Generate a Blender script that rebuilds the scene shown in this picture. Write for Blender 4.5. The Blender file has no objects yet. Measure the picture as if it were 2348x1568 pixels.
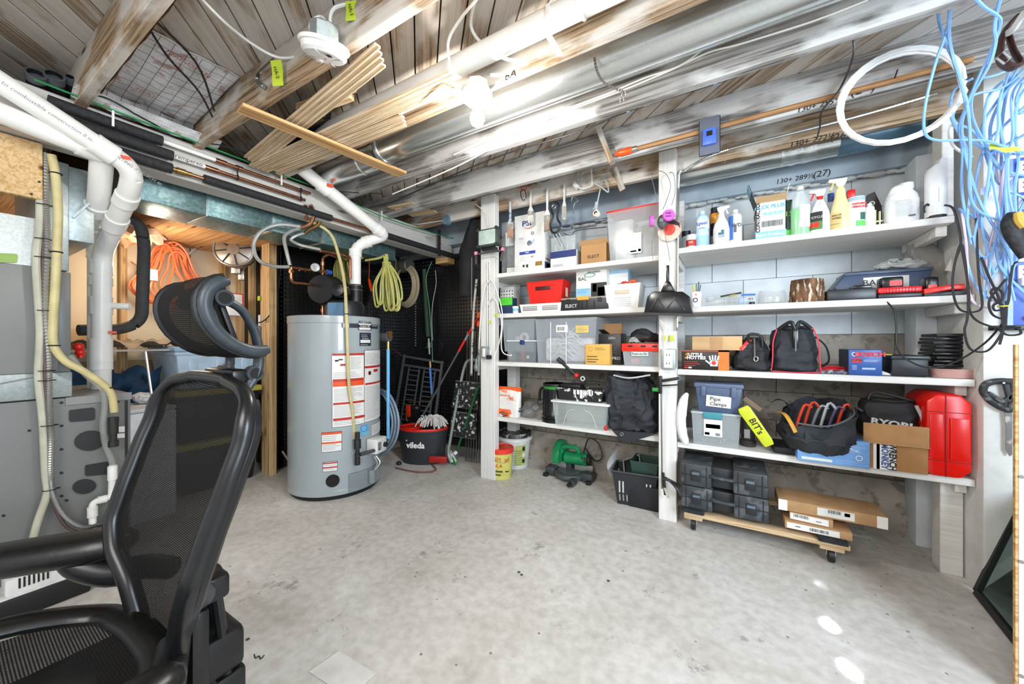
import bpy, bmesh, math, random
from mathutils import Vector, Matrix, noise
R_=random.Random(7)
PI=math.pi
SC=bpy.context.scene; COL=SC.collection
def rad(a): return a*PI/180
# ---------------- camera, world, lights ----------------
F_=839.0; SA=.512; CA=.859; HZ=1.15
cam=bpy.data.cameras.new('camera'); cam.sensor_width=36; cam.lens=F_/2348*36; cam.clip_start=.02
camo=bpy.data.objects.new('camera',cam); COL.objects.link(camo)
camo.location=(0,0,HZ); camo.rotation_euler=(PI/2,0,math.atan2(SA,CA)); SC.camera=camo
SC.view_settings.view_transform='Standard'; SC.view_settings.look='None'; SC.view_settings.gamma=1
SC.view_settings.use_curve_mapping=False; SC.view_settings.exposure=0.22
wd=bpy.data.worlds.new('world'); SC.world=wd; wd.use_nodes=True
wd.node_tree.nodes['Background'].inputs[0].default_value=(.93,.96,1,1); wd.node_tree.nodes['Background'].inputs[1].default_value=.72
def light(name,kind,loc,energy,color=(1,1,1),size=.1,look=None,sy=None,spread=None):
    l=bpy.data.lights.new(name,kind); l.energy=energy; l.color=color
    if kind=='AREA':
        l.size=size
        if sy: l.shape='RECTANGLE'; l.size_y=sy
        if spread: l.spread=spread
    else: l.shadow_soft_size=size
    o=bpy.data.objects.new(name,l); COL.objects.link(o); o.location=loc
    if look is not None: o.rotation_euler=(Vector(look)-Vector(loc)).to_track_quat('-Z','Y').to_euler()
    return o
light('ceiling_bulb_light','POINT',(-.95,1.30,2.10),28,(1,.95,.88),.045)
light('fill_light_behind','AREA',(-.5,-1.2,2.1),46,(1,.97,.93),1.2,look=(-.8,1.8,.8))  # unseen fill light added behind the camera to brighten the room
light('window_daylight','AREA',(2.0,-.1,1.6),105,(.74,.87,1),1.2,look=(.2,2.6,1.4))
light('utility_room_light','POINT',(-3.62,.95,1.72),11,(1,.84,.66),.10)
for i,(x,y,w,e) in enumerate([(.345,1.94,.022,.12),(.36,1.71,.022,.11),(.37,2.24,.008,.008)]):
    light('window_sunbeam','AREA',(x+.45,y-2.2,2.1),e,(.85,.93,1),w,look=(x,y,0),sy=w*1.1,spread=rad(1.0))

# ---------------- helpers ----------------
def W(u,v,x=None,y=None,z=None):
    a=(u-1174)/F_; b=(784-v)/F_
    dx,dy=-SA+a*CA, CA+a*SA
    t = x/dx if x is not None else y/dy if y is not None else (z-HZ)/b
    return Vector((t*dx,t*dy,HZ+t*b))
def lin(h):
    h=h.lstrip('#'); c=[int(h[i:i+2],16)/255 for i in (0,2,4)]
    return tuple(((q+.055)/1.055)**2.4 if q>.04045 else q/12.92 for q in c)+(1,)
MC={}
def newmat(key):
    m=bpy.data.materials.new(key); m.use_nodes=True; MC[key]=m
    nt=m.node_tree; b=nt.nodes['Principled BSDF']
    return m,nt,b
def N(nt,t,**k):
    n=nt.nodes.new(t)
    for a,v in k.items():
        if a.startswith('i_'):
            n.inputs[int(a[2:]) if a[2:].isdigit() else a[2:]].default_value=v
        else: setattr(n,a,v)
    return n
def ramp(nt,src,stops,interp='LINEAR'):
    r=N(nt,'ShaderNodeValToRGB'); r.color_ramp.interpolation=interp
    e=r.color_ramp.elements
    while len(e)<len(stops): e.new(.5)
    for q,(p,c) in zip(e,stops): q.position=p; q.color=c if not isinstance(c,str) else lin(c)
    nt.links.new(src,r.inputs[0]); return r
def mixc(nt,fac,a,b,mode='MIX'):
    n=N(nt,'ShaderNodeMix'); n.data_type='RGBA'; n.blend_type=mode
    for i,s in ((0,fac),(6,a),(7,b)):
        if hasattr(s,'links'): nt.links.new(s,n.inputs[i])
        else: n.inputs[i].default_value=s if not isinstance(s,str) else lin(s)
    return n.outputs[2]
def coords(nt,scale=(1,1,1),rnd=True):
    tc=N(nt,'ShaderNodeTexCoord'); mp=N(nt,'ShaderNodeMapping'); mp.inputs['Scale'].default_value=scale
    nt.links.new(tc.outputs['Object'],mp.inputs[0])
    if rnd:
        oi=N(nt,'ShaderNodeObjectInfo'); mu=N(nt,'ShaderNodeMath',operation='MULTIPLY',i_1=37.0)
        nt.links.new(oi.outputs['Random'],mu.inputs[0]); nt.links.new(mu.outputs[0],mp.inputs['Location'])
    return mp.outputs[0]
def bump(nt,b,src,strength=.2,dist=.002):
    n=N(nt,'ShaderNodeBump'); n.inputs['Strength'].default_value=strength; n.inputs['Distance'].default_value=dist
    nt.links.new(src,n.inputs['Height']); nt.links.new(n.outputs[0],b.inputs['Normal'])
def mat(hexc,rough=.5,metal=0,var=.07,scale=14,bmp=0,spec=.5,key=None,dirt=None,coat=0,st=(1,1,1)):
    key=key or 'm_%s_%g_%g_%g_%g_%g_%s'%(hexc,rough,metal,var,scale,bmp,dirt)
    if key in MC: return MC[key]
    m,nt,b=newmat(key); c=lin(hexc)
    b.inputs['Roughness'].default_value=rough; b.inputs['Metallic'].default_value=metal; b.inputs['Specular IOR Level'].default_value=spec
    b.inputs['Coat Weight'].default_value=coat
    v=coords(nt,st); nz=N(nt,'ShaderNodeTexNoise'); nz.inputs['Scale'].default_value=scale; nz.inputs['Detail'].default_value=4
    nt.links.new(v,nz.inputs['Vector'])
    lo=tuple(q*(1-var*1.6) for q in c[:3])+(1,); hi=tuple(min(1,q*(1+var*1.6)) for q in c[:3])+(1,)
    r=ramp(nt,nz.outputs[0],[(.3,lo),(.7,hi)]); out=r.outputs[0]
    if dirt:
        n2=N(nt,'ShaderNodeTexNoise'); n2.inputs['Scale'].default_value=scale*1.7; n2.inputs['Detail'].default_value=6; nt.links.new(v,n2.inputs['Vector'])
        r2=ramp(nt,n2.outputs[0],[(.56,(0,0,0,1)),(.64,(1,1,1,1))]); out=mixc(nt,r2.outputs[0],out,dirt)
    nt.links.new(out,b.inputs['Base Color'])
    if bmp: bump(nt,b,nz.outputs[0],bmp,.003)
    return m
def clear(hexc='dfe6e8',alpha=.3,rough=.15,key=None):
    alpha*=.62
    key=key or 'clear_%s_%g'%(hexc,alpha)
    if key in MC: return MC[key]
    m,nt,b=newmat(key); b.inputs['Base Color'].default_value=lin(hexc); b.inputs['Alpha'].default_value=alpha
    b.inputs['Roughness'].default_value=rough; b.inputs['Specular IOR Level'].default_value=.8
    return m
def emis(hexc,s):
    key='em_%s'%hexc
    if key in MC: return MC[key]
    m,nt,b=newmat(key); b.inputs['Emission Color'].default_value=lin(hexc); b.inputs['Emission Strength'].default_value=s; return m
def wood(key,light_,dark_,wash=None,washamt=.5,rough=.75,grain=1.0,knots=True,freq=1.0):
    if key in MC: return MC[key]
    m,nt,b=newmat(key); b.inputs['Roughness'].default_value=rough; b.inputs['Specular IOR Level'].default_value=.25
    v=coords(nt,(.8*freq,30*freq,30*freq))
    n1=N(nt,'ShaderNodeTexNoise'); n1.inputs['Scale'].default_value=2.2; n1.inputs['Detail'].default_value=7; n1.inputs['Roughness'].default_value=.62; n1.inputs['Distortion'].default_value=.9
    nt.links.new(v,n1.inputs['Vector'])
    r=ramp(nt,n1.outputs[0],[(.38,dark_),(.58,light_)]); out=r.outputs[0]
    if wash:
        v2=coords(nt,(2.2,5,5)); n2=N(nt,'ShaderNodeTexNoise'); n2.inputs['Scale'].default_value=1.3; n2.inputs['Detail'].default_value=5
        nt.links.new(v2,n2.inputs['Vector'])
        r2=ramp(nt,n2.outputs[0],[(.66-washamt*.5,(0,0,0,1)),(.76-washamt*.5,(1,1,1,1))])
        mu=N(nt,'ShaderNodeMath',operation='MULTIPLY',i_1=.70); nt.links.new(r2.outputs[0],mu.inputs[0])
        out=mixc(nt,mu.outputs[0],out,wash)
    if knots:
        v3=coords(nt,(2.1,9,9)); vo=N(nt,'ShaderNodeTexVoronoi'); vo.inputs['Scale'].default_value=1.0
        nt.links.new(v3,vo.inputs['Vector'])
        r3=ramp(nt,vo.outputs['Distance'],[(.045,(1,1,1,1)),(.13,(0,0,0,1))]); out=mixc(nt,r3.outputs[0],out,'5a3a22')
    nt.links.new(out,b.inputs['Base Color']); bump(nt,b,n1.outputs[0],.35*grain,.002)
    return m

class G:
    def __init__(s): s.v=[]; s.f=[]; s.sm=[]
    def add(s,vs,fs,smooth=False):
        o=len(s.v); s.v+= [Vector(p) for p in vs]; s.f+=[tuple(i+o for i in q) for q in fs]; s.sm+=[smooth]*len(fs); return s
    def box(s,x0,y0,z0,x1,y1,z1):
        if x0>x1:x0,x1=x1,x0
        if y0>y1:y0,y1=y1,y0
        if z0>z1:z0,z1=z1,z0
        return s.add([(x0,y0,z0),(x1,y0,z0),(x1,y1,z0),(x0,y1,z0),(x0,y0,z1),(x1,y0,z1),(x1,y1,z1),(x0,y1,z1)],
          [(0,3,2,1),(4,5,6,7),(0,1,5,4),(1,2,6,5),(2,3,7,6),(3,0,4,7)])
    def cbox(s,cx,cy,cz,w,d,h): return s.box(cx-w/2,cy-d/2,cz-h/2,cx+w/2,cy+d/2,cz+h/2)
    def frus(s,cx,cy,z0,w0,d0,z1,w1,d1):
        v=[]
        for z,w,d in((z0,w0,d0),(z1,w1,d1)):
            v+=[(cx-w/2,cy-d/2,z),(cx+w/2,cy-d/2,z),(cx+w/2,cy+d/2,z),(cx-w/2,cy+d/2,z)]
        return s.add(v,[(0,3,2,1),(4,5,6,7),(0,1,5,4),(1,2,6,5),(2,3,7,6),(3,0,4,7)])
    def bar(s,p0,p1,w,h,up=(0,0,1)):
        p0=Vector(p0);p1=Vector(p1);d=(p1-p0).normalized();up=Vector(up)
        if abs(d.dot(up))>.99: up=Vector((0,1,0))
        a=d.cross(up).normalized()*w/2; b=a.cross(d).normalized()*h/2
        v=[p+q for p in(p0,p1) for q in(-a-b,a-b,a+b,-a+b)]
        return s.add(v,[(0,1,2,3),(7,6,5,4),(0,4,5,1),(1,5,6,2),(2,6,7,3),(3,7,4,0)])
    def rings(s,rs,closed=False,caps=True,smooth=True):
        n=len(rs[0]); vs=[p for r in rs for p in r]; fs=[]
        m=len(rs)
        for i in range(m if closed else m-1):
            j=(i+1)%m
            for k in range(n): fs.append((i*n+k,i*n+(k+1)%n,j*n+(k+1)%n,j*n+k))
        o=len(s.v); s.add(vs,fs,smooth)
        if caps and not closed:
            s.f+=[tuple(o+k for k in range(n))[::-1],tuple(o+(m-1)*n+k for k in range(n))]; s.sm+=[False,False]
        return s
    def tube(s,pts,r,n=8,closed=False,smoothpath=0,squash=1,caps=True):
        pts=[Vector(p) for p in pts]
        if smoothpath:
            if isinstance(r,(list,tuple)):
                rv=[Vector((q_,0,0)) for q_ in r]; r=[q_.x for q_ in crom(rv,smoothpath,closed)]
            pts=crom(pts,smoothpath,closed)
        m=len(pts); rs=[]; up=None
        for i,p in enumerate(pts):
            a=pts[i-1] if (i>0 or closed) else p; b=pts[(i+1)%m] if (i<m-1 or closed) else p
            d=(b-a)
            d=d.normalized() if d.length>1e-9 else Vector((0,0,1))
            if up is None: up=Vector((0,0,1)) if abs(d.z)<.9 else Vector((1,0,0))
            x=d.cross(up)
            if x.length<1e-6: x=d.orthogonal()
            x.normalize(); up=x.cross(d).normalized()
            rr=r[i] if isinstance(r,(list,tuple)) else r
            rs.append([p+x*math.cos(2*PI*k/n)*rr+up*math.sin(2*PI*k/n)*rr*squash for k in range(n)])
        return s.rings(rs,closed=closed,caps=caps)
    def cyl(s,p0,p1,r0,r1=None,n=16,caps=True):
        return s.tube([p0,p1],[r0,r0 if r1 is None else r1],n,caps=caps)
    def lathe(s,prof,c=(0,0,0),n=24,axis='z'):
        rs=[]
        for r,z in prof:
            ring=[]
            for k in range(n):
                a=2*PI*k/n; q=(r*math.cos(a),r*math.sin(a),z)
                if axis=='y': q=(q[0],q[2],q[1])
                if axis=='x': q=(q[2],q[0],q[1])
                ring.append(Vector(c)+Vector(q))
            rs.append(ring)
        if axis=='y': rs=[r[::-1] for r in rs]
        return s.rings(rs)
    def prism(s,poly,a,b,axis='y',smooth=False):
        def q(p,t): return (p[0],t,p[1]) if axis=='y' else (p[0],p[1],t) if axis=='z' else (t,p[0],p[1])
        n=len(poly); vs=[q(p,a) for p in poly]+[q(p,b) for p in poly]
        fs=[(k,(k+1)%n,(k+1)%n+n,k+n) for k in range(n)]
        o=len(s.v); s.add(vs,fs,smooth); s.f+=[tuple(o+k for k in range(n))[::-1],tuple(o+n+k for k in range(n))]; s.sm+=[False,False]; return s
    def sphere(s,c,r,n=12,m=8,sz=(1,1,1)):
        rs=[]
        for i in range(m+1):
            t=PI*i/m; t=max(.02,min(PI-.02,t))
            rs.append([Vector(c)+Vector((r*sz[0]*math.sin(t)*math.cos(2*PI*k/n),r*sz[1]*math.sin(t)*math.sin(2*PI*k/n),-r*sz[2]*math.cos(t))) for k in range(n)])
        return s.rings(rs)
    def torus(s,c,R,r,axis='z',n=28,m=8,a0=0,a1=2*PI,sx=1,sy=1):
        pts=[]
        full=abs(a1-a0-2*PI)<1e-3
        for k in range(n if full else n+1):
            a=a0+(a1-a0)*k/n; p=(R*sx*math.cos(a),R*sy*math.sin(a))
            q=(p[0],p[1],0) if axis=='z' else (p[0],0,p[1]) if axis=='y' else (0,p[0],p[1])
            pts.append(Vector(c)+Vector(q))
        return s.tube(pts,r,m,closed=full)
    def grid(s,fn,nu,nv,smooth=True,thick=None):
        vs=[Vector(fn(i/nu,j/nv)) for j in range(nv+1) for i in range(nu+1)]
        fs=[(j*(nu+1)+i,j*(nu+1)+i+1,(j+1)*(nu+1)+i+1,(j+1)*(nu+1)+i) for j in range(nv) for i in range(nu)]
        return s.add(vs,fs,smooth)
    def xf(s,M,start=0):
        for i in range(start,len(s.v)): s.v[i]=M@s.v[i]
        return s
    def mesh(s,name,bev=0,fix=True,seg=2,disp=0,dsc=8,ang=35):
        me=bpy.data.meshes.new(name); me.from_pydata([tuple(p) for p in s.v],[],s.f)
        bm=bmesh.new(); bm.from_mesh(me)
        for f,q in zip(bm.faces,s.sm): f.smooth=q
        if fix: bmesh.ops.recalc_face_normals(bm,faces=bm.faces)
        if bev:
            ed=[e for e in bm.edges if len(e.link_faces)==2 and e.calc_face_angle(0)>.6]
            bmesh.ops.bevel(bm,geom=ed,offset=bev,segments=seg,profile=.5,affect='EDGES',clamp_overlap=True)
            for f in bm.faces: f.smooth=True
        if disp:
            bm.normal_update(); o_=Vector((len(s.v)*.37,0,0))
            for v in bm.verts:
                n=noise.noise_vector(v.co*dsc+o_)+noise.noise_vector(v.co*dsc*2.3+o_)*.45; f=abs(noise.noise(v.co*dsc*1.6-o_))+.5*abs(noise.noise(v.co*dsc*3.7-o_))
                v.co+=n*disp*.7-v.normal*(f*disp*1.3)
            for f in bm.faces: f.smooth=True
        bm.to_mesh(me); bm.free()
        if any(p.use_smooth for p in me.polygons): me.set_sharp_from_angle(angle=rad(ang))
        return me
    def build(s,name,m,parent=None,label=None,bev=0,world=False,kind=None,**k):
        if world and parent is not None:
            Mi=wmat(parent).inverted(); s.xf(Mi)
        me=s.mesh(name,bev,**k); me.materials.append(m)
        o=bpy.data.objects.new(name,me); COL.objects.link(o); o.parent=parent
        if label: o['label']=label
        if kind: o['kind']=kind
        return o
def crom(p,n,closed=False):
    out=[]; m=len(p)
    g=(lambda i:p[i%m]) if closed else (lambda i:p[max(0,min(m-1,i))])
    for i in range(m if closed else m-1):
        a,b,c,d=g(i-1),g(i),g(i+1),g(i+2)
        for k in range(n):
            t=k/n; out.append(.5*((2*b)+(c-a)*t+(2*a-5*b+4*c-d)*t*t+(3*b-a-3*c+d)*t**3))
    if not closed: out.append(p[-1])
    return out
def wmat(o):
    M=Matrix.LocRotScale(o.location,o.rotation_euler,o.scale)
    return wmat(o.parent)@M if o.parent else M
def tag(o,label=None,cat=None,group=None,kind=None):
    if label:o['label']=label
    if cat:o['category']=cat
    if group:o['group']=group
    if kind:o['kind']=kind
    return o
def thing(name,label,cat,loc=(0,0,0),rz=0,group=None,rot=None):
    o=bpy.data.objects.new(name,None); o.empty_display_size=.05; COL.objects.link(o); o.location=loc
    o.rotation_euler=rot if rot else (0,0,rz)
    return tag(o,label,cat,group)
def struct(name,g,m,**k): return tag(g.build(name,m,**k),kind='structure')
def single(name,g,m,label,cat,group=None,loc=None,rz=0,**k):
    """one-mesh thing; with loc the mesh is in local coordinates, else world coordinates re-centred"""
    if loc is None:
        c=Vector((sum(p.x for p in g.v)/len(g.v),sum(p.y for p in g.v)/len(g.v),min(p.z for p in g.v)))
        g.xf(Matrix.Translation(-c)); loc=c
    o=g.build(name,m,**k); o.location=loc; o.rotation_euler=(0,0,rz); return tag(o,label,cat,group)
def text(s,size,m,parent,loc,rot=(PI/2,0,0),name='lettering',off=0.0,align='CENTER',sx=1.0,ext=.0004,shear=0):
    c=bpy.data.curves.new('t','FONT'); c.body=s; c.size=size; c.align_x=align; c.align_y='CENTER'; c.offset=off; c.extrude=ext; c.resolution_u=2; c.shear=shear
    t=bpy.data.objects.new('t',c); COL.objects.link(t); bpy.context.view_layer.update()
    me=bpy.data.meshes.new_from_object(t.evaluated_get(bpy.context.evaluated_depsgraph_get())); bpy.data.objects.remove(t)
    me.materials.clear(); me.materials.append(m)
    o=bpy.data.objects.new(name,me); COL.objects.link(o); o.parent=parent; o.location=loc; o.rotation_euler=rot; o.scale=(sx,1,1); return o
def lines(g,x0,x1,z0,z1,y,n,h=.0016,ragged=.3,t=.0006):
    for i in range(n):
        z=z1-(z1-z0)*(i+.5)/n; g.box(x0,y-t,z-h/2,x1-(x1-x0)*ragged*R_.random(),y,z+h/2)
    return g

# ---------------- materials ----------------
INK=mat('1a1a1c',.6,var=0); WHITE=mat('ecebe6',.55,var=.03); BLK=mat('17181a',.45); BLKG=mat('101113',.25)
PVC=mat('efeee9',.32,var=.03,scale=6); RED=mat('d8190f',.38); GALV=None
def mk_galv(key,c1,c2,rough=.3,scale=26,metal=.9):
    m,nt,b=newmat(key); b.inputs['Metallic'].default_value=metal
    v=coords(nt); vo=N(nt,'ShaderNodeTexVoronoi'); vo.inputs['Scale'].default_value=scale; nt.links.new(v,vo.inputs['Vector'])
    sep=N(nt,'ShaderNodeSeparateColor'); nt.links.new(vo.outputs['Color'],sep.inputs[0])
    r=ramp(nt,sep.outputs[0],[(.0,c1),(1,c2)]); nt.links.new(r.outputs[0],b.inputs['Base Color'])
    r2=ramp(nt,sep.outputs[1],[(0,(rough*.95,)*3+(1,)),(1,(rough*1.08,)*3+(1,))]); nt.links.new(r2.outputs[0],b.inputs['Roughness'])
    return m
GALV=mk_galv('galvanised_steel','ced3d2','d6dad9',.24,130)
GALVD=mk_galv('galvanised_dull','a3adad','b2bbba',.42,90,.7)
ALU=mat('b9bab8',.3,metal=.9,var=.05); ALUD=mat('8d8e8c',.38,metal=.9)
COP=mat('a8745a',.25,metal=.95,var=.12,scale=20); BRASS=mat('9c7a4b',.3,metal=.9)
JOIST=wood('whitewashed_joist','b8a084','71593f','dddad3',.40,freq=1.0)
JOISTG=wood('grey_joist','a29e99','5d5955','cfcfcd',.40,freq=.8)
JOISTW=wood('painted_joist','b5b1a9','837b71','d6d4cf',.70)
PLANK=wood('ceiling_plank','b8a692','7c6957','cfcac2',.50,freq=1.0)
PLANKW=wood('pale_plank','cfccc8','8f8b86','e6e6e6',.85)  # paler, whiter wood for the planks towards the right
PINE=wood('raw_pine','d3ae7e','a87d4c',None); PINEL=wood('pale_pine','dcc4a0','b8966a',None,knots=False,freq=1.6)
SHELFW=wood('shelf_white','d5d3cd','9a958c','eceae5',.98,knots=False)
STUD=wood('stud_pine','d2b386','a98354',None)

# ---------------- floor ----------------
def concrete(key,stops,scl,dark,bmp=.3):
    m,nt,b=newmat(key); b.inputs['Roughness'].default_value=.62; b.inputs['Specular IOR Level'].default_value=.35
    v=coords(nt,rnd=False)
    a=N(nt,'ShaderNodeTexNoise'); a.inputs['Scale'].default_value=scl; a.inputs['Detail'].default_value=10; a.inputs['Roughness'].default_value=.68; a.inputs['Distortion'].default_value=.4
    nt.links.new(v,a.inputs['Vector']); r=ramp(nt,a.outputs[0],stops)
    f=N(nt,'ShaderNodeTexNoise'); f.inputs['Scale'].default_value=scl*16; f.inputs['Detail'].default_value=5; nt.links.new(v,f.inputs['Vector'])
    rf=ramp(nt,f.outputs[0],[(.35,(.80,.79,.78,1)),(.62,(1,1,1,1))]); out=mixc(nt,.8,r.outputs[0],rf.outputs[0],'MULTIPLY')
    s=N(nt,'ShaderNodeTexNoise'); s.inputs['Scale'].default_value=scl*3.1; s.inputs['Detail'].default_value=8; s.inputs['Roughness'].default_value=.75; nt.links.new(v,s.inputs['Vector'])
    rs=ramp(nt,s.outputs[0],[(.60,(0,0,0,1)),(.66,(.62,.62,.62,1))]); out=mixc(nt,rs.outputs[0],out,dark)
    vo=N(nt,'ShaderNodeTexVoronoi'); vo.inputs['Scale'].default_value=11; vo.inputs['Randomness'].default_value=1; nt.links.new(v,vo.inputs['Vector'])
    rv=ramp(nt,vo.outputs['Distance'],[(.05,(.9,.9,.9,1)),(.075,(0,0,0,1))]); out=mixc(nt,rv.outputs[0],out,dark)
    nt.links.new(out,b.inputs['Base Color']); bump(nt,b,a.outputs[0],bmp,.006); return m
FLOOR=concrete('floor_concrete',[(.30,'b9b4ab'),(.45,'d0ccc5'),(.58,'dbd8d3'),(.72,'ebe9e6')],1.5,'7d7874')
struct('floor',G().box(-4.6,-2.2,-.1,2.2,3.3,0),FLOOR)
# ---------------- ceiling, planks, joists ----------------
ceil=struct('ceiling',G().box(-4.6,-2.2,2.475,2.2,3.3,2.52),mat('1c1714',.9))
H0=2.45
def member(name,p0,p1,w,h,m,parent=None,label=None,bev=.002,**k):
    """timber from p0 to p1 (centre line), local X along its length, w sideways, h vertical"""
    p0=Vector(p0);p1=Vector(p1);L=(p1-p0).length; g=G().box(-L/2,-w/2,-h/2,L/2,w/2,h/2)
    o=g.build(name,m,parent,label,bev=bev,seg=1,**k)
    d=(p1-p0).normalized(); o.location=(p0+p1)/2; o.rotation_euler=d.to_track_quat('X','Z').to_euler(); return o
dd=Vector((-.7071,.7071,0)); nn=Vector((.7071,.7071,0)); XR=(-4.55,1.5); YR=(-.35,3.2)
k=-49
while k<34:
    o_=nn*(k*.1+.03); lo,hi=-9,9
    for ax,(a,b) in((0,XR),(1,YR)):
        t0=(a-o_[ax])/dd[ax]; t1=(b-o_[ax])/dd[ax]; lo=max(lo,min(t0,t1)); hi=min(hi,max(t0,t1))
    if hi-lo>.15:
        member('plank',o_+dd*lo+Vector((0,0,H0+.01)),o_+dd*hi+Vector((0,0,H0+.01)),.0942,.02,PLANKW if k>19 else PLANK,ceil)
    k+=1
ZB=2.26
JY=[-.02,.44,.88,1.33,1.78,2.25,2.62]
for i,y in enumerate(JY):
    member('joist',(-4.3 if y<1.6 else -3.55,y,(ZB+H0)/2),(1.45,y,(ZB+H0)/2),.042,H0-ZB,JOISTG if y in(2.25,1.78) else JOIST,ceil,bev=.003)
# main beam under the joists, along Y
BX=-2.63
member('support_beam',(BX-.07,-.3,2.17),(BX-.07,3.12,2.17),.14,.215,JOISTW,ceil,bev=.004)
# blocking between joists over the beam / rim board
sill=struct('trim_1',G().box(-3.55,3.06,2.20,1.3,3.2,2.447),mat('a6b4be',.7,var=.12,scale=5),bev=.003)
# ---------------- back wall: painted blocks ----------------
BLOCK=mat('dbe1e4',.8,var=.05,scale=9,bmp=.6,key='painted_block')
BLOCKL=mat('a39b90',.85,var=.12,scale=9,bmp=.7,key='bare_block',dirt='857b70')
wb=struct('wall_back',G().box(-4.6,3.19,-.1,1.6,3.3,2.2),mat('b9bfc2',.9))
bmh={}
for hl in (.386,.19):
    g=G().box(-hl/2-.0035,0,-.0988,hl/2+.0035,.045,.0988); bmh[hl]=g.mesh('block',bev=.0022,seg=1)
for r in range(11):
    z=.1+r*.2; m=BLOCK if z>1.25 else BLOCKL
    x=-1.9+(0 if r%2 else -.2)
    while x<1.25:
        o=bpy.data.objects.new('block',bmh[.386]); COL.objects.link(o); o.parent=wb
        o.location=(x+.2,3.15+R_.uniform(-.002,.003),z)
        if not bmh[.386].materials: bmh[.386].materials.append(m)
        o.material_slots[0].link='OBJECT'; o.material_slots[0].material=m
        x+=.396
g=G()
x=-1.7
while x<1.0:
    w=R_.uniform(.02,.06); g.sphere((x,3.10+R_.uniform(-.01,.01),2.185+R_.uniform(-.012,.012)),w*.55,8,6,(1.5,.7,.55)); x+=w*1.1
tag(g.build('foam_bead',mat('cfd0cc',.8,var=.05),wb),kind='stuff')
# lower sloping concrete footing under right shelves
struct('baseboard_back',G().prism([(3.02,0),(3.16,0),(3.16,.30),(3.12,.30)],-1.7,1.0,'x'),BLOCKL)
# right pier and wall
PIER=mat('dcdcd8',.85,var=.05,scale=14,bmp=.9,key='painted_pier')
struct('wall_right',G().box(.985,2.52,-.1,1.6,3.2,2.45),PIER,bev=.012)
struct('trim_2',G().box(.90,2.94,0,.985,3.10,2.2),BLOCK,bev=.006)
# left: membrane walls with dimples
MEM=mat('17181a',.22,var=.15,key='dimple_membrane',spec=.7)
def dimples(name,org,ax,up,w,h,nrm,p=.04):
    g=G(); org=Vector(org);ax=Vector(ax);up=Vector(up);nrm=Vector(nrm)
    g.add([org,org+ax*w,org+ax*w+up*h,org+up*h],[(0,1,2,3)])
    for i in range(int(w/p)):
        for j in range(int(h/p)):
            c=org+ax*(i+.5)*p+up*(j+.5)*p
            b=[c+(ax*math.cos(q)+up*math.sin(q))*.013 for q in [PI/3*k for k in range(6)]]
            t=[c+nrm*.009+(ax*math.cos(q)+up*math.sin(q))*.006 for q in [PI/3*k for k in range(6)]]
            g.add(b+t,[(k,(k+1)%6,(k+1)%6+6,k+6) for k in range(6)]+[(6,7,8,9,10,11)],True)
    return g
wl=struct('wall_left',G().box(-3.62,1.75,0,-3.52,3.2,2.45),mat('2a2a2b',.9))
tag(dimples('m',(-3.5,1.76,.02),(0,1,0),(0,0,1),1.4,2.15,(1,0,0)).build('dimple_sheet',MEM,wl,fix=False),kind='stuff')
tag(dimples('m',(-3.5,3.14,.02),(1,0,0),(0,0,1),1.62,2.10,(0,-1,0)).build('dimple_sheet',MEM,wb,fix=False),kind='stuff')
# ---------------- shelving ----------------
ZL=[1.722,1.385,.985,.525]; ZR=[1.752,1.372,.975,.508]
YF=2.565; T_=.034
pL=(W(1102,1085,y=2.53).x,W(1134,1085,y=2.53).x); pM=(W(1510,1150,y=2.53).x,W(1551,1150,y=2.53).x)
sh=thing('shelving_unit','white painted timber shelving built across the block wall, four shelves in each of two bays','shelving',(-.4,2.6,0))
def shbox(name,b,m=SHELFW,label=None): return G().box(*b).build(name,m,sh,label,bev=.003,seg=1,world=True)
for x0,x1 in (pL,pM): 
    po=member('post',((x0+x1)/2,2.565,0),((x0+x1)/2,2.565,2.385),.07,x1-x0,SHELFW,sh,bev=.004); po.location-=sh.location
shbox('post',(pL[0],2.96,0,pL[0]+.09,3.05,2.2)); shbox('post',(pM[0],2.98,0,pM[1],3.06,2.2))
for i,z in enumerate(ZL):
    shbox('shelf',(pL[0]+.002,2.602 if 1 else YF,z-T_,pM[1]-.002,3.04,z)); shbox('shelf_edge',(pL[1]+.001,YF,z-T_,pM[0]-.001,2.6,z))
    for x in (pL[0]+.005,pM[0]+.01): shbox('bracket',(x,2.61,z-T_-.05,x+.035,3.03,z-T_-.001))
xe=.98
for i,z in enumerate(ZR):
    e=xe if i else .915
    shbox('shelf',(pM[1]+.001,YF,z-T_,e,3.05,z))
    shbox('bracket',(pM[1]-.03,2.61,z-T_-.05,pM[1]-.001,3.03,z-T_-.001)); shbox('bracket',(e-.045,2.62,z-T_-.05,e-.005,3.03,z-T_-.001))
shbox('post',(.90,2.66,0,.978,2.75,.508-T_)) ; shbox('post',(.885,2.60,1.76,.925,2.70,2.25))
# ================= overhead =================
def path(pts,n=5,**fix):
    """pixel pairs on one plane (x=,y= or z=) or triples whose third value is that plane's coordinate"""
    ax=list(fix)[0]; out=[]
    for p in pts:
        out.append(W(p[0],p[1],**{ax:(p[2] if len(p)>2 else fix[ax])}))
    return out
def cable(name,pts,r,m,label,cat,group=None,n=6,seg=6):
    return single(name,G().tube(pts,r,seg,smoothpath=n),m,label,cat,group)
WIREW=mat('e3e1db',.4,var=.02); WIREB=mat('1c1c1e',.4,var=.02); WIREG=mat('8d8c88',.4,var=.02)
TAPE=mat('bccf35',.55,var=.05)
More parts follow.
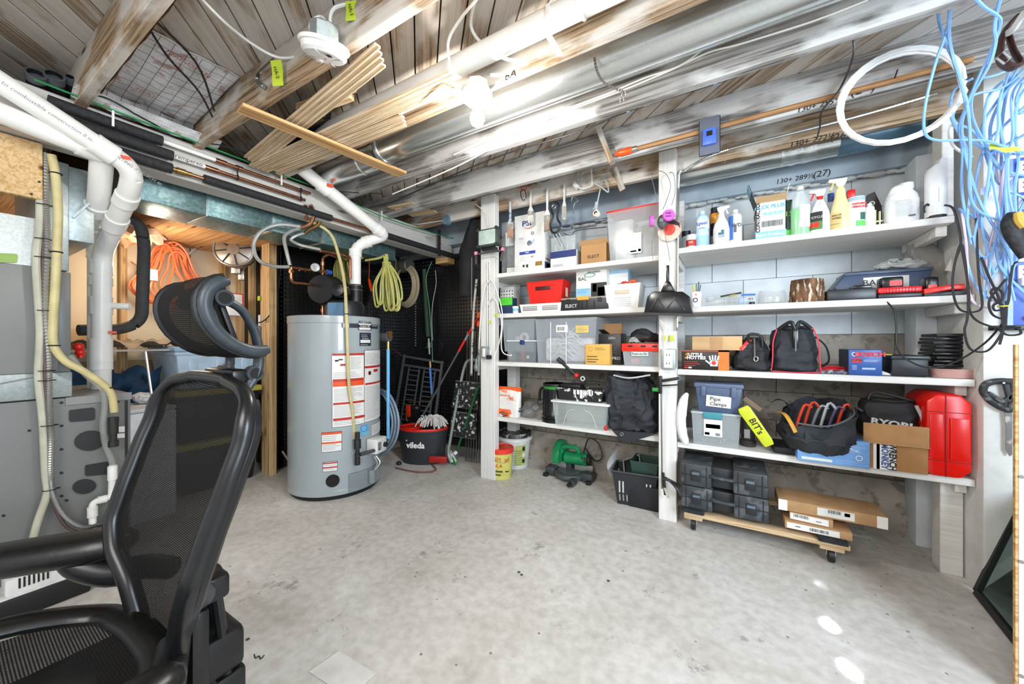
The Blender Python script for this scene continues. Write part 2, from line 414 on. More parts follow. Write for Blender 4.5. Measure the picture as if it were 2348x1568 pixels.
# bulb and holder
lh=thing('lamp_holder','white round ceiling lamp holder with one glowing bare bulb','light fixture',(-.93,1.27,2.26))
G().lathe([(.045,0),(.05,-.004),(.052,-.035),(.048,-.04)],n=8).build('junction_box',WHITE,lh)
G().lathe([(.05,-.04),(.062,-.044),(.066,-.056),(.06,-.075),(.03,-.083)],n=32).build('base',mat('f1f0ec',.35),lh)
G().lathe([(.03,-.083),(.024,-.088),(.022,-.108),(.02,-.11)],n=20).build('socket',mat('f1f0ec',.35),lh)
mb,nt,bb=newmat('bulb_glow'); nt.nodes.remove(bb); em=N(nt,'ShaderNodeEmission',i_1=14.0); em.inputs[0].default_value=(1,.97,.92,1); tr=N(nt,'ShaderNodeBsdfTransparent'); ad=N(nt,'ShaderNodeAddShader')
nt.links.new(em.outputs[0],ad.inputs[0]); nt.links.new(tr.outputs[0],ad.inputs[1]); nt.links.new(ad.outputs[0],nt.nodes['Material Output'].inputs[0])
G().lathe([(.013,-.108),(.016,-.115),(.029,-.140),(.031,-.158),(.024,-.178),(.008,-.188),(.001,-.189)],n=24).build('bulb',mb,lh)
# smoke detector
sd=thing('smoke_detector','round white smoke detector hanging tilted under a joist','smoke detector',W(744,100,z=2.245),rot=(rad(16),rad(10),rad(30)))
G().lathe([(.045,.06),(.05,.055),(.05,.0),(.05,-.004)],n=8).build('junction_box',GALVD,sd)
G().lathe([(.05,.0),(.084,-.002),(.087,-.008),(.084,-.015),(.078,-.017)],n=40).build('mounting_ring',mat('e6e5e1',.35),sd)
G().lathe([(.078,-.015),(.076,-.034),(.066,-.044),(.03,-.047),(.001,-.047)],n=40).build('cover',mat('dcdcda',.35),sd)
g=G(); g.torus((-.055,-.055,-.046),.06,.0012,n=14,m=5,a0=-.2,a1=1.75); g.torus((.06,.06,-.046),.06,.0012,n=14,m=5,a0=2.9,a1=4.9)
g.build('groove',mat('a9a9a6',.5),sd)
G().lathe([(.013,-.046),(.012,-.05),(.001,-.05)],(-.035,.03,0),16).build('test_button',mat('cfcfcc',.4),sd)
g=G()
for k in range(4): g.box(.028,-.04+k*.005,-.0485,.044,-.038+k*.005,-.0465)
g.build('sounder_slot',INK,sd); G().lathe([(.003,-.047),(.003,-.049),(.001,-.05)],(.004,.002,0),8).build('indicator',RED,sd)
# cables near detector
cable('electrical_cable',path([(455,-10),(520,55),(585,105),(640,132),(692,128)],z=2.36),.0055,WIREW,'white cable with a green tape flag reaching the smoke detector','cable')
cable('electrical_cable',path([(716,90,2.30),(712,55,2.33),(735,38,2.36),(752,60,2.31),(754,74,2.29)],z=2.3),.006,WIREW,'white cable looping out of the smoke detector box','cable')
cable('electrical_cable',path([(770,80,2.28),(757,50,2.33),(765,20,2.38),(800,8,2.4),(860,-5,2.42)],z=2.3),.006,WIREW,'white cable rising from the smoke detector to the planks','cable')
fx=G(); pp=crom(path([(890,-10,2.43),(800,30,2.43),(720,80,2.43),(640,130,2.42),(600,165,2.40),(590,185,2.36),(606,200,2.30)],z=2.4),26)
fx.tube(pp,[.011 if i%2 else .0085 for i in range(len(pp))],8); single('flexible_conduit',fx,ALUD,'dark flexible metal conduit running behind the smoke detector','conduit')
def flag(u,v,z,w,h,s,rot,label):
    p=W(u,v,z=z); t=thing('tape_flag',label,'label',p,rot=rot)
    G().grid(lambda a,b:((a-.5)*w,.004*math.sin(b*5),-b*h),3,6).build('tape',TAPE,t)
    text(s,w*.42,INK,t,(0,-.006,-h*.5),(PI/2,rad(78),0)); return t
flag(632,138,2.345,.05,.10,'HA-2',(rad(10),0,rad(25)),'yellow-green tape flag reading HA-2 folded over a white cable')
flag(805,2,2.40,.045,.07,'HA-1',(rad(5),0,rad(25)),'yellow-green tape flag reading HA-1 at the top edge above the smoke detector')
# wires by the bulb
cable('electrical_cable',path([(1100,-10,2.42),(1055,45,2.40),(1028,95,2.36),(1032,150,2.30)],z=2.3),.006,WIREW,'white cable dropping onto the moulding strips left of the bulb','cable')
cable('electrical_cable',path([(1092,-10,2.44),(1080,60,2.43),(1110,105,2.36),(1160,135,2.28),(1192,140,2.245),(1160,168,2.235),(1125,172,2.235)],z=2.3),.0065,WIREW,'white cable curving from the planks down to the bulb holder','cable')
cable('electrical_cable',path([(1065,190,2.24),(1050,212,2.235),(1015,200,2.24),(960,240,2.25),(915,262,2.25)],z=2.24),.006,WIREW,'white cable leaving the bulb holder over the moulding strips','cable')
# cross board and mouldings
member('oak_board',(-1.925,.80,2.222),(-1.80,1.655,2.222),.085,.016,PINE); ob=bpy.data.objects['oak_board']; tag(ob,'flat brown board fixed across the joists under the mouldings','board')
MOULD=wood('moulding','dbc8ab','bb9f7a',None,knots=False,freq=2.0)
def strip(i,p0,p1,lab,grp,w=.024):
    p0=Vector(p0);p1=Vector(p1);L=(p1-p0).length
    prof=[(-w/2,0),(-w/2,.010),(-w*.3,.012),(-w*.2,.007),(0,.009),(w*.15,.006),(w*.3,.011),(w/2,.010),(w/2,0)]
    g=G().prism([(a,-b) for a,b in prof],-L/2,L/2,'x'); o=g.build('moulding_strip',MOULD); d=(p1-p0).normalized()
    o.location=(p0+p1)/2; o.rotation_euler=d.to_track_quat('X','Z').to_euler(); tag(o,lab,'moulding',grp); return o
for i in range(4):
    strip(i,(-1.14-.02*i,.925+i*.025,2.272),(-2.47-.02*i,1.06+i*.027,2.252),'pale wood moulding in the bundle passing beside the smoke detector','mouldings beside the smoke detector')
for i in range(4):
    strip(i,(-.99-.012*i,1.165+i*.026,2.262),(-2.55,1.12+i*.028,2.247),'pale wood moulding in the bundle that ends next to the bulb','mouldings ending next to the bulb')
for i in range(3):
    strip(i,(-1.36-.02*i,1.25+i*.026,2.2455),(-2.45-.03*i,1.20+i*.028,2.2425),'pale wood moulding in the lowest and shortest bundle over the board','mouldings lowest over the cross board')
for i,(dz,dx) in enumerate(((0,0),(.033,.02))):
    member('wood_offcut',(-1.52+dx,1.085,2.30+dz),(-1.86,1.03,2.29+dz),.036,.03,PINEL); o=bpy.data.objects['wood_offcut' if i==0 else 'wood_offcut.001']; tag(o,['square pale wood offcut lying on the mouldings, lower of two','square pale wood offcut lying on the mouldings, upper of two'][i],'offcut')
g=G().prism([(0,0),(.13,.0),(.15,.02),(.15,.05),(.145,.05),(.14,.03),(.12,.01),(0,.008)],-.2,.22,'x'); g.xf(Matrix.Translation((-2.0,1.02,2.275))@Matrix.Rotation(rad(-8),4,'Z'))
single('metal_flashing',g,BLKG,'bent black sheet metal lying above the cross board','flashing')
# PVC vent
def elbow_path(pts,rad_,n=6):
    pts=[Vector(p) for p in pts]; out=[pts[0]]
    for i in range(1,len(pts)-1):
        a,b,c=pts[i-1],pts[i],pts[i+1]; d0=(a-b).normalized(); d1=(c-b).normalized(); q0=b+d0*rad_; q1=b+d1*rad_
        for k in range(n+1):
            t=k/n; out.append(q0*(1-t)**2+b*2*t*(1-t)+q1*t*t)
    out.append(pts[-1]); return out
def pipe(parent,name,pts,r,m,rad_=.06,n=16,coup=(),cm=None,cr=1.17,cl=.07):
    G().tube(elbow_path(pts,rad_),r,n).build(name,m,parent,world=True)
    for c in coup:
        p,d=Vector(c[0]),Vector(c[1]).normalized(); L=c[2] if len(c)>2 else cl
        g=G().lathe([(r*.98,-L/2),(r*cr,-L/2),(r*cr*1.02,-L/2+.006),(r*cr,-L/2+.012),(r*cr,L/2-.012),(r*cr*1.02,L/2-.006),(r*cr,L/2),(r*.98,L/2)],n=n)
        g.xf(Matrix.Translation(p)@d.to_track_quat('Z','Y').to_matrix().to_4x4()); g.build('coupling',cm or m,parent,world=True)
vp=thing('vent_pipe','white plastic flue pipe from the heater blower up to the joists and past the bulb','pipe',(-2.68,1.95,1.60))
V=[(1.2,1.235,2.345),(-2.38,1.235,2.335),(-2.47,1.36,2.32),(-2.49,2.10,2.045),(-2.64,2.0,1.985),(-2.68,1.95,1.93),(-2.68,1.95,1.60)]
pipe(vp,'pipe',V,.043,PVC,.05,coup=[((-2.476,1.55,2.25),(0,.94,-.35),.07),((-2.489,2.03,2.072),(0,.94,-.35),.06),((-2.62,2.015,1.99),(-.15,-.08,-.05),.05),((-2.68,1.95,1.89),(0,0,1),.06)])
G().box(-.01,-.0445,-.012,.03,-.043,.012).xf(Matrix.Translation((-2.46,1.56,2.25))@Matrix.Rotation(rad(70),4,'Z')).build('orange_sticker',mat('e0451e'),vp,world=True)
for x in (-.45,): G().torus((x,1.235,2.345),.047,.006,'x',20,6).box(x-.006,1.232,2.39,x+.006,1.238,2.45).build('hanger',PVC,vp,world=True)
G().bar((-.56,1.30,2.25),(-.56,1.20,2.25),.02,.006).bar((-.56,1.19,2.25),(-.56,1.19,2.36),.016,.004).build('strap',WHITE,vp,world=True)
text('non-combustible vent pipe  System 636  FLUE',.022,mat('8f8e8a'),vp,Vector((-.1,1.198,2.322))-vp.location,(PI/2+rad(35),0,0))
# galvanised round duct between joists
du=thing('round_duct','long shiny galvanised round duct hung between joists beside the bulb','duct',(-.3,1.56,2.37))
g=G(); R0=.088; xs=-1.86; rs=[]
while xs<1.3: rs.append((R0,xs)); xs+=.5
G().lathe([(R0*.93,-1.88),(R0,-1.87)]+rs[1:]+[(R0,1.35)],(0,1.56,2.36),32,'x').build('duct_body',GALV,du,world=True)
G().box(-1.86,1.558,2.266,1.35,1.566,2.273).build('seam',GALV,du,world=True)
G().lathe([(.09,-1.86),(.094,-1.865),(.094,-1.85),(.09,-1.845)],(0,1.56,2.36),32,'x').build('end_rim',GALV,du,world=True)
d2=thing('round_duct','short galvanised duct section behind the cross board near the beam','duct',(-2.2,1.58,2.35))
G().lathe([(.06,-2.55),(.075,-2.5),(.078,-1.95),(.06,-1.93)],(0,1.58,2.345),24,'x').build('duct_body',GALV,d2,world=True)
G().lathe([(.08,-2.1),(.084,-2.095),(.084,-2.08),(.08,-2.075)],(0,1.58,2.345),24,'x').build('crimp_ring',GALV,d2,world=True)
# chain hanger on the duct
ch=thing('perforated_strap','perforated metal strap dangling from the round duct','strap',W(1372,150,y=1.47))
pts=crom(path([(1363,132),(1370,165),(1388,192),(1425,208),(1430,212)],y=1.46),5)
for i in range(len(pts)-1): G().bar(pts[i],pts[i]+(pts[i+1]-pts[i])*.75,.010,.002,(0,1,0)).build('link',ALUD,ch,world=True)
for (pa,la) in (([(1430,215),(1426,228),(1421,236)],1),):
    pts=path(pa,y=1.46)
    for i in range(2): G().torus(pts[i],.008,.002,'y',10,4).build('link',ALUD,ch,world=True)
# cables under joist D
cable('electrical_cable',path([(1040,355),(1130,318),(1235,282),(1311,246),(1400,212),(1480,178),(1560,150),(1630,100),(1700,65),(1850,20),(1950,-10)],y=1.748),.0045,WIREW,'thin white cable stapled along the joist behind the round duct','cable')
cable('electrical_cable',path([(900,445),(1040,385),(1160,322),(1225,285),(1300,255),(1430,206),(1540,160),(1625,120),(1700,100),(1860,50),(1990,0)],y=1.752),.004,WIREW,'second thin white cable along the joist behind the round duct','cable')
bc=path([(900,462),(1040,400),(1160,352),(1330,300),(1440,254),(1640,190),(1780,140),(1940,82)],y=1.803,)
bc=[(p.x,1.806,p.z) for p in bc]+path([(1957,95,1.82),(1953,140,1.86),(1925,205,1.95),(1885,254,2.18),(1880,290,2.3),(1873,318,2.55)],y=1.9)
cable('black_cable',bc,.004,WIREB,'thin black cable clipped along a joist edge then drooping towards the rim','cable')
for k_,p in enumerate(bc[4:8:1]): single('cable_clip',G().cbox(p[0],p[1],p[2]+.002,.016,.012,.014),mat('7fa6d6'),['leftmost','second','third','rightmost'][k_]+' of four small blue clips holding the black cable on the joist','clip','blue cable clips',bev=.002)
# handwriting
PENCIL=mat('2b2622',.8,var=0)
def scrawl(s,u,v,y,size,parent,ry=0):
    p=W(u,v,y=y); o=text(s,size,PENCIL,parent,p,(PI/2,ry,0),name='handwriting',shear=.15); 
    o.location=wmat(parent).inverted()@p; o.rotation_euler=((wmat(parent).inverted()@(Matrix.Translation(p)@Matrix.Rotation(PI/2,4,'X'))).to_euler()); return o
scrawl('130+ 255¾',1878,241,2.226,.036,ceil); scrawl('(2  )',1978,206,2.226,.05,ceil)
scrawl('130+ 272½',1862,322,2.596,.043,ceil); scrawl('(26)',1925,312,2.596,.05,ceil)
scrawl('water meter',1663,370,2.596,.034,ceil); scrawl('130+ 289½',1822,410,3.057,.044,sill); scrawl('(27)',1884,398,3.057,.056,sill)
scrawl('6A',1170,172,1.306,.05,ceil)
# flexible conduit on joist F down to the post outlet
pts=path([(2150,214),(2000,258),(1880,290),(1760,320),(1660,346),(1600,372),(1570,392)],y=2.585)
px=pM[1]+.012
pts+= [Vector((px+.004,2.56,2.23)),Vector((px,2.535,2.15)),Vector((px-.003,2.52,1.9)),Vector((px-.003,2.515,1.5)),Vector((px-.006,2.51,1.22))]
pp=crom(pts,34); single('flexible_conduit',G().tube(pp,[.0085 if i%2 else .0065 for i in range(len(pp))],8),GALV,'ribbed steel conduit crossing the rear joist and down the middle post','conduit')
# duct by the wall
wdc=thing('round_duct','galvanised duct with foil tape running above the top right shelf','duct',(0,2.86,2.33))
G().lathe([(.075,-.42),(.085,-.41),(.085,.55),(.085,.551)],(0,2.86,2.345),28,'x').build('duct_body',GALV,wdc,world=True)
g=G(); g.lathe([(.0865,.27),(.0885,.272),(.087,.30),(.0895,.33),(.087,.36),(.0895,.40),(.088,.44),(.0868,.45)],(0,2.86,2.345),22,'x'); g.build('foil_tape',mat('dfe3e4',.25,metal=.85,var=.1,scale=30,bmp=1),wdc,world=True,disp=.004,dsc=40)
G().lathe([(.088,.55),(.09,.555),(.09,.70),(.086,.72),(.075,.9)],(0,2.86,2.345),24,'x').build('flex_section',mat('5f7f92',.3,metal=.3),wdc,world=True)
# coil of white tubing hanging on joist
def coil(name,c,R,r,turns,m,label,cat,axis='y',squash=1.0,jit=.006,group=None,parent=None,tilt=0):
    g=G(); pts=[]
    n=26*turns
    for i in range(n+1):
        a=2*PI*i/26; k=int(i/26); rr=R+jit*math.sin(k*2.1+a*.5); dy=(k-turns/2)*r*.9+jit*.4*math.sin(a*1.3+k)
        p=(rr*math.cos(a),dy,rr*math.sin(a)*squash)
        pts.append(Vector(c)+(Vector(p) if axis=='y' else Vector((p[1],p[0],p[2])) if axis=='x' else Vector((p[0],p[2],p[1]))))
    g.tube(pts,r,7)
    return single(name,g,m,label,cat,group)
c=W(2058,222,y=2.15); coil('tubing_coil',c,.185,.0065,4,mat('eceeee',.35),'coil of thick white plastic tubing hung on a nail at upper right','tubing',jit=.010)
single('nail',G().cyl(W(2052,178,y=2.20),W(2058,160,y=2.10),.003,n=6),INK,'dark nail holding the white tubing coil','nail')
c=W(1251,391,y=2.585); 
g=G()
for k in range(9):
    R=.058+.006*k; g.torus((c.x,2.585-.02*math.sin(k),c.z),R,.0042,'y',36,6)
t_=single('tubing_coil',g,clear('c9d2d6',.55,.12),'coil of clear plastic tubing hung on the joist over the paint brushes','tubing')
# painters pole with orange tip
pl=thing('extension_pole','wooden pole with an orange threaded grip lying under the joist','pole',W(1440,345,y=2.3))
a=W(1450,343,y=2.212); b=W(2230,136,y=2.212); G().tube([a,b],[.012,.012],10).build('shaft',wood('pole_wood','b98a5e','8b6542',None,knots=False),pl,world=True)
a2=W(1410,354,y=2.21); G().tube([a2,a2+(a-a2)*.25,a2+(a-a2)*.8,a],[.009,.019,.021,.018],12).build('grip',mat('f0561a',.3),pl,world=True)
G().tube([a+(b-a)*-.01,a+(b-a)*.02],[.0165,.0165],12).build('collar',ALU,pl,world=True)
# wooden brace hanging from joist
member('wood_brace',W(1372,292,y=2.19),W(1403,374,y=2.19),.045,.03,JOIST); tag(bpy.data.objects['wood_brace'],'short painted wood brace under the joist beside the orange grip','brace')
member('wood_brace',W(1408,385,y=2.57),W(1428,436,y=2.62),.04,.025,JOIST); tag(bpy.data.objects['wood_brace.001'],'lower painted wood brace above the top left shelf','brace')
# packaged gadget
pk=thing('blister_pack','dark blister pack with a blue gadget hanging from the joist','package',W(1627,312,y=2.19))
g=G().prism([(-.045,-.1),(.045,-.1),(.05,-.095),(.05,.095),(.04,.1),(-.04,.1),(-.05,.09),(-.05,-.095)],-.002,0); g.build('card',mat('1c2130'),pk)
G().box(-.032,-.03,-.055,.032,-.004,.03).build('gadget',mat('4f6cc4',.3),pk,bev=.008); G().box(-.012,-.033,-.012,.014,-.029,.012).build('screen',BLK,pk)
G().box(-.047,-.012,-.098,.047,-.003,.098).build('clear_shell',clear('cfd8ee',.18),pk,bev=.006)
# caulking gun / clamp frame
cg=thing('caulking_gun','white spattered caulking gun frame hanging from the rear joist','tool',W(1335,390,y=2.55))
def wp(*a): return [W(u,v,y=2.55) for u,v in a]
G().tube(wp((1317,345),(1320,385),(1316,420)),.0045,6).tube(wp((1329,345),(1332,385),(1329,425)),.0045,6).tube(wp((1323,340),(1323,425)),.004,6).build('rod',mat('8f958c',.5,dirt='e8e6e0'),cg,world=True)
G().tube(wp((1317,334),(1317,350)),.013,8).tube(wp((1317,422),(1325,430)),.017,8).build('cap',mat('d9dbd6',.6),cg,world=True)
G().tube(elbow_path(wp((1325,428),(1335,434),(1358,425),(1355,375),(1395,362)),.012),.0055,8).build('handle',mat('d5d4cf',.5),cg,world=True)
# carabiner hooks
cb=thing('carabiner','orange and black carabiner hanging from the rear joist','carabiner',W(1199,420,y=2.56))
G().tube([W(u,v,y=2.56) for u,v in((1196,405),(1206,405),(1207,425),(1205,436),(1196,434),(1194,418))],.004,7,closed=True,smoothpath=4).build('orange_hook',mat('e8431a',.3),cb,world=True)
G().tube([W(u,v,y=2.56) for u,v in((1195,437),(1203,436),(1206,452),(1200,459),(1195,452))],.0032,7,closed=True,smoothpath=4).build('black_hook',BLKG,cb,world=True)
cb=thing('carabiner','large grey carabiner hanging under the joist behind the bulb','carabiner',W(1475,225,y=1.80))
G().tube([W(u,v,y=1.80) for u,v in((1478,204),(1490,206),(1493,236),(1478,242),(1461,226),(1468,210))],.0045,7,closed=True,smoothpath=4).build('hook',mat('6a665c',.35,metal=.7),cb,world=True)
# brushes
def brush(u,v0,v1,w,label,bris,paint,blade):
    p=W(u,v0,y=2.572); q=W(u,v1,y=2.572); h=p.z-q.z; t=thing('paint_brush',label,'brush',p,group='paint brushes on the rear joist'); t['group']='paint brushes on the rear joist'
    g=G().prism([(-.006,0),(.006,0),(.008,-h*.2),(.007,-h*.48),(w*.5,-h*.62),(-w*.5,-h*.62),(-.007,-h*.48),(-.008,-h*.2)],-.007,.007); g.build('handle',mat(paint,.6,dirt='3c4a78' if u<1200 else 'e4e4e0'),t,bev=.002)
    G().box(-w*.5,-.009,-h*.76,w*.5,.009,-h*.62).build('ferrule',mat('b9b4a8',.4,metal=.4,dirt='e9e6df'),t)
    g=G()
    for k in range(12):
        x=-w*.5+w*(k+.5)/12; g.bar((x,0,-h*.76),(x*1.05+R_.uniform(-.001,.001),0,-h*(1+R_.uniform(-.05,.02))),w/13,.012,(0,1,0))
    g.build('bristle',mat(bris,.8,dirt=blade),t,kind='stuff')
brush(1170,462,545,.052,'paint brush with blue-spotted handle hanging left of the white box','b98f78','c7cfd4','6b4034')
brush(1217,437,512,.046,'clean white paint brush hanging in front of the cable box','d9d4c8','dedcd6','e8e5df')
brush(1255,432,531,.052,'white paint brush with brown stained bristles, third hanging from the left','a79082','e2e0da','54463f')
brush(1294,422,505,.034,'narrow paint-crusted brush, rightmost of those hanging on the joist','b0aca2','cfccc4','e6e4de')
cl=thing('spring_clamp','black spring clamp hanging beside the stained paint brush','clamp',W(1273,500,y=2.56))
G().tube([W(u,v,y=2.56) for u,v in((1272,465),(1281,470),(1278,500),(1285,515),(1277,532),(1266,532),(1262,515),(1268,495),(1264,478))],.008,8,closed=True,smoothpath=4).build('frame',BLK,cl,world=True)
G().torus(W(1270,474,y=2.55),.014,.003,'y').build('ring',ALU,cl,world=True)
hk=thing('metal_hook','double ended steel hook hanging near the clear cup rack','hook',W(1315,455,y=2.56))
G().tube([W(u,v,y=2.56) for u,v in((1310,462),(1312,453),(1318,452),(1325,460),(1318,466),(1315,475),(1315,490))],.004,6,smoothpath=4).build('hook',ALUD,hk,world=True)
# dark junk cord under joist
cable('strap_loop',path([(1362,420,2.5),(1380,430,2.5),(1395,440,2.5),(1390,415,2.55),(1382,410,2.58),(1375,440,2.5),(1368,470,2.48),(1360,480,2.48)],y=2.5),.005,mat('a7b0b4',.6),'grey elastic strap looped under the rear joist','strap')
sc_=thing('measuring_tool','small white roller gauge with a copper centre hanging under the joist','tool',W(1368,490,y=2.5))
G().lathe([(.001,-.02),(.02,-.018),(.024,-.01),(.024,.012),(.001,.014)],n=20,axis='y').build('wheel',mat('e3e1dc',.3),sc_); G().lathe([(.001,-.024),(.013,-.022),(.013,-.018)],n=16,axis='y').build('centre',COP,sc_); G().tube([(0,0,0),(-.01,.01,.04),(-.005,.02,.085)],.012,8).build('arm',mat('d9d7d2',.35),sc_)
# ---- insulation blanket between joists A and B ----
FOIL=None
def foilmat():
    m,nt,b=newmat('foil_bubble'); b.inputs['Metallic'].default_value=.1; b.inputs['Roughness'].default_value=.35
    v=coords(nt,rnd=False); vo=N(nt,'ShaderNodeTexVoronoi'); vo.inputs['Scale'].default_value=95; vo.inputs['Randomness'].default_value=.1; nt.links.new(v,vo.inputs['Vector'])
    br=N(nt,'ShaderNodeTexNoise'); br.inputs['Scale'].default_value=6; nt.links.new(v,br.inputs['Vector'])
    r=ramp(nt,br.outputs[0],[(.35,'d3cdcc'),(.55,'f0f0f2')]); n2=N(nt,'ShaderNodeTexNoise'); n2.inputs['Scale'].default_value=17; nt.links.new(v,n2.inputs['Vector'])
    r2=ramp(nt,n2.outputs[0],[(.62,(0,0,0,1)),(.66,(.6,.6,.6,1))]); nt.links.new(mixc(nt,r2.outputs[0],r.outputs[0],'b56a62'),b.inputs['Base Color']); bump(nt,b,vo.outputs['Distance'],.8,.004); return m
FOIL=foilmat()
ib=thing('foil_insulation','silver foil bubble insulation under wire mesh between two joists','insulation',(-2.3,.66,2.40))
def fs(a,b): return (-2.06-.54*b+.006*math.sin(a*9), .468+.385*a, 2.445-.075*b-.012*math.sin(b*PI)*math.sin(a*PI)+.003*math.sin(a*23+b*11))
g=G().grid(fs,24,24); g.build('foil_sheet',FOIL,ib,world=True,fix=False)
g=G().grid(lambda a,b:(-2.60-.03*b,.468+.385*a,2.37-.085*b+.004*math.sin(a*15)),20,6); g.build('grey_flap',mat('8b8683',.4,metal=.5,var=.2,scale=20),ib,world=True,fix=False)
g=G().grid(lambda a,b:(-2.50-.07*b,.40+.55*a,2.30-.035*b+.006*math.sin(a*31)*math.sin(b*4)),30,6); g.build('loose_foil',FOIL,ib,world=True,fix=False)
g=G()
def fw(a,b):
    p=Vector(fs(a,b)) if b<=1 else Vector((-2.60-.03*(b-1)/.2,.468+.385*a,2.37-.085*(b-1)/.2)); return p+Vector((.004,0,-.012))
for i in range(9): g.tube([fw(i/8,b/10*1.2) for b in range(11)],.0009,4)
for j in range(15): g.tube([fw(a/8,j/14*1.2) for a in range(9)],.0009,4)
tag(g.build('wire_mesh',mat('4a3a34',.5,metal=.4),ib,world=True),kind='stuff')
text('NAP-OPAN',.034,mat('b5756c'),ib,Vector((-2.12,.68,2.415))-ib.location,(PI-rad(8),0,rad(100))); text('HEAT',.03,mat('b5756c'),ib,Vector((-2.45,.62,2.365))-ib.location,(PI-rad(8),0,rad(100)))
for (a_,b_) in (([(-2.0,.50,2.43),(-2.1,.60,2.39),(-2.2,.74,2.36),(-2.35,.85,2.34)],0),([(-1.95,.47,2.44),(-2.05,.68,2.40),(-2.3,.84,2.35)],1)):
    cable('black_cable',a_,.005,mat('2a201b',.5),['dark cable sagging across the foil insulation, nearer one','dark cable sagging across the foil insulation, farther one'][b_],'cable')
# brown paper on joist A face
single('brown_paper',G().grid(lambda a,b:(-1.2-1.25*a,.4655+.002*math.sin(a*40+b*9)+.003,2.27+.17*b+.0*a),60,10),mat('8a6a4a',.9,var=.25,scale=30,bmp=1),'torn brown kraft paper stapled on the joist left of the foil','paper',fix=False)
# black stub pipes on the beam
for i,(u,v,r) in enumerate(((82,168,.030),(124,172,.031),(160,176,.015),(183,180,.015))):
    p=W(u,v,x=-2.62); t=thing('black_pipe_offcut',['first thick','second thick','first thin','second thin'][i]+' black plastic pipe end on the beam, counted from the left','pipe',p)
    g=G().lathe([(r*.82,-.3),(r,-.3),(r,0),(r*.82,0),(r*.80,-.25)],n=20); g.xf(Matrix.Rotation(rad(60),4,'Y')@Matrix.Rotation(rad(8),4,'X')); g.build('pipe',BLK,t)
    g=G().lathe([(r,-.035),(r*1.08,-.034),(r*1.1,0),(r*.86,.001),(r*.84,-.02)],n=20); g.xf(Matrix.Rotation(rad(60),4,'Y')@Matrix.Rotation(rad(8),4,'X')); g.build('rim',mat('5a5d60',.35),t)
# ---- service pipes on the beam ----
def yx(u,x=-2.585): return W(u,700,x=x).y
FOAM=mat('232426',.75,var=.3,scale=60,bmp=.8); PX=-2.587
def run(name,label,cat,z,segs,grp=None):
    t=thing(name,label,cat,(PX,yx(400),z))
    for (n_,u0,u1,r,m) in segs:
        G().cyl((PX,yx(u0),z),(PX,yx(u1),z),r,n=14).build(n_,m,t,world=True)
    return t
run('water_pipe','upper copper water line on the beam with black foam sleeve','pipe',2.215,[('foam_sleeve',110,372,.026,FOAM),('plastic_pipe',370,498,.011,WHITE),('coupling',494,520,.014,COP),('coupling',540,556,.0145,COP),('copper_pipe',515,712,.010,COP)])
w2=run('water_pipe','middle copper water line on the beam turning down at its end','pipe',2.155,[('foam_sleeve',170,396,.027,FOAM),('plastic_pipe',394,476,.012,WHITE),('coupling',470,500,.014,COP),('copper_pipe',480,700,.010,COP)])
t=run('water_pipe','lower black foam covered pipe running the whole beam','pipe',2.085,[('foam_sleeve',215,394,.027,FOAM),('fitting',392,440,.013,BRASS),('coupling',405,425,.017,BRASS),('copper_pipe',436,472,.010,COP),('foam_sleeve',468,760,.024,FOAM),('copper_pipe',758,860,.011,COP),('foam_sleeve',858,1046,.026,FOAM)])
text('rempereo',.03,INK,w2,Vector((PX+.0125,yx(432),2.156))-w2.location,(PI/2,0,PI/2))
for u in (545,690):
    t=thing('pipe_clamp',['black pipe clamp on the copper lines by the foil','black pipe clamp on the copper lines near the vent'][u>600],'clamp',(PX,yx(u),2.155))
    g=G()
    for z in (2.215,2.155): g.torus((PX,yx(u),z),.013,.004,'y',16,6); g.box(PX-.03,yx(u)-.005,z-.004,PX-.014,yx(u)+.005,z+.004)
    g.build('ring',BLK,t,world=True); G().cyl((PX,yx(u),2.17),(PX,yx(u),2.20),.004,n=8).build('bolt',BLK,t,world=True)
cable('green_wire',[(-2.555,yx(u),z) for u,z in((75,2.272),(240,2.268),(370,2.265),(560,2.262),(660,2.26),(760,2.262),(860,2.225),(930,2.225),(1000,2.245),(1040,2.27))],.0045,mat('1f8a4d',.4),'green ground wire clipped along the top of the beam','wire',n=4)
for i,y in enumerate((yx(255),yx(640),yx(870))): single('wire_clip',G().box(-2.56,y-.004,2.19,-2.552,y+.004,2.268),WHITE,['left','middle','right'][i]+' small white clip for the green wire on the beam','clip','white clips on the beam')
cable('black_cable',path([(60,190,2.31),(140,212,2.30),(235,222,2.29),(330,272,2.275),(430,320,2.27),(540,342,2.268),(650,400,2.265),(760,436,2.262),(875,444,2.265)],z=2.3),.0035,WIREB,'thin black cable strung just above the beam edge','cable')
# beam end strap and block
single('wood_shim',G().box(-2.76,3.0,2.0,-2.60,3.13,2.06),PINE,'small wood shim under the far end of the beam','shim',bev=.003)
single('metal_strap',G().box(-2.565,2.82,2.03,-2.558,2.86,2.30),mat('2b2320',.6),'dark strap around the foam covered pipe near the corner','strap')
t=thing('wood_scraps','stack of pale wood scraps lying on the beam end','wood scraps',(-2.45,2.35,2.28))
for i in range(4): 
    a=(-2.5+i*.03,2.2+i*.05,2.285+.012*(3-i)); member('scrap',(a[0]-.05,a[1],a[2]),(a[0]+.22,a[1]+.03,a[2]-.004),.06,.011,PINEL,t); o=t.children[-1]; o.location-=t.location
jb=thing('junction_box','round blue-grey metal junction box at the end of the joists in the corner','junction box',W(1025,505,y=2.6))
G().lathe([(.001,-.02),(.042,-.02),(.045,-.01),(.045,.02)],n=20,axis='y').build('box',mat('7f97a8',.4,metal=.4),jb); G().tube([(-.03,-.01,0),(-.25,-.12,-.03)],.008,8).build('conduit',GALV,jb)
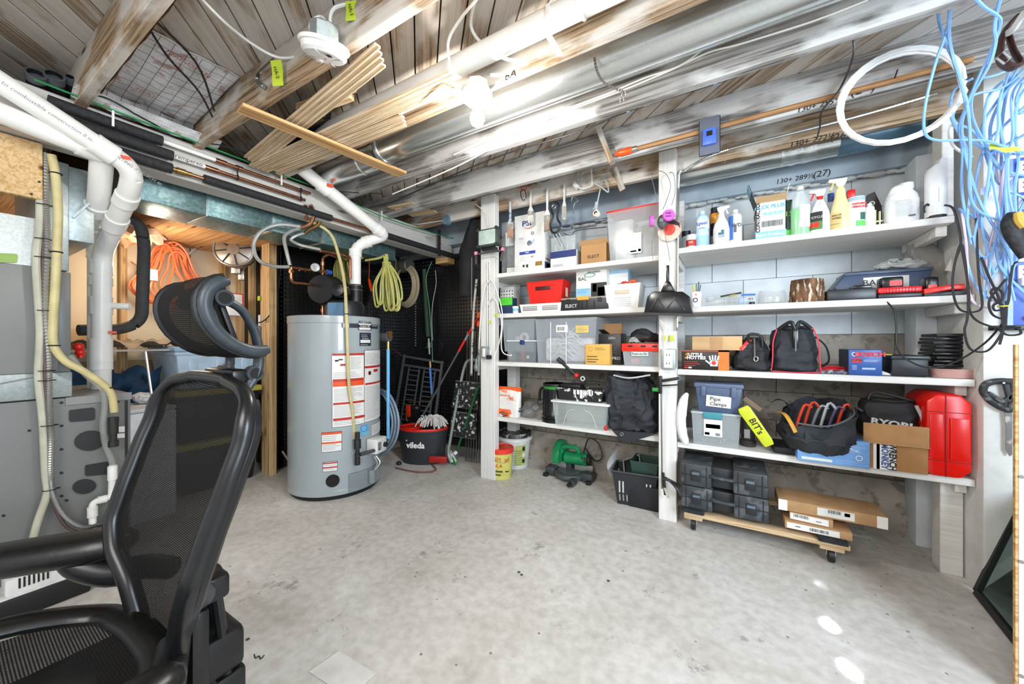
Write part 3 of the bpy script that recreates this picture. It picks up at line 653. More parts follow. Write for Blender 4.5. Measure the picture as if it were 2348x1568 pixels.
# ================= water heater =================
HC=Vector((-2.735,1.81,0)); HR=.334; HT=1.346
def cyl_hit(u,v,R=HR):
    d=W(u,v,y=1.0)-Vector((0,0,HZ)); dx,dy=d.x,d.y
    if d.y<0: d=-d
    a=d.x**2+d.y**2; b=-2*(d.x*HC.x+d.y*HC.y); c=HC.x**2+HC.y**2-R*R; q=b*b-4*a*c
    t=(-b-math.sqrt(max(q,0)))/(2*a); p=Vector((0,0,HZ))+d*t; return math.atan2(p.y-HC.y,p.x-HC.x),p.z
heat=thing('water_heater','tall grey cylindrical gas water heater with safety labels','water heater',HC)
HG=mat('9ea7aa',.28,var=.03,scale=3,coat=.4)
G().lathe([(HR-.01,.035),(HR+.004,.036),(HR+.004,.065),(HR,.07),(HR,HT-.06),(HR+.004,HT-.055),(HR+.004,HT-.005),(HR-.005,HT)],n=72).build('tank',HG,heat)
G().lathe([(HR-.02,.0),(HR-.015,.035)],n=48).build('base_ring',BLK,heat); G().lathe([(HR-.005,HT-.01),(HR-.02,HT-.003),(.001,HT-.003)],n=48).build('top_lid',mat('858d90',.4),heat)
def cpatch(name,u0,u1,v0,v1,m,off=.0015,um=None):
    vm=(v0+v1)/2; um=(u0+u1)/2; a0=cyl_hit(u0,vm)[0];a1=cyl_hit(u1,vm)[0]; z1=cyl_hit(um,v0)[1]; z0=cyl_hit(um,v1)[1]
    R=HR+off; n=max(2,int(abs(u1-u0)/6))
    g=G().grid(lambda a,b:(R*math.cos(a0+(a1-a0)*a),R*math.sin(a0+(a1-a0)*a),z0+(z1-z0)*b),n,1); return g.build(name,m,heat,fix=False)
def cprint(u0,u1,v0,v1,n,m,off=.0025,h=1.3):
    g=G()
    for i in range(n):
        vm=v0+(v1-v0)*(i+.5)/n; ue=u1-(u1-u0)*.35*R_.random()
        a0=cyl_hit(u0,vm)[0];a1=cyl_hit(ue,vm)[0]; z=cyl_hit((u0+u1)/2,vm)[1]; R=HR+off; hh=h*.0016
        g.grid(lambda a,b:(R*math.cos(a0+(a1-a0)*a),R*math.sin(a0+(a1-a0)*a),z+(b-.5)*hh),6,1)
    g.build('small_print',m,heat,fix=False)
LW=mat('e4e3df',.5,var=.02); LR=mat('b82a1c',.5,var=.02); LO=mat('e0521a',.5,var=.02); LG=mat('7d7d7c',.6,var=0); LB=mat('27303c',.4)
for (u0,u1,v0,v1) in ((761,834,812,873),(762,835,868,976),(836,873,803,963),(738,783,991,1035),(741,773,1059,1080)): cpatch('warning_label',u0-1,u1+1,v0-1,v1+1,LB,.001); cpatch('warning_label',u0,u1,v0,v1,LW,.0018)
for (u0,u1,v0,v1,m) in ((762,834,810,815,LR),(763,834,868,874,LR),(763,834,874,885,LO),(764,835,921,926,LR),(764,836,956,962,LR),(836,873,838,843,LR),(837,873,876,880,LR),(738,783,991,996,LO),(738,783,1013,1017,LO),(741,773,1060,1063,LR),(741,773,1070,1073,LR)): cpatch('colour_band',u0,u1,v0,v1,m,.0025)
cprint(804,832,818,846,9,LG); cprint(764,832,852,866,4,LG); cprint(766,832,889,919,10,LG); cprint(766,832,928,954,8,LG); cprint(766,830,963,973,3,LG)
cprint(838,871,808,835,8,LG); cprint(838,871,884,958,20,LG); cprint(740,781,1018,1032,4,LG); cprint(740,781,998,1011,3,LG); cprint(743,771,1064,1069,1,LG); cprint(743,771,1074,1078,1,LG)
cpatch('pictogram',768,776,825,829,INK,.003); cpatch('pictogram',776,786,823,826,INK,.003); cpatch('pictogram',780,792,834,839,LR,.003); cpatch('pictogram',856,865,846,852,LR,.003)
def cdisc(u,v,r,m,name,off=.003,ring=None):
    a,z=cyl_hit(u,v); g=G()
    if ring: g.torus((0,0,0),r,ring,'x',20,5)
    else: g.lathe([(.001,.0),(r,0),(r,.001),(.001,.0015)],n=20,axis='x')
    g.xf(Matrix.Translation(((HR+off)*math.cos(a),(HR+off)*math.sin(a),z))@Matrix.Rotation(a,4,'Z')); return g.build(name,m,heat)
cdisc(847,855,.014,LR,'pictogram',ring=.002); cpatch('pictogram',844,850,851,859,INK,.003)
cpatch('energy_label',826,844,974,989,mat('4f9ccf'),.002); cpatch('energy_label',826,844,990,998,mat('6db0da'),.002); cdisc(834,982,.012,WHITE,'energy_mark',ring=.0015)
cpatch('warning_label',852,873,971,994,LW,.002); cprint(854,870,974,990,5,LG)
cpatch('name_band',783,866,735,752,LB,.001); cpatch('name_band',786,800,736,751,LW,.002); cpatch('name_badge',821,851,731,757,INK,.002); cpatch('name_badge',822,850,732,745,LW,.003); cpatch('name_badge',823,849,751,756,LW,.003); cpatch('name_band',852,864,738,749,mat('6e7780'),.002)
cpatch('support_label',824,850,763,793,mat('232a3a',.4),.002); cpatch('support_label',826,848,779,786,LW,.003); cprint(828,847,766,774,2,WHITE,.004); cprint(826,848,789,792,1,WHITE,.004)
def ctext(s,u,v,size,m,off=.0045,sx=1):
    a,z=cyl_hit(u,v); R=HR+off; o=text(s,size,m,heat,(R*math.cos(a),R*math.sin(a),z),(PI/2,0,a+PI/2),sx=sx); return o
ctext('ⓈSmith'.replace('Ⓢ','AO '),836,739,.030,INK); ctext('ProLine XE',836,748,.019,WHITE,off=.004)
ctext('The experts at',837,776,.010,WHITE)
# base details
a,z=cyl_hit(763,1102); g=G().lathe([(.045,-.005),(.045,.006),(.04,.012),(.001,.012)],n=28,axis='x'); g.xf(Matrix.Translation((HR*math.cos(a),HR*math.sin(a),z))@Matrix.Rotation(a,4,'Z')); g.build('drain_cap',BLKG,heat)
cpatch('access_panel',799,862,1078,1119,mat('848d90',.35),.012); 
aa0=cyl_hit(799,1100)[0]; aa1=cyl_hit(862,1100)[0]
g=G(); pz0=cyl_hit(830,1119)[1]; pz1=cyl_hit(830,1078)[1]
ri=[[( (HR+o_)*math.cos(t),(HR+o_)*math.sin(t),zz) for (o_,zz) in((0,pz0),(.0115,pz0),(.0115,pz1),(0,pz1))] for t in [aa0+(aa1-aa0)*k/8 for k in range(9)]]
g.rings(ri,smooth=False); g.build('access_panel',mat('848d90',.35),heat)
# gas valve
gv=W(853,1017,y=1.62); a,z=cyl_hit(853,1017); pos=Vector(((HR+.05)*math.cos(a),(HR+.05)*math.sin(a),z))
def att(g,a,z,off=0): return g.xf(Matrix.Translation(((HR+off)*math.cos(a),(HR+off)*math.sin(a),z))@Matrix.Rotation(a,4,'Z'))
att(G().box(-.02,-.075,-.06,.075,.06,.055),a,z,.02).build('gas_control',mat('dcdbd6',.4),heat,bev=.012)
att(G().lathe([(.02,0),(.018,.02),(.001,.021)],n=16,axis='x'),a+.06,z-.005,.093).build('control_knob',INK,heat)
att(G().box(.094,-.06,-.03,.096,-.02,.03),a,z).build('small_print',LG,heat)
a,z=cyl_hit(812,1000)
att(G().cyl((.0,0,.10),(.0,0,.04),.017,n=12).cyl((0,0,.045),(0,0,-.02),.026,n=8).cyl((0,0,-.02),(0,0,-.09),.015,n=12).cyl((0,0,-.06),(0,0,-.08),.02,n=8).cyl((0,0,-.14),(0,0,-.09),.02,n=12),a,z-.06,.055).build('gas_fitting',mat('3a3a3b',.4,metal=.6),heat)
att(G().cyl((0,.02,0),(0,.17,.01),.014,n=12),a,z-.13,.055).build('gas_branch',mat('55565a',.4,metal=.6),heat)
a,z=cyl_hit(846,1060); att(G().tube([(0,0,.05),(.02,.01,.0),(.01,-.01,-.05)],.004,6,smoothpath=4).tube([(0,.02,.05),(.03,.03,.0),(.01,.0,-.05)],.004,6,smoothpath=4),a,z,.05).build('wiring',ALU,heat)
att(G().cyl((0,0,-.05),(0,0,-.15),.028,n=16),a,z,.03).build('burner_cover',mat('7f8889',.35),heat)
# blower
bl=Vector((.03,.06,0))
G().lathe([(.15,HT-.01),(.15,HT+.10),(.13,HT+.13),(.06,HT+.14)],bl,24).build('blower_base',mat('23262a',.4),heat)
att(G().box(-.01,-.06,0,.006,.06,.10),-1.05,HT+.01,.15-HR).xf(Matrix.Translation(bl)).build('blue_panel',mat('5f83a3',.4),heat)
g=G().lathe([(.001,-.11),(.11,-.10),(.125,-.05),(.125,.03),(.10,.05),(.001,.05)],(0,0,0),24,'y'); g.xf(Matrix.Translation((-.07,-.02,HT+.22))@Matrix.Rotation(rad(25),4,'Z')); g.build('blower_housing',BLK,heat,bev=0)
g=G().lathe([(.001,-.13),(.045,-.125),(.055,-.10),(.055,0)],(0,0,0),20,'y'); g.xf(Matrix.Translation((.10,.0,HT+.2))@Matrix.Rotation(rad(35),4,'Z')); g.build('blower_motor',BLKG,heat)
G().lathe([(.055,HT+.13),(.052,HT+.27),(.05,HT+.28)],(.055,.14,0),20).build('blower_outlet',BLK,heat)
for zz in (HT+.235,HT+.27): G().torus((.055,.14,zz),.051,.004).build('hose_clamp',ALU,heat)
# relief valve and blue pipe
rv=thing('relief_pipe','blue discharge pipe with grey relief valve at the heater side','pipe',(-2.5,2.11,.3))
G().lathe([(.001,-.06),(.035,-.058),(.038,0),(.036,.055),(.001,.058)],(-2.50,2.10,1.19),18,'x').build('foam_sleeve',mat('4c4c4e',.8,var=.2,scale=60,bmp=1),rv,world=True)
G().cyl((-2.47,2.11,.34),(-2.47,2.11,1.10),.014,n=12).build('blue_pipe',mat('6fb3df',.35),rv,world=True); G().cyl((-2.47,2.11,1.09),(-2.47,2.11,1.16),.015,n=10).box(-2.46,2.08,1.18,-2.43,2.12,1.24).build('valve',BRASS,rv,world=True)
# yellow gas hose
YH=mat('c9bc88',.45,var=.08)
cable('gas_hose',[(-2.74,1.50,2.08)]+path([(752,530,-2.70),(775,580,-2.62),(790,650,-2.50),(794,716,-2.392),(797,800,-2.388),(800,880,-2.39),(808,940,-2.40),(812,990,-2.41),(812,1005,-2.41)],x=-2.4),.0115,YH,'yellow coated flexible gas hose down the front of the heater','gas hose',seg=10)
single('hose_collar',G().torus(W(795,720,x=-2.392),.0135,.004),INK,'small black collar around the yellow hose at heater top','collar')
# copper manifold
cm=thing('copper_manifold','soldered copper pipework with gauge above the water heater','pipework',W(740,700,x=-2.85))
def q(u,v,x=-2.85): return W(u,v,x=x)
def cp(pts,r=.0115,rd=.02,m=COP,name='copper_pipe',n=10): G().tube(elbow_path([q(*p) for p in pts],rd),r,n).build(name,m,cm,world=True)
cp([(740,722),(740,590),(752,583),(795,600)]); cp([(668,612),(668,640),(672,648),(738,655)]); cp([(662,612),(700,618)],.010); cp([(735,622),(754,624)],.013,m=BRASS,name='valve')
cp([(735,575,-2.7),(790,585,-2.7),(803,590,-2.65),(803,640,-2.65)],.0105)
for u,v in ((740,635),(740,680),(740,712),(740,605)): 
    p=q(u,v); G().cyl(p-Vector((0,0,.014)),p+Vector((0,0,.014)),.016,n=12).build('coupling',COP,cm,world=True)
for u,v in ((668,622),(690,617),(732,655)): p=q(u,v); G().cyl(p-Vector((0,.012,.0)),p+Vector((0,.012,0)),.015,n=12).build('coupling',COP,cm,world=True)
cp([(700,618),(735,622)],.012,m=BRASS,name='valve_body')
p=q(718,614)+Vector((.03,0,0)); ax=(Vector((0,0,1.3))-p).normalized().to_track_quat('Z','Y').to_matrix().to_4x4()
G().lathe([(.001,-.015),(.033,-.015),(.035,.004),(.033,.008),(.03,.004)],n=28).xf(Matrix.Translation(p)@ax).build('gauge_case',ALU,cm,world=True)
G().lathe([(.031,.004),(.001,.004)],n=28).xf(Matrix.Translation(p)@ax).build('gauge_face',WHITE,cm,world=True); G().box(-.001,-.004,.0045,.001,.02,.0055).xf(Matrix.Translation(p)@ax@Matrix.Rotation(rad(40),4,'Z')).build('gauge_needle',INK,cm,world=True)
p=q(752,624); G().cyl(p-Vector((0,.012,0)),p+Vector((0,.025,0)),.02,n=14).build('blue_knob',mat('2f62c8',.35),cm,world=True)
cp([(712,470,-2.60),(722,490,-2.62),(712,515,-2.66),(690,522,-2.7)],.014,.03); cp([(700,470,-2.6),(703,505,-2.66)],.012); cp([(735,498,-2.66),(732,515,-2.68),(706,528,-2.74),(700,535,-2.76)],.014,.03,m=BRASS,name='elbow')
HOSE=mat('a9aaa6',.35,metal=.3,var=.1)
cable('braided_hose',[q(a,b,c) for a,b,c in((692,520,-2.7),(640,515,-2.76),(600,530,-2.8),(582,560,-2.82),(592,595,-2.84),(625,610,-2.85),(662,612,-2.85))],.0125,HOSE,'grey braided hose making a wide loop to the left of the manifold','hose',n=7,seg=10)
cable('braided_hose',[q(a,b,c) for a,b,c in((688,524,-2.7),(668,530,-2.76),(652,545,-2.82),(658,580,-2.85),(665,608,-2.85))],.0125,HOSE,'grey braided hose dropping straight to the manifold','hose',n=7,seg=10)
cable('braided_hose',[q(a,b,c) for a,b,c in((703,533,-2.76),(680,540,-2.8),(668,550,-2.82),(690,562,-2.82),(735,572,-2.72))],.0115,HOSE,'grey braided hose curving along to the right hand copper pipe','hose',n=7,seg=10)
# ================= left: furnace, pipes, utility room =================
FX=-2.75
def fp(u,v,x=FX): return W(u,v,x=x)
FG=mat('767876',.4,var=.03,scale=4); FG2=mat('868785',.4,var=.03,scale=4); BLKP=mat('222426',.55,var=.1)
fu=thing('furnace','grey sheet metal furnace cabinet with round black knock-outs at left','furnace',(-3.1,.2,0))
yb=fp(300,900).y
G().box(-3.5,-.5,.03,FX,yb,.88).build('lower_cabinet',FG,fu,bev=.006,world=True)
G().box(-3.5,-.5,0,FX-.01,yb-.01,.03).build('plinth',BLK,fu,world=True)
G().box(FX,fp(150,1).y,.845,FX+.006,yb+.002,.882).build('cabinet_lip',FG2,fu,world=True)
G().box(FX,yb-.022,.05,FX+.004,yb-.012,.84).build('panel_seam',BLK,fu,world=True)
def pplate(parent,name,pxs,m,t=.006,x=FX):
    ps=[fp(u,v,x) for u,v in pxs]; return G().prism([(p.y,p.z) for p in ps][::1],x,x+t,'x').build(name,m,parent,world=True)
def ell(cu,cv,ru,rv,n=20,sk=-.18): return [(cu+ru*math.cos(2*PI*k/n),cv+rv*math.sin(2*PI*k/n)+sk*ru*math.cos(2*PI*k/n)*.5) for k in range(n)]
pplate(fu,'knock_out',[(160,940),(213,934),(217,938),(217,960),(213,963),(162,967),(158,963),(158,944)],BLKP)
pplate(fu,'knock_out',ell(206,1010,36,23),BLKP); pplate(fu,'knock_out',[(197,1066),(246,1058),(250,1062),(250,1085),(246,1087),(198,1091),(195,1088),(195,1070)],BLKP); pplate(fu,'knock_out',ell(193,1115,27,17),BLKP)
for u,v in ((141,923),(141,976),(141,1030),(141,1084),(141,1137),(153,1147),(67,987),(8,1182),(276,1097),(276,1119),(276,1140),(270,921)): pplate(fu,'screw_hole',ell(u,v,4.5,3,8),INK,.003)
for v0,v1 in ((978,991),(994,1004)): pplate(fu,'rating_label',[(268,v0),(285,v0-1),(285,v1-1),(268,v1)],WHITE,.007)
z0,z1=.885,.985
G().box(-3.4,-.5,z0,FX+.0,fp(166,860).y,z1+.02).build('transition_duct',GALVD,fu,bev=.004,world=True)
G().box(-3.4,-.5,z1+.02,FX-.005,fp(135,700).y,1.50).build('coil_cabinet',FG2,fu,bev=.005,world=True)
G().box(-3.4,fp(135,700).y,z1+.02,FX-.03,fp(166,700).y,1.49).build('cabinet_edge',FG,fu,bev=.004,world=True)
G().box(-3.4,-.5,1.50,FX-.01,fp(90,500).y,1.72).build('plenum_front',mk_galv('galvanised_bright','b9bbb5','c9cac4',.35,120,.5),fu,world=True)
G().box(-3.45,fp(90,500).y,1.50,FX-.06,fp(165,500).y,2.03).build('plenum',GALVD,fu,bev=.004,world=True)
G().box(-3.5,fp(165,500).y,1.66,FX-.09,fp(215,500).y+.02,2.03).build('plenum',GALVD,fu,bev=.004,world=True)
G().bar(fp(165,500,-2.835)+Vector((.02,0,0)),fp(222,452,-2.82)+Vector((.02,0,0)),.008,.008).build('cross_break',GALV,fu,world=True)
pplate(fu,'green_tape',[(-5,580),(38,582),(41,588),(39,602),(-5,602)],mat('93b05a',.6),.004,FX-.003)
for v in (835,): G().tube([fp(0,880),fp(90,862)],.004,6).build('cable',WIREG,fu,world=True)
pw=thing('plywood_panel','square pine plywood panel screwed under the beam at left','panel',(-2.7,0,1.8))
G().box(-2.74,-.5,1.80,-2.70,fp(98,400,-2.70).y,2.055).build('board',wood('ply','e0c294','c39a63',None),pw,bev=.003,world=True)
for u,v in ((90,315),(90,417),(72,445)): G().lathe([(.001,.0),(.005,0),(.004,.003),(.001,.003)],n=8,axis='x').xf(Matrix.Translation(fp(u,v,-2.70))).build('screw',INK,pw,world=True)
# flue pipes at left
v1=thing('flue_pipe','upper thick white flue pipe angling down to the furnace top','pipe',(-3.1,.6,.9))
A=[fp(-60,150,-2.47),fp(305,385,-2.53),Vector((-2.62,.605,1.93)),Vector((-3.10,.60,1.66)),Vector((-3.12,.60,.882))]
def dirn(a,b): return (b-a).normalized()
pipe(v1,'pipe',A,.042,PVC,.07,20,coup=[(A[1]-dirn(A[0],A[1])*.11,dirn(A[0],A[1]),.08),(Vector((-2.69,.605,1.89)),dirn(A[2],A[3]),.07),(Vector((-2.86,.603,1.795)),dirn(A[2],A[3]),.09),((-3.115,.6,1.58),(0,0,1),.08),((-3.12,.6,1.50),(0,0,1),.05),((-3.12,.60,1.36),(0,0,1),.10),((-3.12,.60,1.10),(0,0,1),.14),((-3.12,.6,1.02),(0,0,1),.06)],cr=1.15)
G().cyl((-3.10,.62,1.36),(-3.04,.70,1.36),.018,n=12).build('tee_stub',PVC,v1,world=True)
def sticker(parent,p,s=.012):
    n=(Vector((0,0,HZ))-p).normalized(); M_=Matrix.Translation(p)@n.to_track_quat('Z','Y').to_matrix().to_4x4(); G().box(-s*1.4,-s*.6,0,s*1.4,s*.6,.001).xf(M_).build('orange_sticker',mat('e0451e'),parent,world=True)
sticker(v1,fp(289,361,-2.475)); sticker(v1,fp(258,762,-3.062))
tx=text('Min Clearance to combustible construction 0 in.  FLUE VENTING  PVC SCH 40',.02,mat('8a8a88'),v1,Vector((-2.46,.30,2.135))-v1.location,(0,0,0)); 
d_=dirn(A[0],A[1]); n_=(Vector((0,0,HZ))-(A[0]+A[1])*.5); n_=(n_-d_*n_.dot(d_)).normalized(); b_=n_.cross(d_); Mx=Matrix((d_,b_,n_)).transposed(); tx.rotation_euler=Mx.to_euler(); tx.location=(A[0]*.45+A[1]*.55)+n_*.0425+b_*.005-v1.location
v2=thing('flue_pipe','lower white flue pipe behind the first, turning down behind it','pipe',(-3.2,.5,.9))
B=[fp(-60,235,-2.53),fp(235,352,-2.57),Vector((-2.80,.53,1.88)),fp(203,540,-3.15),fp(213,580,-3.22),fp(213,900,-3.22)]
pipe(v2,'pipe',B[:4],.042,PVC,.06,20,coup=[(B[1]-dirn(B[0],B[1])*.04,dirn(B[0],B[1]),.08),(B[2]*.8+B[3]*.2,dirn(B[2],B[3]),.08),(B[2]*.2+B[3]*.8,dirn(B[2],B[3]),.10)])
pipe(v2,'pipe',B[3:],.024,PVC,.03,16,coup=[(B[4],(0,0,1),.06)])
# foam insulated return pipe
fo=thing('insulated_pipe','thick black foam covered pipe bending between the white pipes and the cord','pipe',(-3.3,.8,1.2))
G().tube(elbow_path([fp(285,500,-3.25),fp(322,512,-3.3),fp(331,560,-3.3),fp(325,735,-3.3),fp(285,755,-3.28),fp(180,757,-3.25)],.06,8),.032,16).build('foam_sleeve',mat('3a3b3c',.8,var=.1,scale=40,bmp=.4),fo,world=True)
G().torus(fp(325,545,-3.28),.034,.003,'z').build('joint',BLK,fo,world=True)
# hoses down the furnace
hx=-2.72
cable('drain_hose',[fp(u,v,hx) for u,v in((92,425),(91,520),(83,600),(92,760),(88,860),(98,960),(104,1080),(108,1130),(85,1200),(62,1290),(45,1345))],.0135,mat('b9b7a4',.4,var=.08),'grey-beige drain hose strapped down the furnace side','hose',n=5,seg=10)
pts=crom([fp(u,v,hx+.01) for u,v in((105,350),(106,460),(108,560),(105,700),(112,830),(113,930),(117,1000),(116,1090),(124,1140),(150,1185),(190,1208),(230,1200),(268,1185))],34)
single('flexible_conduit',G().tube(pts,[.0115 if i%2 else .0085 for i in range(len(pts))],8),ALU,'shiny flexible steel conduit curling across the furnace side','conduit')
cable('brown_cable',[fp(u,v,hx+.005) for u,v in((101,440),(98,600),(99,740),(104,900),(110,1040),(118,1140),(150,1205),(195,1225))],.006,mat('5b4641',.5),'brown cable following the steel conduit','cable')
cable('gas_hose',[fp(u,v,hx+.02) for u,v in((118,355),(127,400),(133,480),(131,560),(128,640),(122,740),(124,792),(150,828),(190,850),(235,880),(256,905),(262,945))],.0155,YH,'yellow coated gas hose running down the furnace beside the white pipes','gas hose',n=6,seg=12)
gf=thing('pipe_fitting','black iron pipe fitting under the yellow hose on the furnace','fitting',fp(260,990,-2.71))
G().cyl((0,0,.075),(0,0,.045),.020,n=8).cyl((0,0,.045),(0,0,-.01),.019,n=14).cyl((0,0,-.01),(0,0,-.06),.014,n=12).cyl((0,0,-.045),(0,0,-.075),.02,n=8).build('fitting',mat('3a3937',.45,metal=.5),gf)
cable('clear_tube',[fp(u,v,-2.72) for u,v in((160,815),(200,862),(235,893),(240,930),(236,975),(242,1020),(256,1055),(257,1075))],.0125,clear('b9bbb6',.55,.2),'clear drain tube behind the yellow hose','tube',n=6,seg=10)
dp=thing('drain_pipe','white plastic condensate drain with elbows on the furnace side','pipe',fp(230,1140,-2.71))
D_=[fp(258,1066,-2.72),fp(256,1140,-2.72),fp(212,1150,-2.72),fp(213,1240,-2.72)]
pipe(dp,'pipe',D_,.014,mat('eeede9',.35),.025,12,coup=[(D_[0]-Vector((0,0,.04)),(0,0,1),.07),(D_[2]-Vector((0,0,.05)),(0,0,1),.05),((D_[1]+D_[2])/2,dirn(D_[1],D_[2]),.03)],cr=1.35)
ZT=[(104,470),(100,548),(100,590),(106,712),(108,850),(108,872),(114,975),(118,1122)]
for i,(u,v) in enumerate(ZT): 
    p=fp(u,v,hx+.012); single('cable_tie',G().torus((0,0,0),.026,.002,'z',16,5,sx=.5,sy=1.0),INK,['topmost','second','third','fourth','fifth','sixth','seventh','lowest'][i]+' black cable tie around the hoses on the furnace, counted from the top','cable tie','ties on the furnace hoses',loc=p)
for i,(u,v) in enumerate(((129,398),(130,578),(124,792),(258,888))):
    single('cable_tie',G().torus((0,0,0),.018,.003,'z',16,5),INK,['topmost','second','third','lowest'][i]+' black clip around the yellow hose by the furnace, counted from the top','cable tie','clips on the yellow hose',loc=fp(u,v,hx+.02))
cable('wire_bundle',[fp(u,v,-2.70) for u,v in((262,1180),(250,1200),(205,1212),(240,1215),(262,1235),(255,1265),(248,1280),(262,1278))],.003,WIREB,'tangle of thin black wires by the chair arm','wire')
# condensate pump
cp_=thing('condensate_pump','condensate pump with a white vented lid on a black tank','pump',(-2.60,.335,0)); cp_.scale=(.62,.56,.72)
G().box(-.13,-.28,0,.11,.22,.135).build('tank',BLK,cp_,bev=.02); G().box(-.10,-.20,.14,.085,.2,.235).build('cover',mat('e6e6e4',.35),cp_,bev=.012); G().box(-.13,-.28,.132,.11,.22,.144).build('lid',mat('e1e1df',.35),cp_,bev=.006)
for i in range(7): G().box(.080,-.14+i*.022,.17,.088,-.13+i*.022,.228).build('vent_slot',INK,cp_)
G().torus((.03,-.245,.146),.028,.005,sx=1.2,sy=.8).build('inlet',INK,cp_)
# rectangular duct behind the beam
rd=thing('rectangular_duct','long blue-grey rectangular sheet metal duct behind the beam','duct',(-3.0,1.4,2.0))
GT=mk_galv('galvanised_teal','5d7a7c','7f999a',.4,60,.6)
y=.62
while y<2.5: G().box(-3.18,y,1.955,-2.86,min(y+.38,3.0),2.25).build('duct_section',GT,rd,bev=.004,world=True); G().box(-3.182,y-.004,1.95,-2.855,y+.004,2.252).build('duct_seam',GALV,rd,world=True); y+=.384
single('corner_duct',G().lathe([(.10,.0),(.11,.01),(.11,.5),(.10,.51)],(0,0,0),20,'x').xf(Matrix.Translation((-3.4,2.9,2.0))@Matrix.Scale(.7,4)),mat('6d6a62',.5,metal=.5,var=.3,scale=9,bmp=1),'crumpled dark flexible duct in the far corner under the beam','duct')
# utility walls
CREAM=mat('e3d3b4',.7,var=.05,scale=2)
wu=struct('wall_utility',G().box(-4.34,-.8,0,-4.25,1.75,2.45),mat('b99d70',.8))
for i,y in enumerate((-.45,.0,.46,.93,1.36)):
    G().box(-4.25,y,1.0,-4.235,y+.44,2.02).build('wall_panel',CREAM,wu,bev=.002)
for y in (.44,.93,1.60): member('stud',(-4.21,y,0),(-4.21,y,2.1),.04,.05,STUD,wu)
member('top_plate',(-4.2,-.4,2.06),(-4.2,1.7,2.06),.09,.04,STUD,wu)
wp_=struct('wall_partition',G().box(-4.3,1.76,0,-3.5,1.80,2.3),mat('2c2926',.8))
for x in (-4.16,-3.93,-3.70): member('stud',(x,1.735,0),(x,1.735,2.2),.05,.045,STUD,wp_)
member('corner_stud',(-3.46,1.66,0),(-3.46,1.66,2.25),.06,.13,STUD,wp_); G().box(-4.25,1.74,1.25,-4.15,1.76,2.1).build('plywood_strip',wood('ply2','b98d55','8c6538',None),wp_)
o=text('3B',.05,mat('4a3a30'),wp_,(-3.41,1.625,1.33),(PI/2,0,PI/2))
G().box(-4.2,-.8,2.0,-3.25,1.72,2.05).build('copper_lit_board',wood('osb','c79a6a','9a6d42',None),wu)
cl_=thing('kraft_insulation','crumpled brown kraft paper insulation near the duct end','insulation',(-3.6,.75,1.95))
G().grid(lambda a,b:(-3.35-.6*a,.62+.35*b,1.93+.04*math.sin(a*17+b*5)*math.cos(b*13)-.05*b),24,14).build('paper',mat('b08562',.6,var=.3,scale=12,bmp=1),cl_,world=True,fix=False,disp=.02,dsc=14)
# orange extension cord hanging
ec=G(); rr=random.Random(3); c=fp(388,640,-4.05)
for k in range(11):
    pts=[]; w=rr.uniform(.10,.19); h=rr.uniform(.18,.26); off=rr.uniform(-.05,.05); ph=rr.uniform(-.5,.5)
    for j in range(9):
        a=2*PI*j/9; pts.append(c+Vector((rr.uniform(-.02,.05),off+w*math.sin(a)*(1.25 if math.cos(a)<0 else .6)+.1*ph*(math.cos(a)-1),.05+h*math.cos(a)*(1 if math.cos(a)>0 else 1.15))))
    ec.tube(pts,.0085,6,closed=True,smoothpath=5)
single('extension_cable',ec,mat('f07a4a',.4),'tangled orange extension cord hanging on the cream wall','cord')
cable('brown_cable',[fp(u,v,-4.1) for u,v in((300,600),(330,618),(350,612))]+[fp(u,v,-4.1) for u,v in((385,560),(402,520))],.006,mat('a5683d'),'thin copper coloured cable across the cream wall','cable')
cable('electrical_cable',[fp(u,v,-4.18) for u,v in((395,600),(430,585),(470,545),(490,515))],.008,WIREW,'white cable curving up the cream wall to the fixture','cable')
ob_=thing('outlet_box','white outlet box on the cream wall beside the foam pipe','outlet',fp(345,630,-4.0)); G().box(-.2,-.04,-.045,.02,.04,.045).build('box',WHITE,ob_,bev=.004)
for z in (-.02,.02): G().box(.02,-.015,z-.006,.022,-.008,z+.006).build('slot',INK,ob_)
# cast aluminium fixture
ff=thing('round_fixture','round cast aluminium housing with eight radial ribs on its face','fixture',fp(536,572,-3.72)); M0=Matrix.Rotation(rad(-38),4,'Z')
AM=mat('a49d94',.36,metal=.8,var=.15,scale=9)
G().lathe([(.001,.015),(.125,.012),(.15,.0),(.158,-.03),(.15,-.09),(.13,-.13),(.08,-.14),(.075,-.24),(.001,-.25)],n=40,axis='x').xf(M0).build('housing',AM,ff)
G().lathe([(.001,.018),(.045,.017),(.05,.012)],n=24,axis='x').xf(M0).build('hub',AM,ff); G().torus((.012,0,0),.143,.008,'x',40,8).xf(M0).build('rim',AM,ff)
for k in range(8):
    a=2*PI*k/8+.2; G().bar((.017,.05*math.cos(a),.05*math.sin(a)),(.014,.135*math.cos(a),.135*math.sin(a)),.010,.008,(1,0,0)).xf(M0).build('rib',BLK,ff)
G().box(-.16,-.04,-.2,-.06,.03,-.12).box(-.14,-.0,-.25,-.1,.05,-.16).xf(M0).build('bracket',AM,ff,bev=.008)
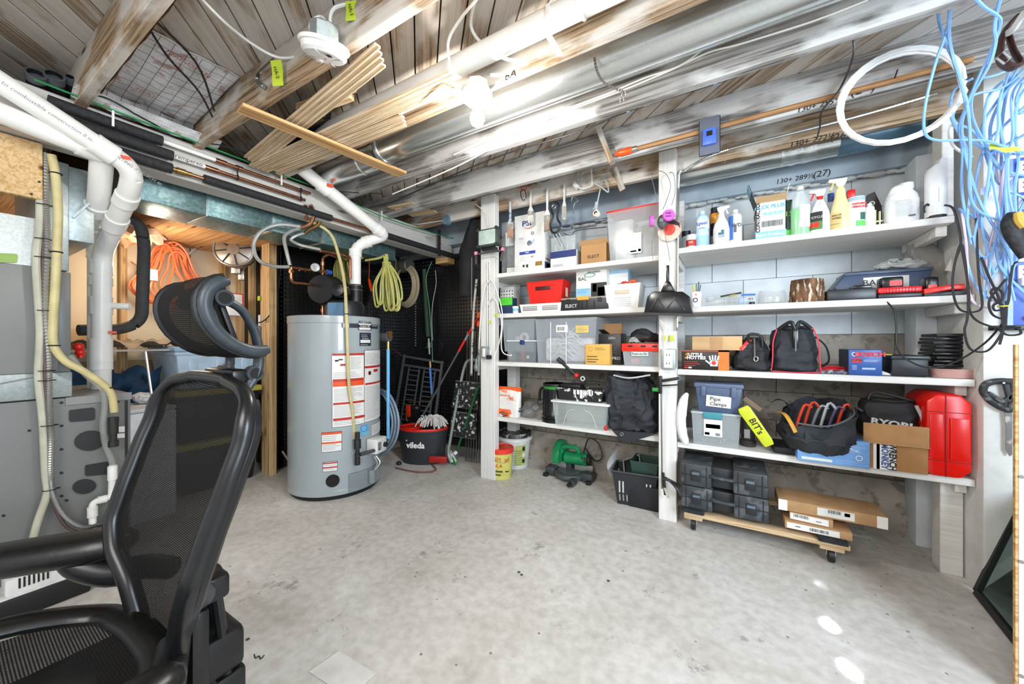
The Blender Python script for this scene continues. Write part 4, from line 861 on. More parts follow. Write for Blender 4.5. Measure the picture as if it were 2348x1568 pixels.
# utility table and things
tb=thing('work_table','white edged folding table top along the cream wall','table',(-3.9,.7,1.0))
G().box(-4.2,-.3,1.075,-3.55,1.25,1.12).build('top',mat('ece9e2',.4),tb,bev=.004,world=True); G().box(-3.555,-.3,1.085,-3.545,1.25,1.098).build('edge_groove',mat('b9b6b0'),tb,world=True)
member('rail',(-3.6,-.2,1.02),(-3.6,1.2,1.02),.04,.10,STUD,tb); tb.children[-1].location-=tb.location
a=fp(392,808,-3.6);b=fp(368,938,-3.5); member('leg',b-Vector((0,0,.5)),a,.05,.09,STUD,tb); tb.children[-1].location-=tb.location
single('plastic_sheet',G().grid(lambda a,b:(-4.15+.55*a,.55+.6*b,1.125+.035*abs(math.sin(a*7+b*5))+.02*math.sin(b*23)),18,18),mat('8f8678',.3,var=.25,scale=8),'crumpled clear plastic sheet on the white table','plastic sheet',fix=False,disp=.012,dsc=12)
single('cardboard_box',G().box(-4.2,.35,1.12,-3.9,.78,1.24),mat('c8a478',.8),'plain brown cardboard box at the back of the white table','box',bev=.003)
single('plastic_bag',G().box(-3.95,.30,1.35,-3.8,.45,1.56),mat('3e4640',.3,var=.4,scale=20),'dark plastic wrapped parcel behind the thin white pipe','bag',bev=.02,disp=.015,dsc=15)
rb=thing('red_white_box','white box with a red edge behind the chair headrest','box',fp(535,705,-3.75)); G().box(-.12,-.10,-.07,.0,.07,.12).build('box',WHITE,rb,bev=.003); G().box(-.12,.07,-.07,.001,.078,.12).box(-.12,-.10,.12,.001,.078,.127).build('red_edge',RED,rb)
G().box(.001,-.10,-.30,.03,-.06,-.07).build('red_strip',RED,rb)
single('green_tag',G().box(-.04,-.02,-.02,0,.02,.02),TAPE,'small yellow-green tape on the dark wall between studs','tape',loc=fp(601,684,-3.62),bev=.001)
so=thing('wall_box','white wall box with a black cord by the corner stud','outlet',fp(600,735,-3.6)); G().box(-.02,-.02,-.05,0,.02,.05).build('plate',WHITE,so,bev=.003); G().box(-.03,-.03,-.16,-.01,.03,-.055).build('grey_box',mat('8c8a84',.6),so,bev=.002)
cable('black_cable',[fp(u,v,-3.40) for u,v in((642,560),(643,620),(635,680),(618,722),(600,738),(585,738),(578,728))],.005,WIREB,'black cord hanging in front of the corner stud','cable')
def tote(name,label,x0,x1,y0,y1,z0,z1,m,lm,cat='storage bin'):
    t=thing(name,label,cat,((x0+x1)/2,(y0+y1)/2,z0)); w=x1-x0;d=y1-y0;h=z1-z0
    G().frus(0,0,0,w*.86,d*.86,h*.86,w*.97,d*.97).build('body',m,t,bev=.015); G().box(-w/2,-d/2,h*.80,w/2,d/2,h*.88).build('rim',m,t,bev=.006)
    G().box(-w/2-.005,-d/2-.005,h*.88,w/2+.005,d/2+.005,h).build('lid',lm,t,bev=.012)
    for s in (-.3,0,.3): G().box(w*.44,s*d-.03,h*.15,w*.475,s*d+.03,h*.78).build('rib',m,t,bev=.008)
    return t
BT=mat('a9bfd2',.35); tote('storage_tote','light blue storage tote with lid on top of two black bins',-4.02,-3.47,1.03,1.60,.79,1.115,BT,mat('8ea9c4',.35))
tote('storage_bin','black bin with a yellow lid edge, on the floor below the blue tote',-4.0,-3.45,1.03,1.59,0,.385,BLK,mat('b9ab4a',.5)); tote('storage_bin','black bin with a yellow lid edge, directly under the blue tote',-4.0,-3.46,1.03,1.60,.39,.785,BLK,mat('b9ab4a',.5))
wa=thing('white_appliance','low white appliance standing behind the furnace','appliance',(-3.3,.83,0)); G().box(-.28,-.14,0,.1,.13,.70).build('body',mat('e4e6e8',.3),wa,bev=.01); G().box(-.28,-.14,.702,.1,.13,.725).build('top',mat('d4d7da',.3),wa,bev=.006); G().cyl((.1,-.1,.42),(.13,-.1,.42),.02,n=14).build('knob',INK,wa)
single('blue_tarp',G().grid(lambda a,b:(-3.95+.2*b,.55+.5*a,.45+.5*b+.03*math.sin(a*20)),16,10),mat('23415e',.5,var=.3),'dark blue tarp bundled behind the white appliance','tarp',fix=False,disp=.03)
cable('metal_tube',[fp(334,806,-3.52),fp(348,905,-3.45),fp(352,940,-3.4)],.007,ALU,'thin shiny metal tube leaning behind the wooden leg','tube')
single('striped_cloth',G().sphere((-3.5,.88,.76),.08,14,8,(1,1,.6)),mat('c9cdd2',.8,var=.3,scale=60),'pale striped cloth lying behind the white appliance','cloth',disp=.02)
single('red_valve',G().sphere(fp(180,795,-3.0),.022).sphere(fp(184,808,-3.0),.02).cyl(fp(180,800,-3.0),fp(186,820,-3.0),.012),mat('d92412',.3),'red plastic valve handles behind the furnace cabinet','valve')
# ================= far corner =================
def hank(name,label,cat,top,bot,n,w,r,m,seed=1,depth=.06,knot=True,km=None):
    rr=random.Random(seed); t=thing(name,label,cat,(top+bot)/2); g=G(); L=(top-bot).length
    for k in range(n):
        s=rr.uniform(-1,1); d=rr.uniform(-depth,depth); q=rr.uniform(.75,1.0)
        P=[top+Vector((.01*s,d*.2,rr.uniform(0,.03))), top+Vector((s*w*.15,d*.3,-L*.15)), top+Vector((s*w*.8-.02,d,-L*.55*q)), top+Vector((s*w*.9+.0,d,-L*.9*q)), top+Vector((s*w*.9+.03,d,-L*q)), top+Vector((s*w*.9+.06,d+.01,-L*.9*q)), top+Vector((s*w*.6+.06,d,-L*.5*q)), top+Vector((.02+s*w*.15,d*.3,-L*.12))]
        g.tube(P,r,7,smoothpath=5)
    tag(g.build('coil_strand',m,t,world=True),kind='stuff')
    if knot:
        g=G()
        for k in range(4): g.torus(top+Vector((.01,0,-L*.10-.016*k)),.034,r*.95,'z',18,6)
        g.build('wrap',km or m,t,world=True)
    return t
YC=mat('b9b86a',.5,var=.12)
hank('cable_hank','thick yellow-green cable hank hanging from the duct right of the flue pipe','cable',W(885,590,y=2.3),W(878,722,y=2.3),13,.10,.009,YC,2)
hank('cable_hank','smaller yellow-green cable hank hanging left of the flue pipe','cable',W(783,560,y=2.25),W(792,678,y=2.25),9,.06,.009,YC,5)
single('yellow_rag',G().grid(lambda a,b:(W(775+45*a,517,y=2.2).x,2.22+.05*a,2.05-.09*b-.02*math.sin(a*9)),10,6),mat('b7b651',.7),'yellow-green wrap at the top of the smaller cable hank','wrap',fix=False)
cable('yellow_stub',[W(838,597,y=2.2),W(868,592,y=2.25),W(880,586,y=2.3)],.011,YC,'cut end of yellow-green cable sticking out to the left','cable')
g=G(); c=W(925,655,y=2.85)
for k in range(8):
    R=.165+.006*k; g.torus((c.x+R_.uniform(-.006,.006),2.85+.008*k,c.z),R,.0065,'y',40,6,sx=.86,sy=1.12)
g.tube([(c.x,2.86,c.z+.17),(c.x-.02,2.9,c.z+.3),(c.x-.02,2.95,2.06)],.004,5); single('cable_coil',g,mat('a8997c',.5),'large tan cable coil hanging in the corner beside the yellow hank','cable')
g=G(); rr=random.Random(9); c=W(905,655,y=2.75)
for k in range(7): g.torus((c.x+rr.uniform(-.02,.02),2.75,c.z+rr.uniform(-.1,.03)),rr.uniform(.03,.045),.0022,'y',22,5)
g.tube([(c.x,2.75,c.z),(c.x-.01,2.78,2.06)],.002,5); single('wire_coil',g,mat('b3a98a',.5),'small coils of thin pale wire in front of the tan coil','wire')
single('orange_nozzle',G().tube([W(846,640,y=2.4),W(850,655,y=2.4),W(853,668,y=2.4)],[.010,.017,.012],10).tube([W(846,640,y=2.4),W(848,560,y=2.4)],.003,5),mat('f04a1c',.3),'small bright orange plug hanging beside the flue pipe','plug')
gt=thing('insulated_pipe','dark green sleeved pipe with valve dropping in the black corner','pipe',W(980,700,y=3.05))
def c_(u,v,y=3.05): return W(u,v,y=y)
G().tube([c_(973,618),c_(977,700),c_(982,772)],.027,12).build('green_sleeve',mat('24402c',.7),gt,world=True)
G().cyl(c_(983,776),c_(985,812),.013).cyl(c_(984,785),c_(984,797),.022).build('valve',mat('8c9088',.4,metal=.6),gt,world=True); G().bar(c_(976,797),c_(990,793),.01,.01).build('valve_handle',GALV,gt,world=True)
G().cyl(c_(986,828),c_(987,842),.018).build('brass_union',BRASS,gt,world=True); G().cyl(c_(986,842),c_(990,903),.014).build('blue_pipe',mat('4a7fd0',.35),gt,world=True)
G().tube(elbow_path([c_(990,903),c_(990,920),c_(940,922)],.04),.013,10).build('brass_elbow',BRASS,gt,world=True)
cable('green_wire',[W(u,v,y=3.0) for u,v in((990,600),(977,640),(984,700),(990,780),(992,830))],.004,mat('5f9c78',.4),'pale green wire beside the dark green sleeved pipe','wire')
cable('thin_wire',[W(u,v,y=3.03) for u,v in((998,620),(1000,650),(993,690),(990,730),(992,780))],.0025,WIREW,'thin pale wire hanging in the black corner','wire')
g=G()
for k in range(20): 
    p=W(953,678+6*k,y=3.06); g.torus(p,.008,.0022,'y' if k%2 else 'x',10,4,sx=.7 if k%2 else 1)
tag(single('chain',g,ALUD,'thin steel chain hanging against the black corner wall','chain'),kind='thing')
sp=thing('sump_pump','black sump pump cap with red tag on brass pipe in the corner','pump',W(955,960,y=2.98)); G().lathe([(.001,.15),(.05,.145),(.055,.12),(.04,.10),(.035,-.02)],n=20).build('pump_head',BLK,sp); G().lathe([(.001,-.02),(.10,-.02),(.11,-.10),(.11,-.30)],n=24).build('sump_lid',BLKP,sp)
G().box(-.12,-.05,.02,-.055,-.03,.15).build('red_tag',mat('f23a16',.4),sp,bev=.006); G().tube([(-.09,-.02,.15),(-.14,-.02,.1),(-.14,-.02,0),(-.10,-.02,-.1)],.003,6,smoothpath=4).build('wire',WIREW,sp)
gr=thing('plastic_grille','black plastic grille panel leaning on the corner wall','grille',W(950,1010,y=3.0)); 
def gb(a,b): # a across 0..1, b up 0..1 -> world
    p00,p10,p01,p11=W(893,1010,y=2.98),W(995,1015,y=2.98),W(925,812,y=3.10),W(1017,828,y=3.10); return (p00*(1-a)+p10*a)*(1-b)+(p01*(1-a)+p11*a)*b
def gbar(a0,b0,a1,b1,w,nm='bar'): G().bar(gb(a0,b0),gb(a1,b1),w,.012,(0,1,.1)).build(nm,mat('5a5e61',.5),gr,world=True)
for a in (.03,.97): gbar(a,0,a,1,.03,'frame')
for b in (.02,.98,.88): gbar(0,b,1,b,.025,'frame')
for a in (.2,.46,.58,.84): gbar(a,0,a,.86,.014)
for i in range(14): gbar(.2,.08+.058*i,.46,.08+.058*i,.011); gbar(.58,.08+.058*i,.84,.08+.058*i,.011)
# grey hoses coil & cords on floor behind heater
for i in range(3): cable('grey_hose',[W(u-7*i,v,y=2.26) for u,v in ((872,893),(893,905),(908,935),(914,970),(907,1008),(890,1032),(872,1044))],.012,mat('8799aa',.4),['outer','middle','inner'][i]+' loop of pale blue-grey hose beside the heater','hose',seg=10)
cable('red_cable',[(-2.6,2.3,.015),(-2.35,2.33,.012),(-2.25,2.45,.012),(-2.5,2.6,.012)],.006,mat('7c4a42'),'reddish cable lying on the floor behind the heater','cable'); cable('red_wire',[W(u,v,y=2.9) for u,v in((885,795),(905,803),(925,818))],.004,mat('7c3a36'),'thin dark red wire against the black wall','wire')
single('black_plug',G().lathe([(.02,0),(.025,.01),(.018,.02),(.015,.03),(.001,.03)],n=12),BLK,'small black plug lying on the floor right of the heater','plug',loc=W(915,1065,z=0))
single('white_pole',G().tube([W(648,1035,y=1.6),W(668,1065,y=1.6),W(668,1080,y=1.62)],.008,8),GALV,'short chrome tube leaning behind the heater base at left','tube')
# mop bucket
bk=thing('mop_bucket','dark oval mop bucket with red wringer on the floor','bucket',(-2.55,2.60,0),rz=rad(25))
rs=[[(w*math.cos(2*PI*k/32)*(1),d*math.sin(2*PI*k/32),z) for k in range(32)] for w,d,z in((.20,.12,0),(.215,.135,.10),(.245,.15,.30),(.25,.155,.305),(.25,.155,.32),(.235,.14,.32),(.20,.12,.06))]
G().rings(rs).build('bucket_body',mat('2c3034',.4),bk,bev=0); G().torus((0,0,.325),.235,.014,sx=1,sy=.62,n=36).build('red_rim',mat('d92418',.3),bk)
G().lathe([(.11,.33),(.10,.34),(.07,.30),(.05,.24)],(-.10,0,0),20).build('wringer',mat('d92418',.3),bk); G().box(.10,-.14,.03,.27,-.10,.09).build('pedal',mat('a81e18',.3),bk,bev=.01)
text('vileda',.075,WHITE,bk,(-.02,-.150,.19),(PI/2-.12,0,0),off=.002,ext=.004); text('v',.03,WHITE,bk,(-.105,-.152,.237),(PI/2,0,0),ext=.004)
mp_=thing('mop','string mop with grey and red steel handle standing in the bucket','mop',(-2.5,2.60,.33)); g=G(); rr=random.Random(4)
for k in range(110):
    a=rr.uniform(0,2*PI); r0=rr.uniform(.01,.05); r1=rr.uniform(.06,.17); c0=Vector((-2.50,2.60,.36)); g.tube([c0+Vector((r0*math.cos(a),r0*math.sin(a),.05)),c0+Vector((r1*.6*math.cos(a+.3)+.04,r1*.6*math.sin(a+.3),.05+rr.uniform(-.0,.035))),c0+Vector((r1*math.cos(a)+.06,r1*math.sin(a)*.8,rr.uniform(-.02,.04)))],.0055,5,smoothpath=3)
tag(g.build('mop_string',mat('d9d5d2',.9),mp_,world=True),kind='stuff')
def m_(u,v,y): return W(u,v,y=y)
G().cyl(m_(964,962,2.60),m_(1052,805,2.74),.011).build('handle',mat('55595c',.35,metal=.5),mp_,world=True); G().cyl(m_(1052,805,2.74),m_(1066,780,2.76),.012).cyl(m_(1074,766,2.77),m_(1100,722,2.79),.012).build('red_grip',RED,mp_,world=True); G().cyl(m_(1066,780,2.76),m_(1074,766,2.77),.011).build('joint',mat('8a8d90',.3),mp_,world=True)
# step ladder
ld=thing('step_ladder','folded step stool with paint splattered black treads leaning beside the post','ladder',m_(1065,1000,2.75))
LT=mat('9aa39c',.35,metal=.5)
G().tube([m_(1108,828,2.72),m_(1080,825,2.72),m_(1066,838,2.72),m_(1052,900,2.70),m_(1034,1000,2.66),m_(1028,1040,2.64),m_(1036,1060,2.64)],.014,10,smoothpath=4).build('frame_tube',LT,ld,world=True)
SPL=mat('1f2022',.6,scale=16,dirt='d9d5ca',key='splattered_tread')
for (a,b,c,d) in (((1046,873),(1100,878),(1094,938),(1036,932)),((1040,943),(1092,950),(1088,1006),(1028,998))):
    ps=[m_(*q_,2.70) for q_ in (a,b,c,d)]; G().prism([(p.x,p.z) for p in ps],2.69,2.72).build('tread',SPL,ld,world=True,bev=.006); G().tube(ps,.006,6,closed=True).build('tread_rim',LT,ld,world=True)
for i in range(7):
    G().bar(m_(1068+6*i,1060,2.80),m_(1072+6*i,760,2.84),.012,.006,(0,1,0)).build('rib',ALUD,ld,world=True)
G().bar(m_(1064,1068,2.79),m_(1108,1075,2.79),.02,.01).build('foot',BLK,ld,world=True)
for u0,u1 in ((1083,1100),(1100,1108)): G().tube([m_(u0+10,640,2.70),m_(u0+4,700,2.70),m_(u0,780,2.70),m_(u0-2,860,2.72)],.011,8).build('leg',mat('d6d3cc',.5,dirt='55524e'),ld,world=True)
for v in (722,742): G().cyl(m_(1098,v-6,2.70),m_(1096,v+6,2.70),.014).build('orange_clip',mat('ef5a1f',.4),ld,world=True)
# broom
br=thing('broom','green handled broom with white head and green bristles','broom',W(1045,1060,z=0))
b0=W(1047,1035,z=.10); G().cyl(b0,m_(1097,885,2.62),.011).build('handle',mat('1d5c36',.35),br,world=True)
h0=W(1040,1050,z=.03); G().bar(h0+Vector((-.06,0,.06)),h0+Vector((.09,-.10,.01)),.05,.02).bar(b0+Vector((-.0,0,.0)),h0+Vector((.03,-.03,.05)),.03,.03).build('head',mat('e7e6e0',.4),br,bev=.006,world=True)
g=G()
for k in range(24): s=k/23; p=h0+Vector((-.0+.09*s,-.04-.07*s,.03)); g.bar(p,p+Vector((.045,-.02,-.035+R_.uniform(-.004,.004))),.008,.02)
tag(g.build('bristle',mat('12a03a',.5),br,world=True),kind='stuff')
# tubs
def rtub(name,label,c,r0,r1,h,m,lm,lidh=.03,handle=None,lidr=1.04):
    t=thing(name,label,'bucket',c); G().lathe([(r0*.96,0),(r0,.008),(r1,h),(r1*.97,h)],n=40).build('body',m,t); G().lathe([(r1*1.01,h-lidh),(r1*lidr,h-lidh+.004),(r1*lidr,h+.006),(r1*.98,h+.012),(r1*.94,h+.004),(.001,h+.004)],n=40).build('lid',lm,t); return t
c=W(1149,1098,z=0); c=Vector((c.x-.02,c.y+.10,0)); yt=rtub('yellow_tub','small yellow plastic tub with translucent red lid','x',0,0,0,WHITE,WHITE) if 0 else rtub('yellow_tub','small yellow plastic tub with a red lid in front of the post',W(1149,1092,z=0),.088,.105,.245,mat('d6cf6c',.35),mat('e8402c',.3))
a_=math.atan2(-yt.location.y,-yt.location.x)
def ontub(t,r,a,s,size,m,z,sx=1,rot=0,off=0):
    o=text(s,size,m,t,(r*math.cos(a),r*math.sin(a),z),(PI/2,0,a+PI/2),sx=sx,off=off,ext=.003); return o
ontub(yt,.099,a_-.28,'FM',.055,mat('e06a2a'),.17,.8); ontub(yt,.097,a_-.28,'NLA',.04,mat('e06a2a'),.12); ontub(yt,.095,a_-.25,'Ciment',.026,INK,.075); ontub(yt,.098,a_+.5,'90',.05,mat('e06a2a'),.16); ontub(yt,.094,a_-.3,'Mortier',.018,INK,.045); ontub(yt,.096,a_+.55,'Pour',.018,INK,.07)
G().tube([(.103*math.cos(a_-.9),.103*math.sin(a_-.9),.19),(.115*math.cos(a_-.3),.115*math.sin(a_-.3),.16),(.112*math.cos(a_+.3),.112*math.sin(a_+.3),.15),(.103*math.cos(a_+.7),.103*math.sin(a_+.7),.19)],.002,6,smoothpath=5).build('wire_handle',ALUD,yt)
wt=rtub('white_pail','large white pail with dark dirty lid behind the yellow tub',W(1180,1066,z=0),.125,.155,.31,mat('dfe0dc',.35),mat('2e2c2c',.4,var=.3,dirt='b9b4ac'),lidr=1.0)
G().lathe([(.146,.25),(.165,.255),(.168,.275),(.152,.285)],n=40).build('rim',mat('ecebe8',.35),wt)
a2_=math.atan2(-wt.location.y,-wt.location.x)
def tubpatch(t,r,a0,a1,z0,z1,m,name='label'): return G().grid(lambda a,b:((r+.016*(z0+(z1-z0)*b)/.1*.3)*math.cos(a0+(a1-a0)*a),(r+.016*(z0+(z1-z0)*b)/.1*.3)*math.sin(a0+(a1-a0)*a),z0+(z1-z0)*b),14,2).build(name,m,t,fix=False)
tubpatch(wt,.137,a2_+.05,a2_+.75,.04,.22,mat('b9bf6a',.5)); 
for k in range(3): tubpatch(wt,.139,a2_+.5,a2_+.68,.06+.055*k,.095+.055*k,[INK,WHITE,INK][k],'symbol')
g=G(); 
for k in range(7): 
    z=.05+.02*k; g.box(-.05,-.001,z,.05-.03*R_.random(),0,z+.003)
g.xf(Matrix.Translation((.150*math.cos(a2_+.2),.150*math.sin(a2_+.2),0))@Matrix.Rotation(a2_+.2+PI/2,4,'Z')); g.build('small_print',mat('4d6b3c'),wt)
# black hanging bag and jacket at left post
bg=thing('hanging_bag','black cloth bag hanging from the joist left of the shelves','bag',W(1078,600,y=2.75))
def bf(a,b):
    u0,u1=(1088-38*min(1,b*2.2)),(1098+14*min(1,b*3)); p=W(u0+(u1-u0)*a,478+200*b,y=2.74); p.y+=.05*math.sin(a*7+b*3)*.6-.06*math.sin(a*PI)*math.sin(b*PI)*.9; return p
g=G().grid(bf,16,20); n0=len(g.v)
g.build('cloth',mat('202124',.85,var=.2),bg,world=True,fix=False,disp=.012,dsc=8); G().cyl(W(1082,590,y=2.68),W(1081,710,y=2.68),.004).build('strap',mat('8c8f8c'),bg,world=True); G().cyl(W(1101,497,y=2.7),W(1101,522,y=2.7),.004).build('nail',BRASS,bg,world=True)
# work light
wl_=thing('work_light','square green framed work light mounted on the left post','work light',W(1120,545,y=2.44))
G().box(-.10,-.02,-.075,.10,.03,.075).build('housing',mat('3c4641',.5),wl_,bev=.02); G().box(-.08,-.026,-.058,.08,-.019,.058).build('lens',mat('b9cac0',.15,var=.1,scale=20),wl_,bev=.008)
for sx in(-1,1):
    for sz in (-1,1): G().cyl((sx*.088,-.028,sz*.064),(sx*.088,.03,sz*.064),.014,n=10).build('corner_bumper',mat('2c332f',.6),wl_)
G().box(-.07,.0,-.10,.06,.05,-.075).build('bracket',BLK,wl_,bev=.004); G().box(-.13,-.005,-.125,.14,.01,-.112).build('crossbar',mat('5a5d5f',.4,metal=.5),wl_)
for x in (-.125,.135): G().cyl((x,0,-.10),(x,0,-.125),.016,n=12).build('pink_knob',mat('e27b8e',.4),wl_); G().cyl((x,0,-.13),(x+(.0 if x<0 else -.02),0,-.20),.010,n=10).build('spindle',mat('4c3f3f',.4,metal=.6),wl_)
cable('electrical_cable',[W(u,v,y=2.50) for u,v in((1090,468),(1105,480),(1116,500),(1119,518))],.004,WIREW,'thin white cable running to the work light','cable')
for i,(u,w) in enumerate(((1118,'left'),(1123,'right'))): cable('conduit',[W(u,v,y=2.515) for v in(600,700,760,800)],.006,GALV,w+' of two metal conduits down the left post','conduit')
lb=thing('outlet_box','metal outlet box low on the left post with black plug','outlet',W(1112,808,y=2.50)); G().box(-.028,-.015,-.05,.028,.03,.05).build('box',GALVD,lb,bev=.005); G().box(-.014,-.02,-.035,.014,-.014,.035).build('receptacle',WHITE,lb,bev=.003); G().box(.03,-.03,-.055,.065,.01,-.02).build('plug',BLK,lb,bev=.008)
for i,(pp) in enumerate((((1118,700),(1128,680),(1140,695),(1150,740),(1146,780),(1135,815)),((1125,640),(1112,660),(1103,720),(1098,800)),((1126,640),(1138,665),(1152,720),(1150,800),(1170,815),(1172,812)))):
    cable('electrical_cable',[W(u,v,y=2.49) for u,v in pp],.0045,WIREW,['white cable looping right of the outlet on the left post','white cable arching left over the left post','white cable from the left post onto the third shelf'][i],'cable')
for i,(u,v) in enumerate(((1122,738),(1138,722))): single('tape_flag',G().box(-.014,0,-.012,.014,.004,.012),TAPE,['small green tape on the left post, lower','small green tape on the left post, upper'][i],'label',loc=W(u,v,y=2.505),bev=.001)
single('metal_valve',G().sphere((0,0,0),.03,10,8,(.8,.7,1.3)).cyl((0,0,.02),(.0,0,.07),.014).tube([(0,0,.07),(.03,.0,.12)],.008,6),mat('6c7a78',.5,metal=.4,var=.2),'corroded grey hose end hanging beside the outlet box','fitting',loc=W(1092,842,y=2.52),disp=.005)
# outlet box & hardware on middle post
po=thing('outlet_box','grey metal duplex outlet on the middle post','outlet',W(1533,823,y=2.515)); G().box(-.045,-.02,-.065,.045,.015,.065).build('box',GALVD,po,bev=.008); G().box(-.026,-.026,-.055,.026,-.019,.055).build('receptacle',WHITE,po,bev=.004)
for z in (-.027,.027):
    for x in (-.008,.008): G().box(x-.002,-.0275,z-.006,x+.002,-.0258,z+.006).build('slot',INK,po)
cable('electrical_cable',[W(u,v,y=2.50) for u,v in((1512,732),(1522,745),(1528,760),(1528,795))],.006,WIREW,'grey cable curving to the outlet on the middle post','cable')
for i,(u) in enumerate((1528,1541)): single('tape_flag',G().box(-.012,-.003,-.02,.012,.006,.02),TAPE,['small green tape above the outlet on the middle post, left','small green tape above the outlet on the middle post, right'][i],'label',loc=W(u,775,y=2.50),bev=.001,disp=.003)
# dustpan
dpn=thing('dustpan','black metal dustpan hanging on the middle post','dustpan',W(1530,620,y=2.40))
def dp_(u,v,y): return W(u,v,y=y)
P1=[(1498,668),(1565,668),(1582,680),(1590,722),(1475,722),(1484,680)]
ps=[dp_(u,v,2.42) for u,v in P1]; G().prism([(p.x,p.z) for p in ps],2.42,2.445).build('pan',BLKG,dpn,world=True,bev=.006)
G().bar(dp_(1474,719,2.40),dp_(1591,722,2.40),.02,.015).build('lip',BLK,dpn,world=True)
G().bar(dp_(1531,608,2.44),dp_(1531,650,2.44),.018,.012,(0,1,0)).prism([(dp_(1515,668,2.43).x,dp_(1515,668,2.43).z),(dp_(1548,668,2.43).x,dp_(1548,668,2.43).z),(dp_(1536,645,2.43).x,dp_(1536,645,2.43).z),(dp_(1526,645,2.43).x,dp_(1526,645,2.43).z)],2.425,2.45).build('handle',BLKG,dpn,world=True,bev=.004)
for (a,b) in (((1491,712),(1507,682)),((1507,682),(1527,712)),((1527,712),(1547,682)),((1547,682),(1570,712))): G().bar(dp_(*a,2.417),dp_(*b,2.417),.008,.008,(0,1,0)).build('pressed_rib',mat('2c2d2f',.3),dpn,world=True,bev=.003)
# respirator & saw blade
sb=thing('circular_saw_disc','circular saw blade with red centre hanging behind the respirator','saw blade',W(1535,527,y=2.50)); n=40; R=.068
poly=[]
for k in range(n): 
    a=2*PI*k/n; poly+= [(R*math.cos(a),R*math.sin(a)),(R*1.07*math.cos(a+.03),R*1.07*math.sin(a+.03))]
G().prism(poly,0,.002).build('blade',mat('b8a49a',.3,metal=.7),sb); G().lathe([(.001,-.001),(.035,-.001),(.035,.0)],n=24,axis='y').build('centre_disc',mat('d23a26',.4),sb); G().prism([(.05,.02),(.062,.0),(.058,.035),(.03,.055),(-.02,.06),(.0,.04)],-.004,-.001).build('dark_sector',mat('3a1f1f',.5),sb)
rp=thing('respirator','grey half mask respirator with round pink filters','respirator',W(1518,500,y=2.44))
G().sphere((0,.01,-.02),.03,14,10,(1,.8,1.5)).build('mask',mat('4a4f4d',.5),rp); G().box(-.012,-.025,-.03,.012,-.01,-.005).build('valve',mat('6d726c',.5),rp,bev=.003)
G().lathe([(.001,-.03),(.033,-.03),(.036,-.022),(.036,-.010),(.001,-.010)],n=24,axis='y').xf(Matrix.Translation((.035,0,.005))@Matrix.Rotation(rad(20),4,'Z')).build('filter',mat('cf5fc0',.6),rp)
G().lathe([(.001,-.03),(.033,-.03),(.036,-.022),(.036,-.010),(.001,-.010)],n=24,axis='y').xf(Matrix.Translation((-.042,.0,-.01))@Matrix.Rotation(rad(-75),4,'Z')).build('filter',mat('cf5fc0',.6),rp)
text('P100',.015,mat('5c2a58'),rp,(.041,-.034,.014),(PI/2,0,rad(20)),ext=.001); text('NIOSH',.011,mat('5c2a58'),rp,(.041,-.034,-.004),(PI/2,0,rad(20)),ext=.001)
ST=mat('8a8d88',.7)
for pp in (((1508,470),(1500,430),(1495,405),(1510,392),(1528,400),(1538,425),(1530,455),(1520,480)),((1502,520),(1496,555),(1494,560),(1498,600)),((1522,520),(1528,555),(1530,560),(1536,598)),((1540,470),(1548,440),(1545,400),(1535,395))): G().tube([W(u,v,y=2.44) for u,v in pp],.0045,6,smoothpath=4,squash=.4).build('strap',ST,rp,world=True)
# hacksaw / squeegee long tool on middle post
sq=thing('window_squeegee','long black framed tool with grip hanging down the middle post','tool',W(1522,900,y=2.50))
G().cyl(W(1516,865,y=2.49),W(1518,1120,y=2.50),.005).build('rod',ALUD,sq,world=True); G().box(*(W(1512,862,y=2.47)-Vector((.006,0,0))),*(W(1519,902,y=2.50))).build('handle_block',BLK,sq,bev=.004,world=True)
G().bar(W(1518,873,y=2.48),W(1557,867,y=2.48),.02,.018).bar(W(1518,884,y=2.48),W(1555,882,y=2.48),.008,.01).build('grip',BLK,sq,world=True,bev=.003)
G().bar(W(1520,1083,y=2.48),W(1526,1135,y=2.48),.018,.012).bar(W(1524,1095,y=2.48),W(1560,1115,y=2.44),.018,.014).build('blade_holder',BLK,sq,world=True,bev=.003); G().bar(W(1524,1118,y=2.475),W(1532,1142,y=2.475),.006,.012).build('tip',mat('b9b09a'),sq,world=True)
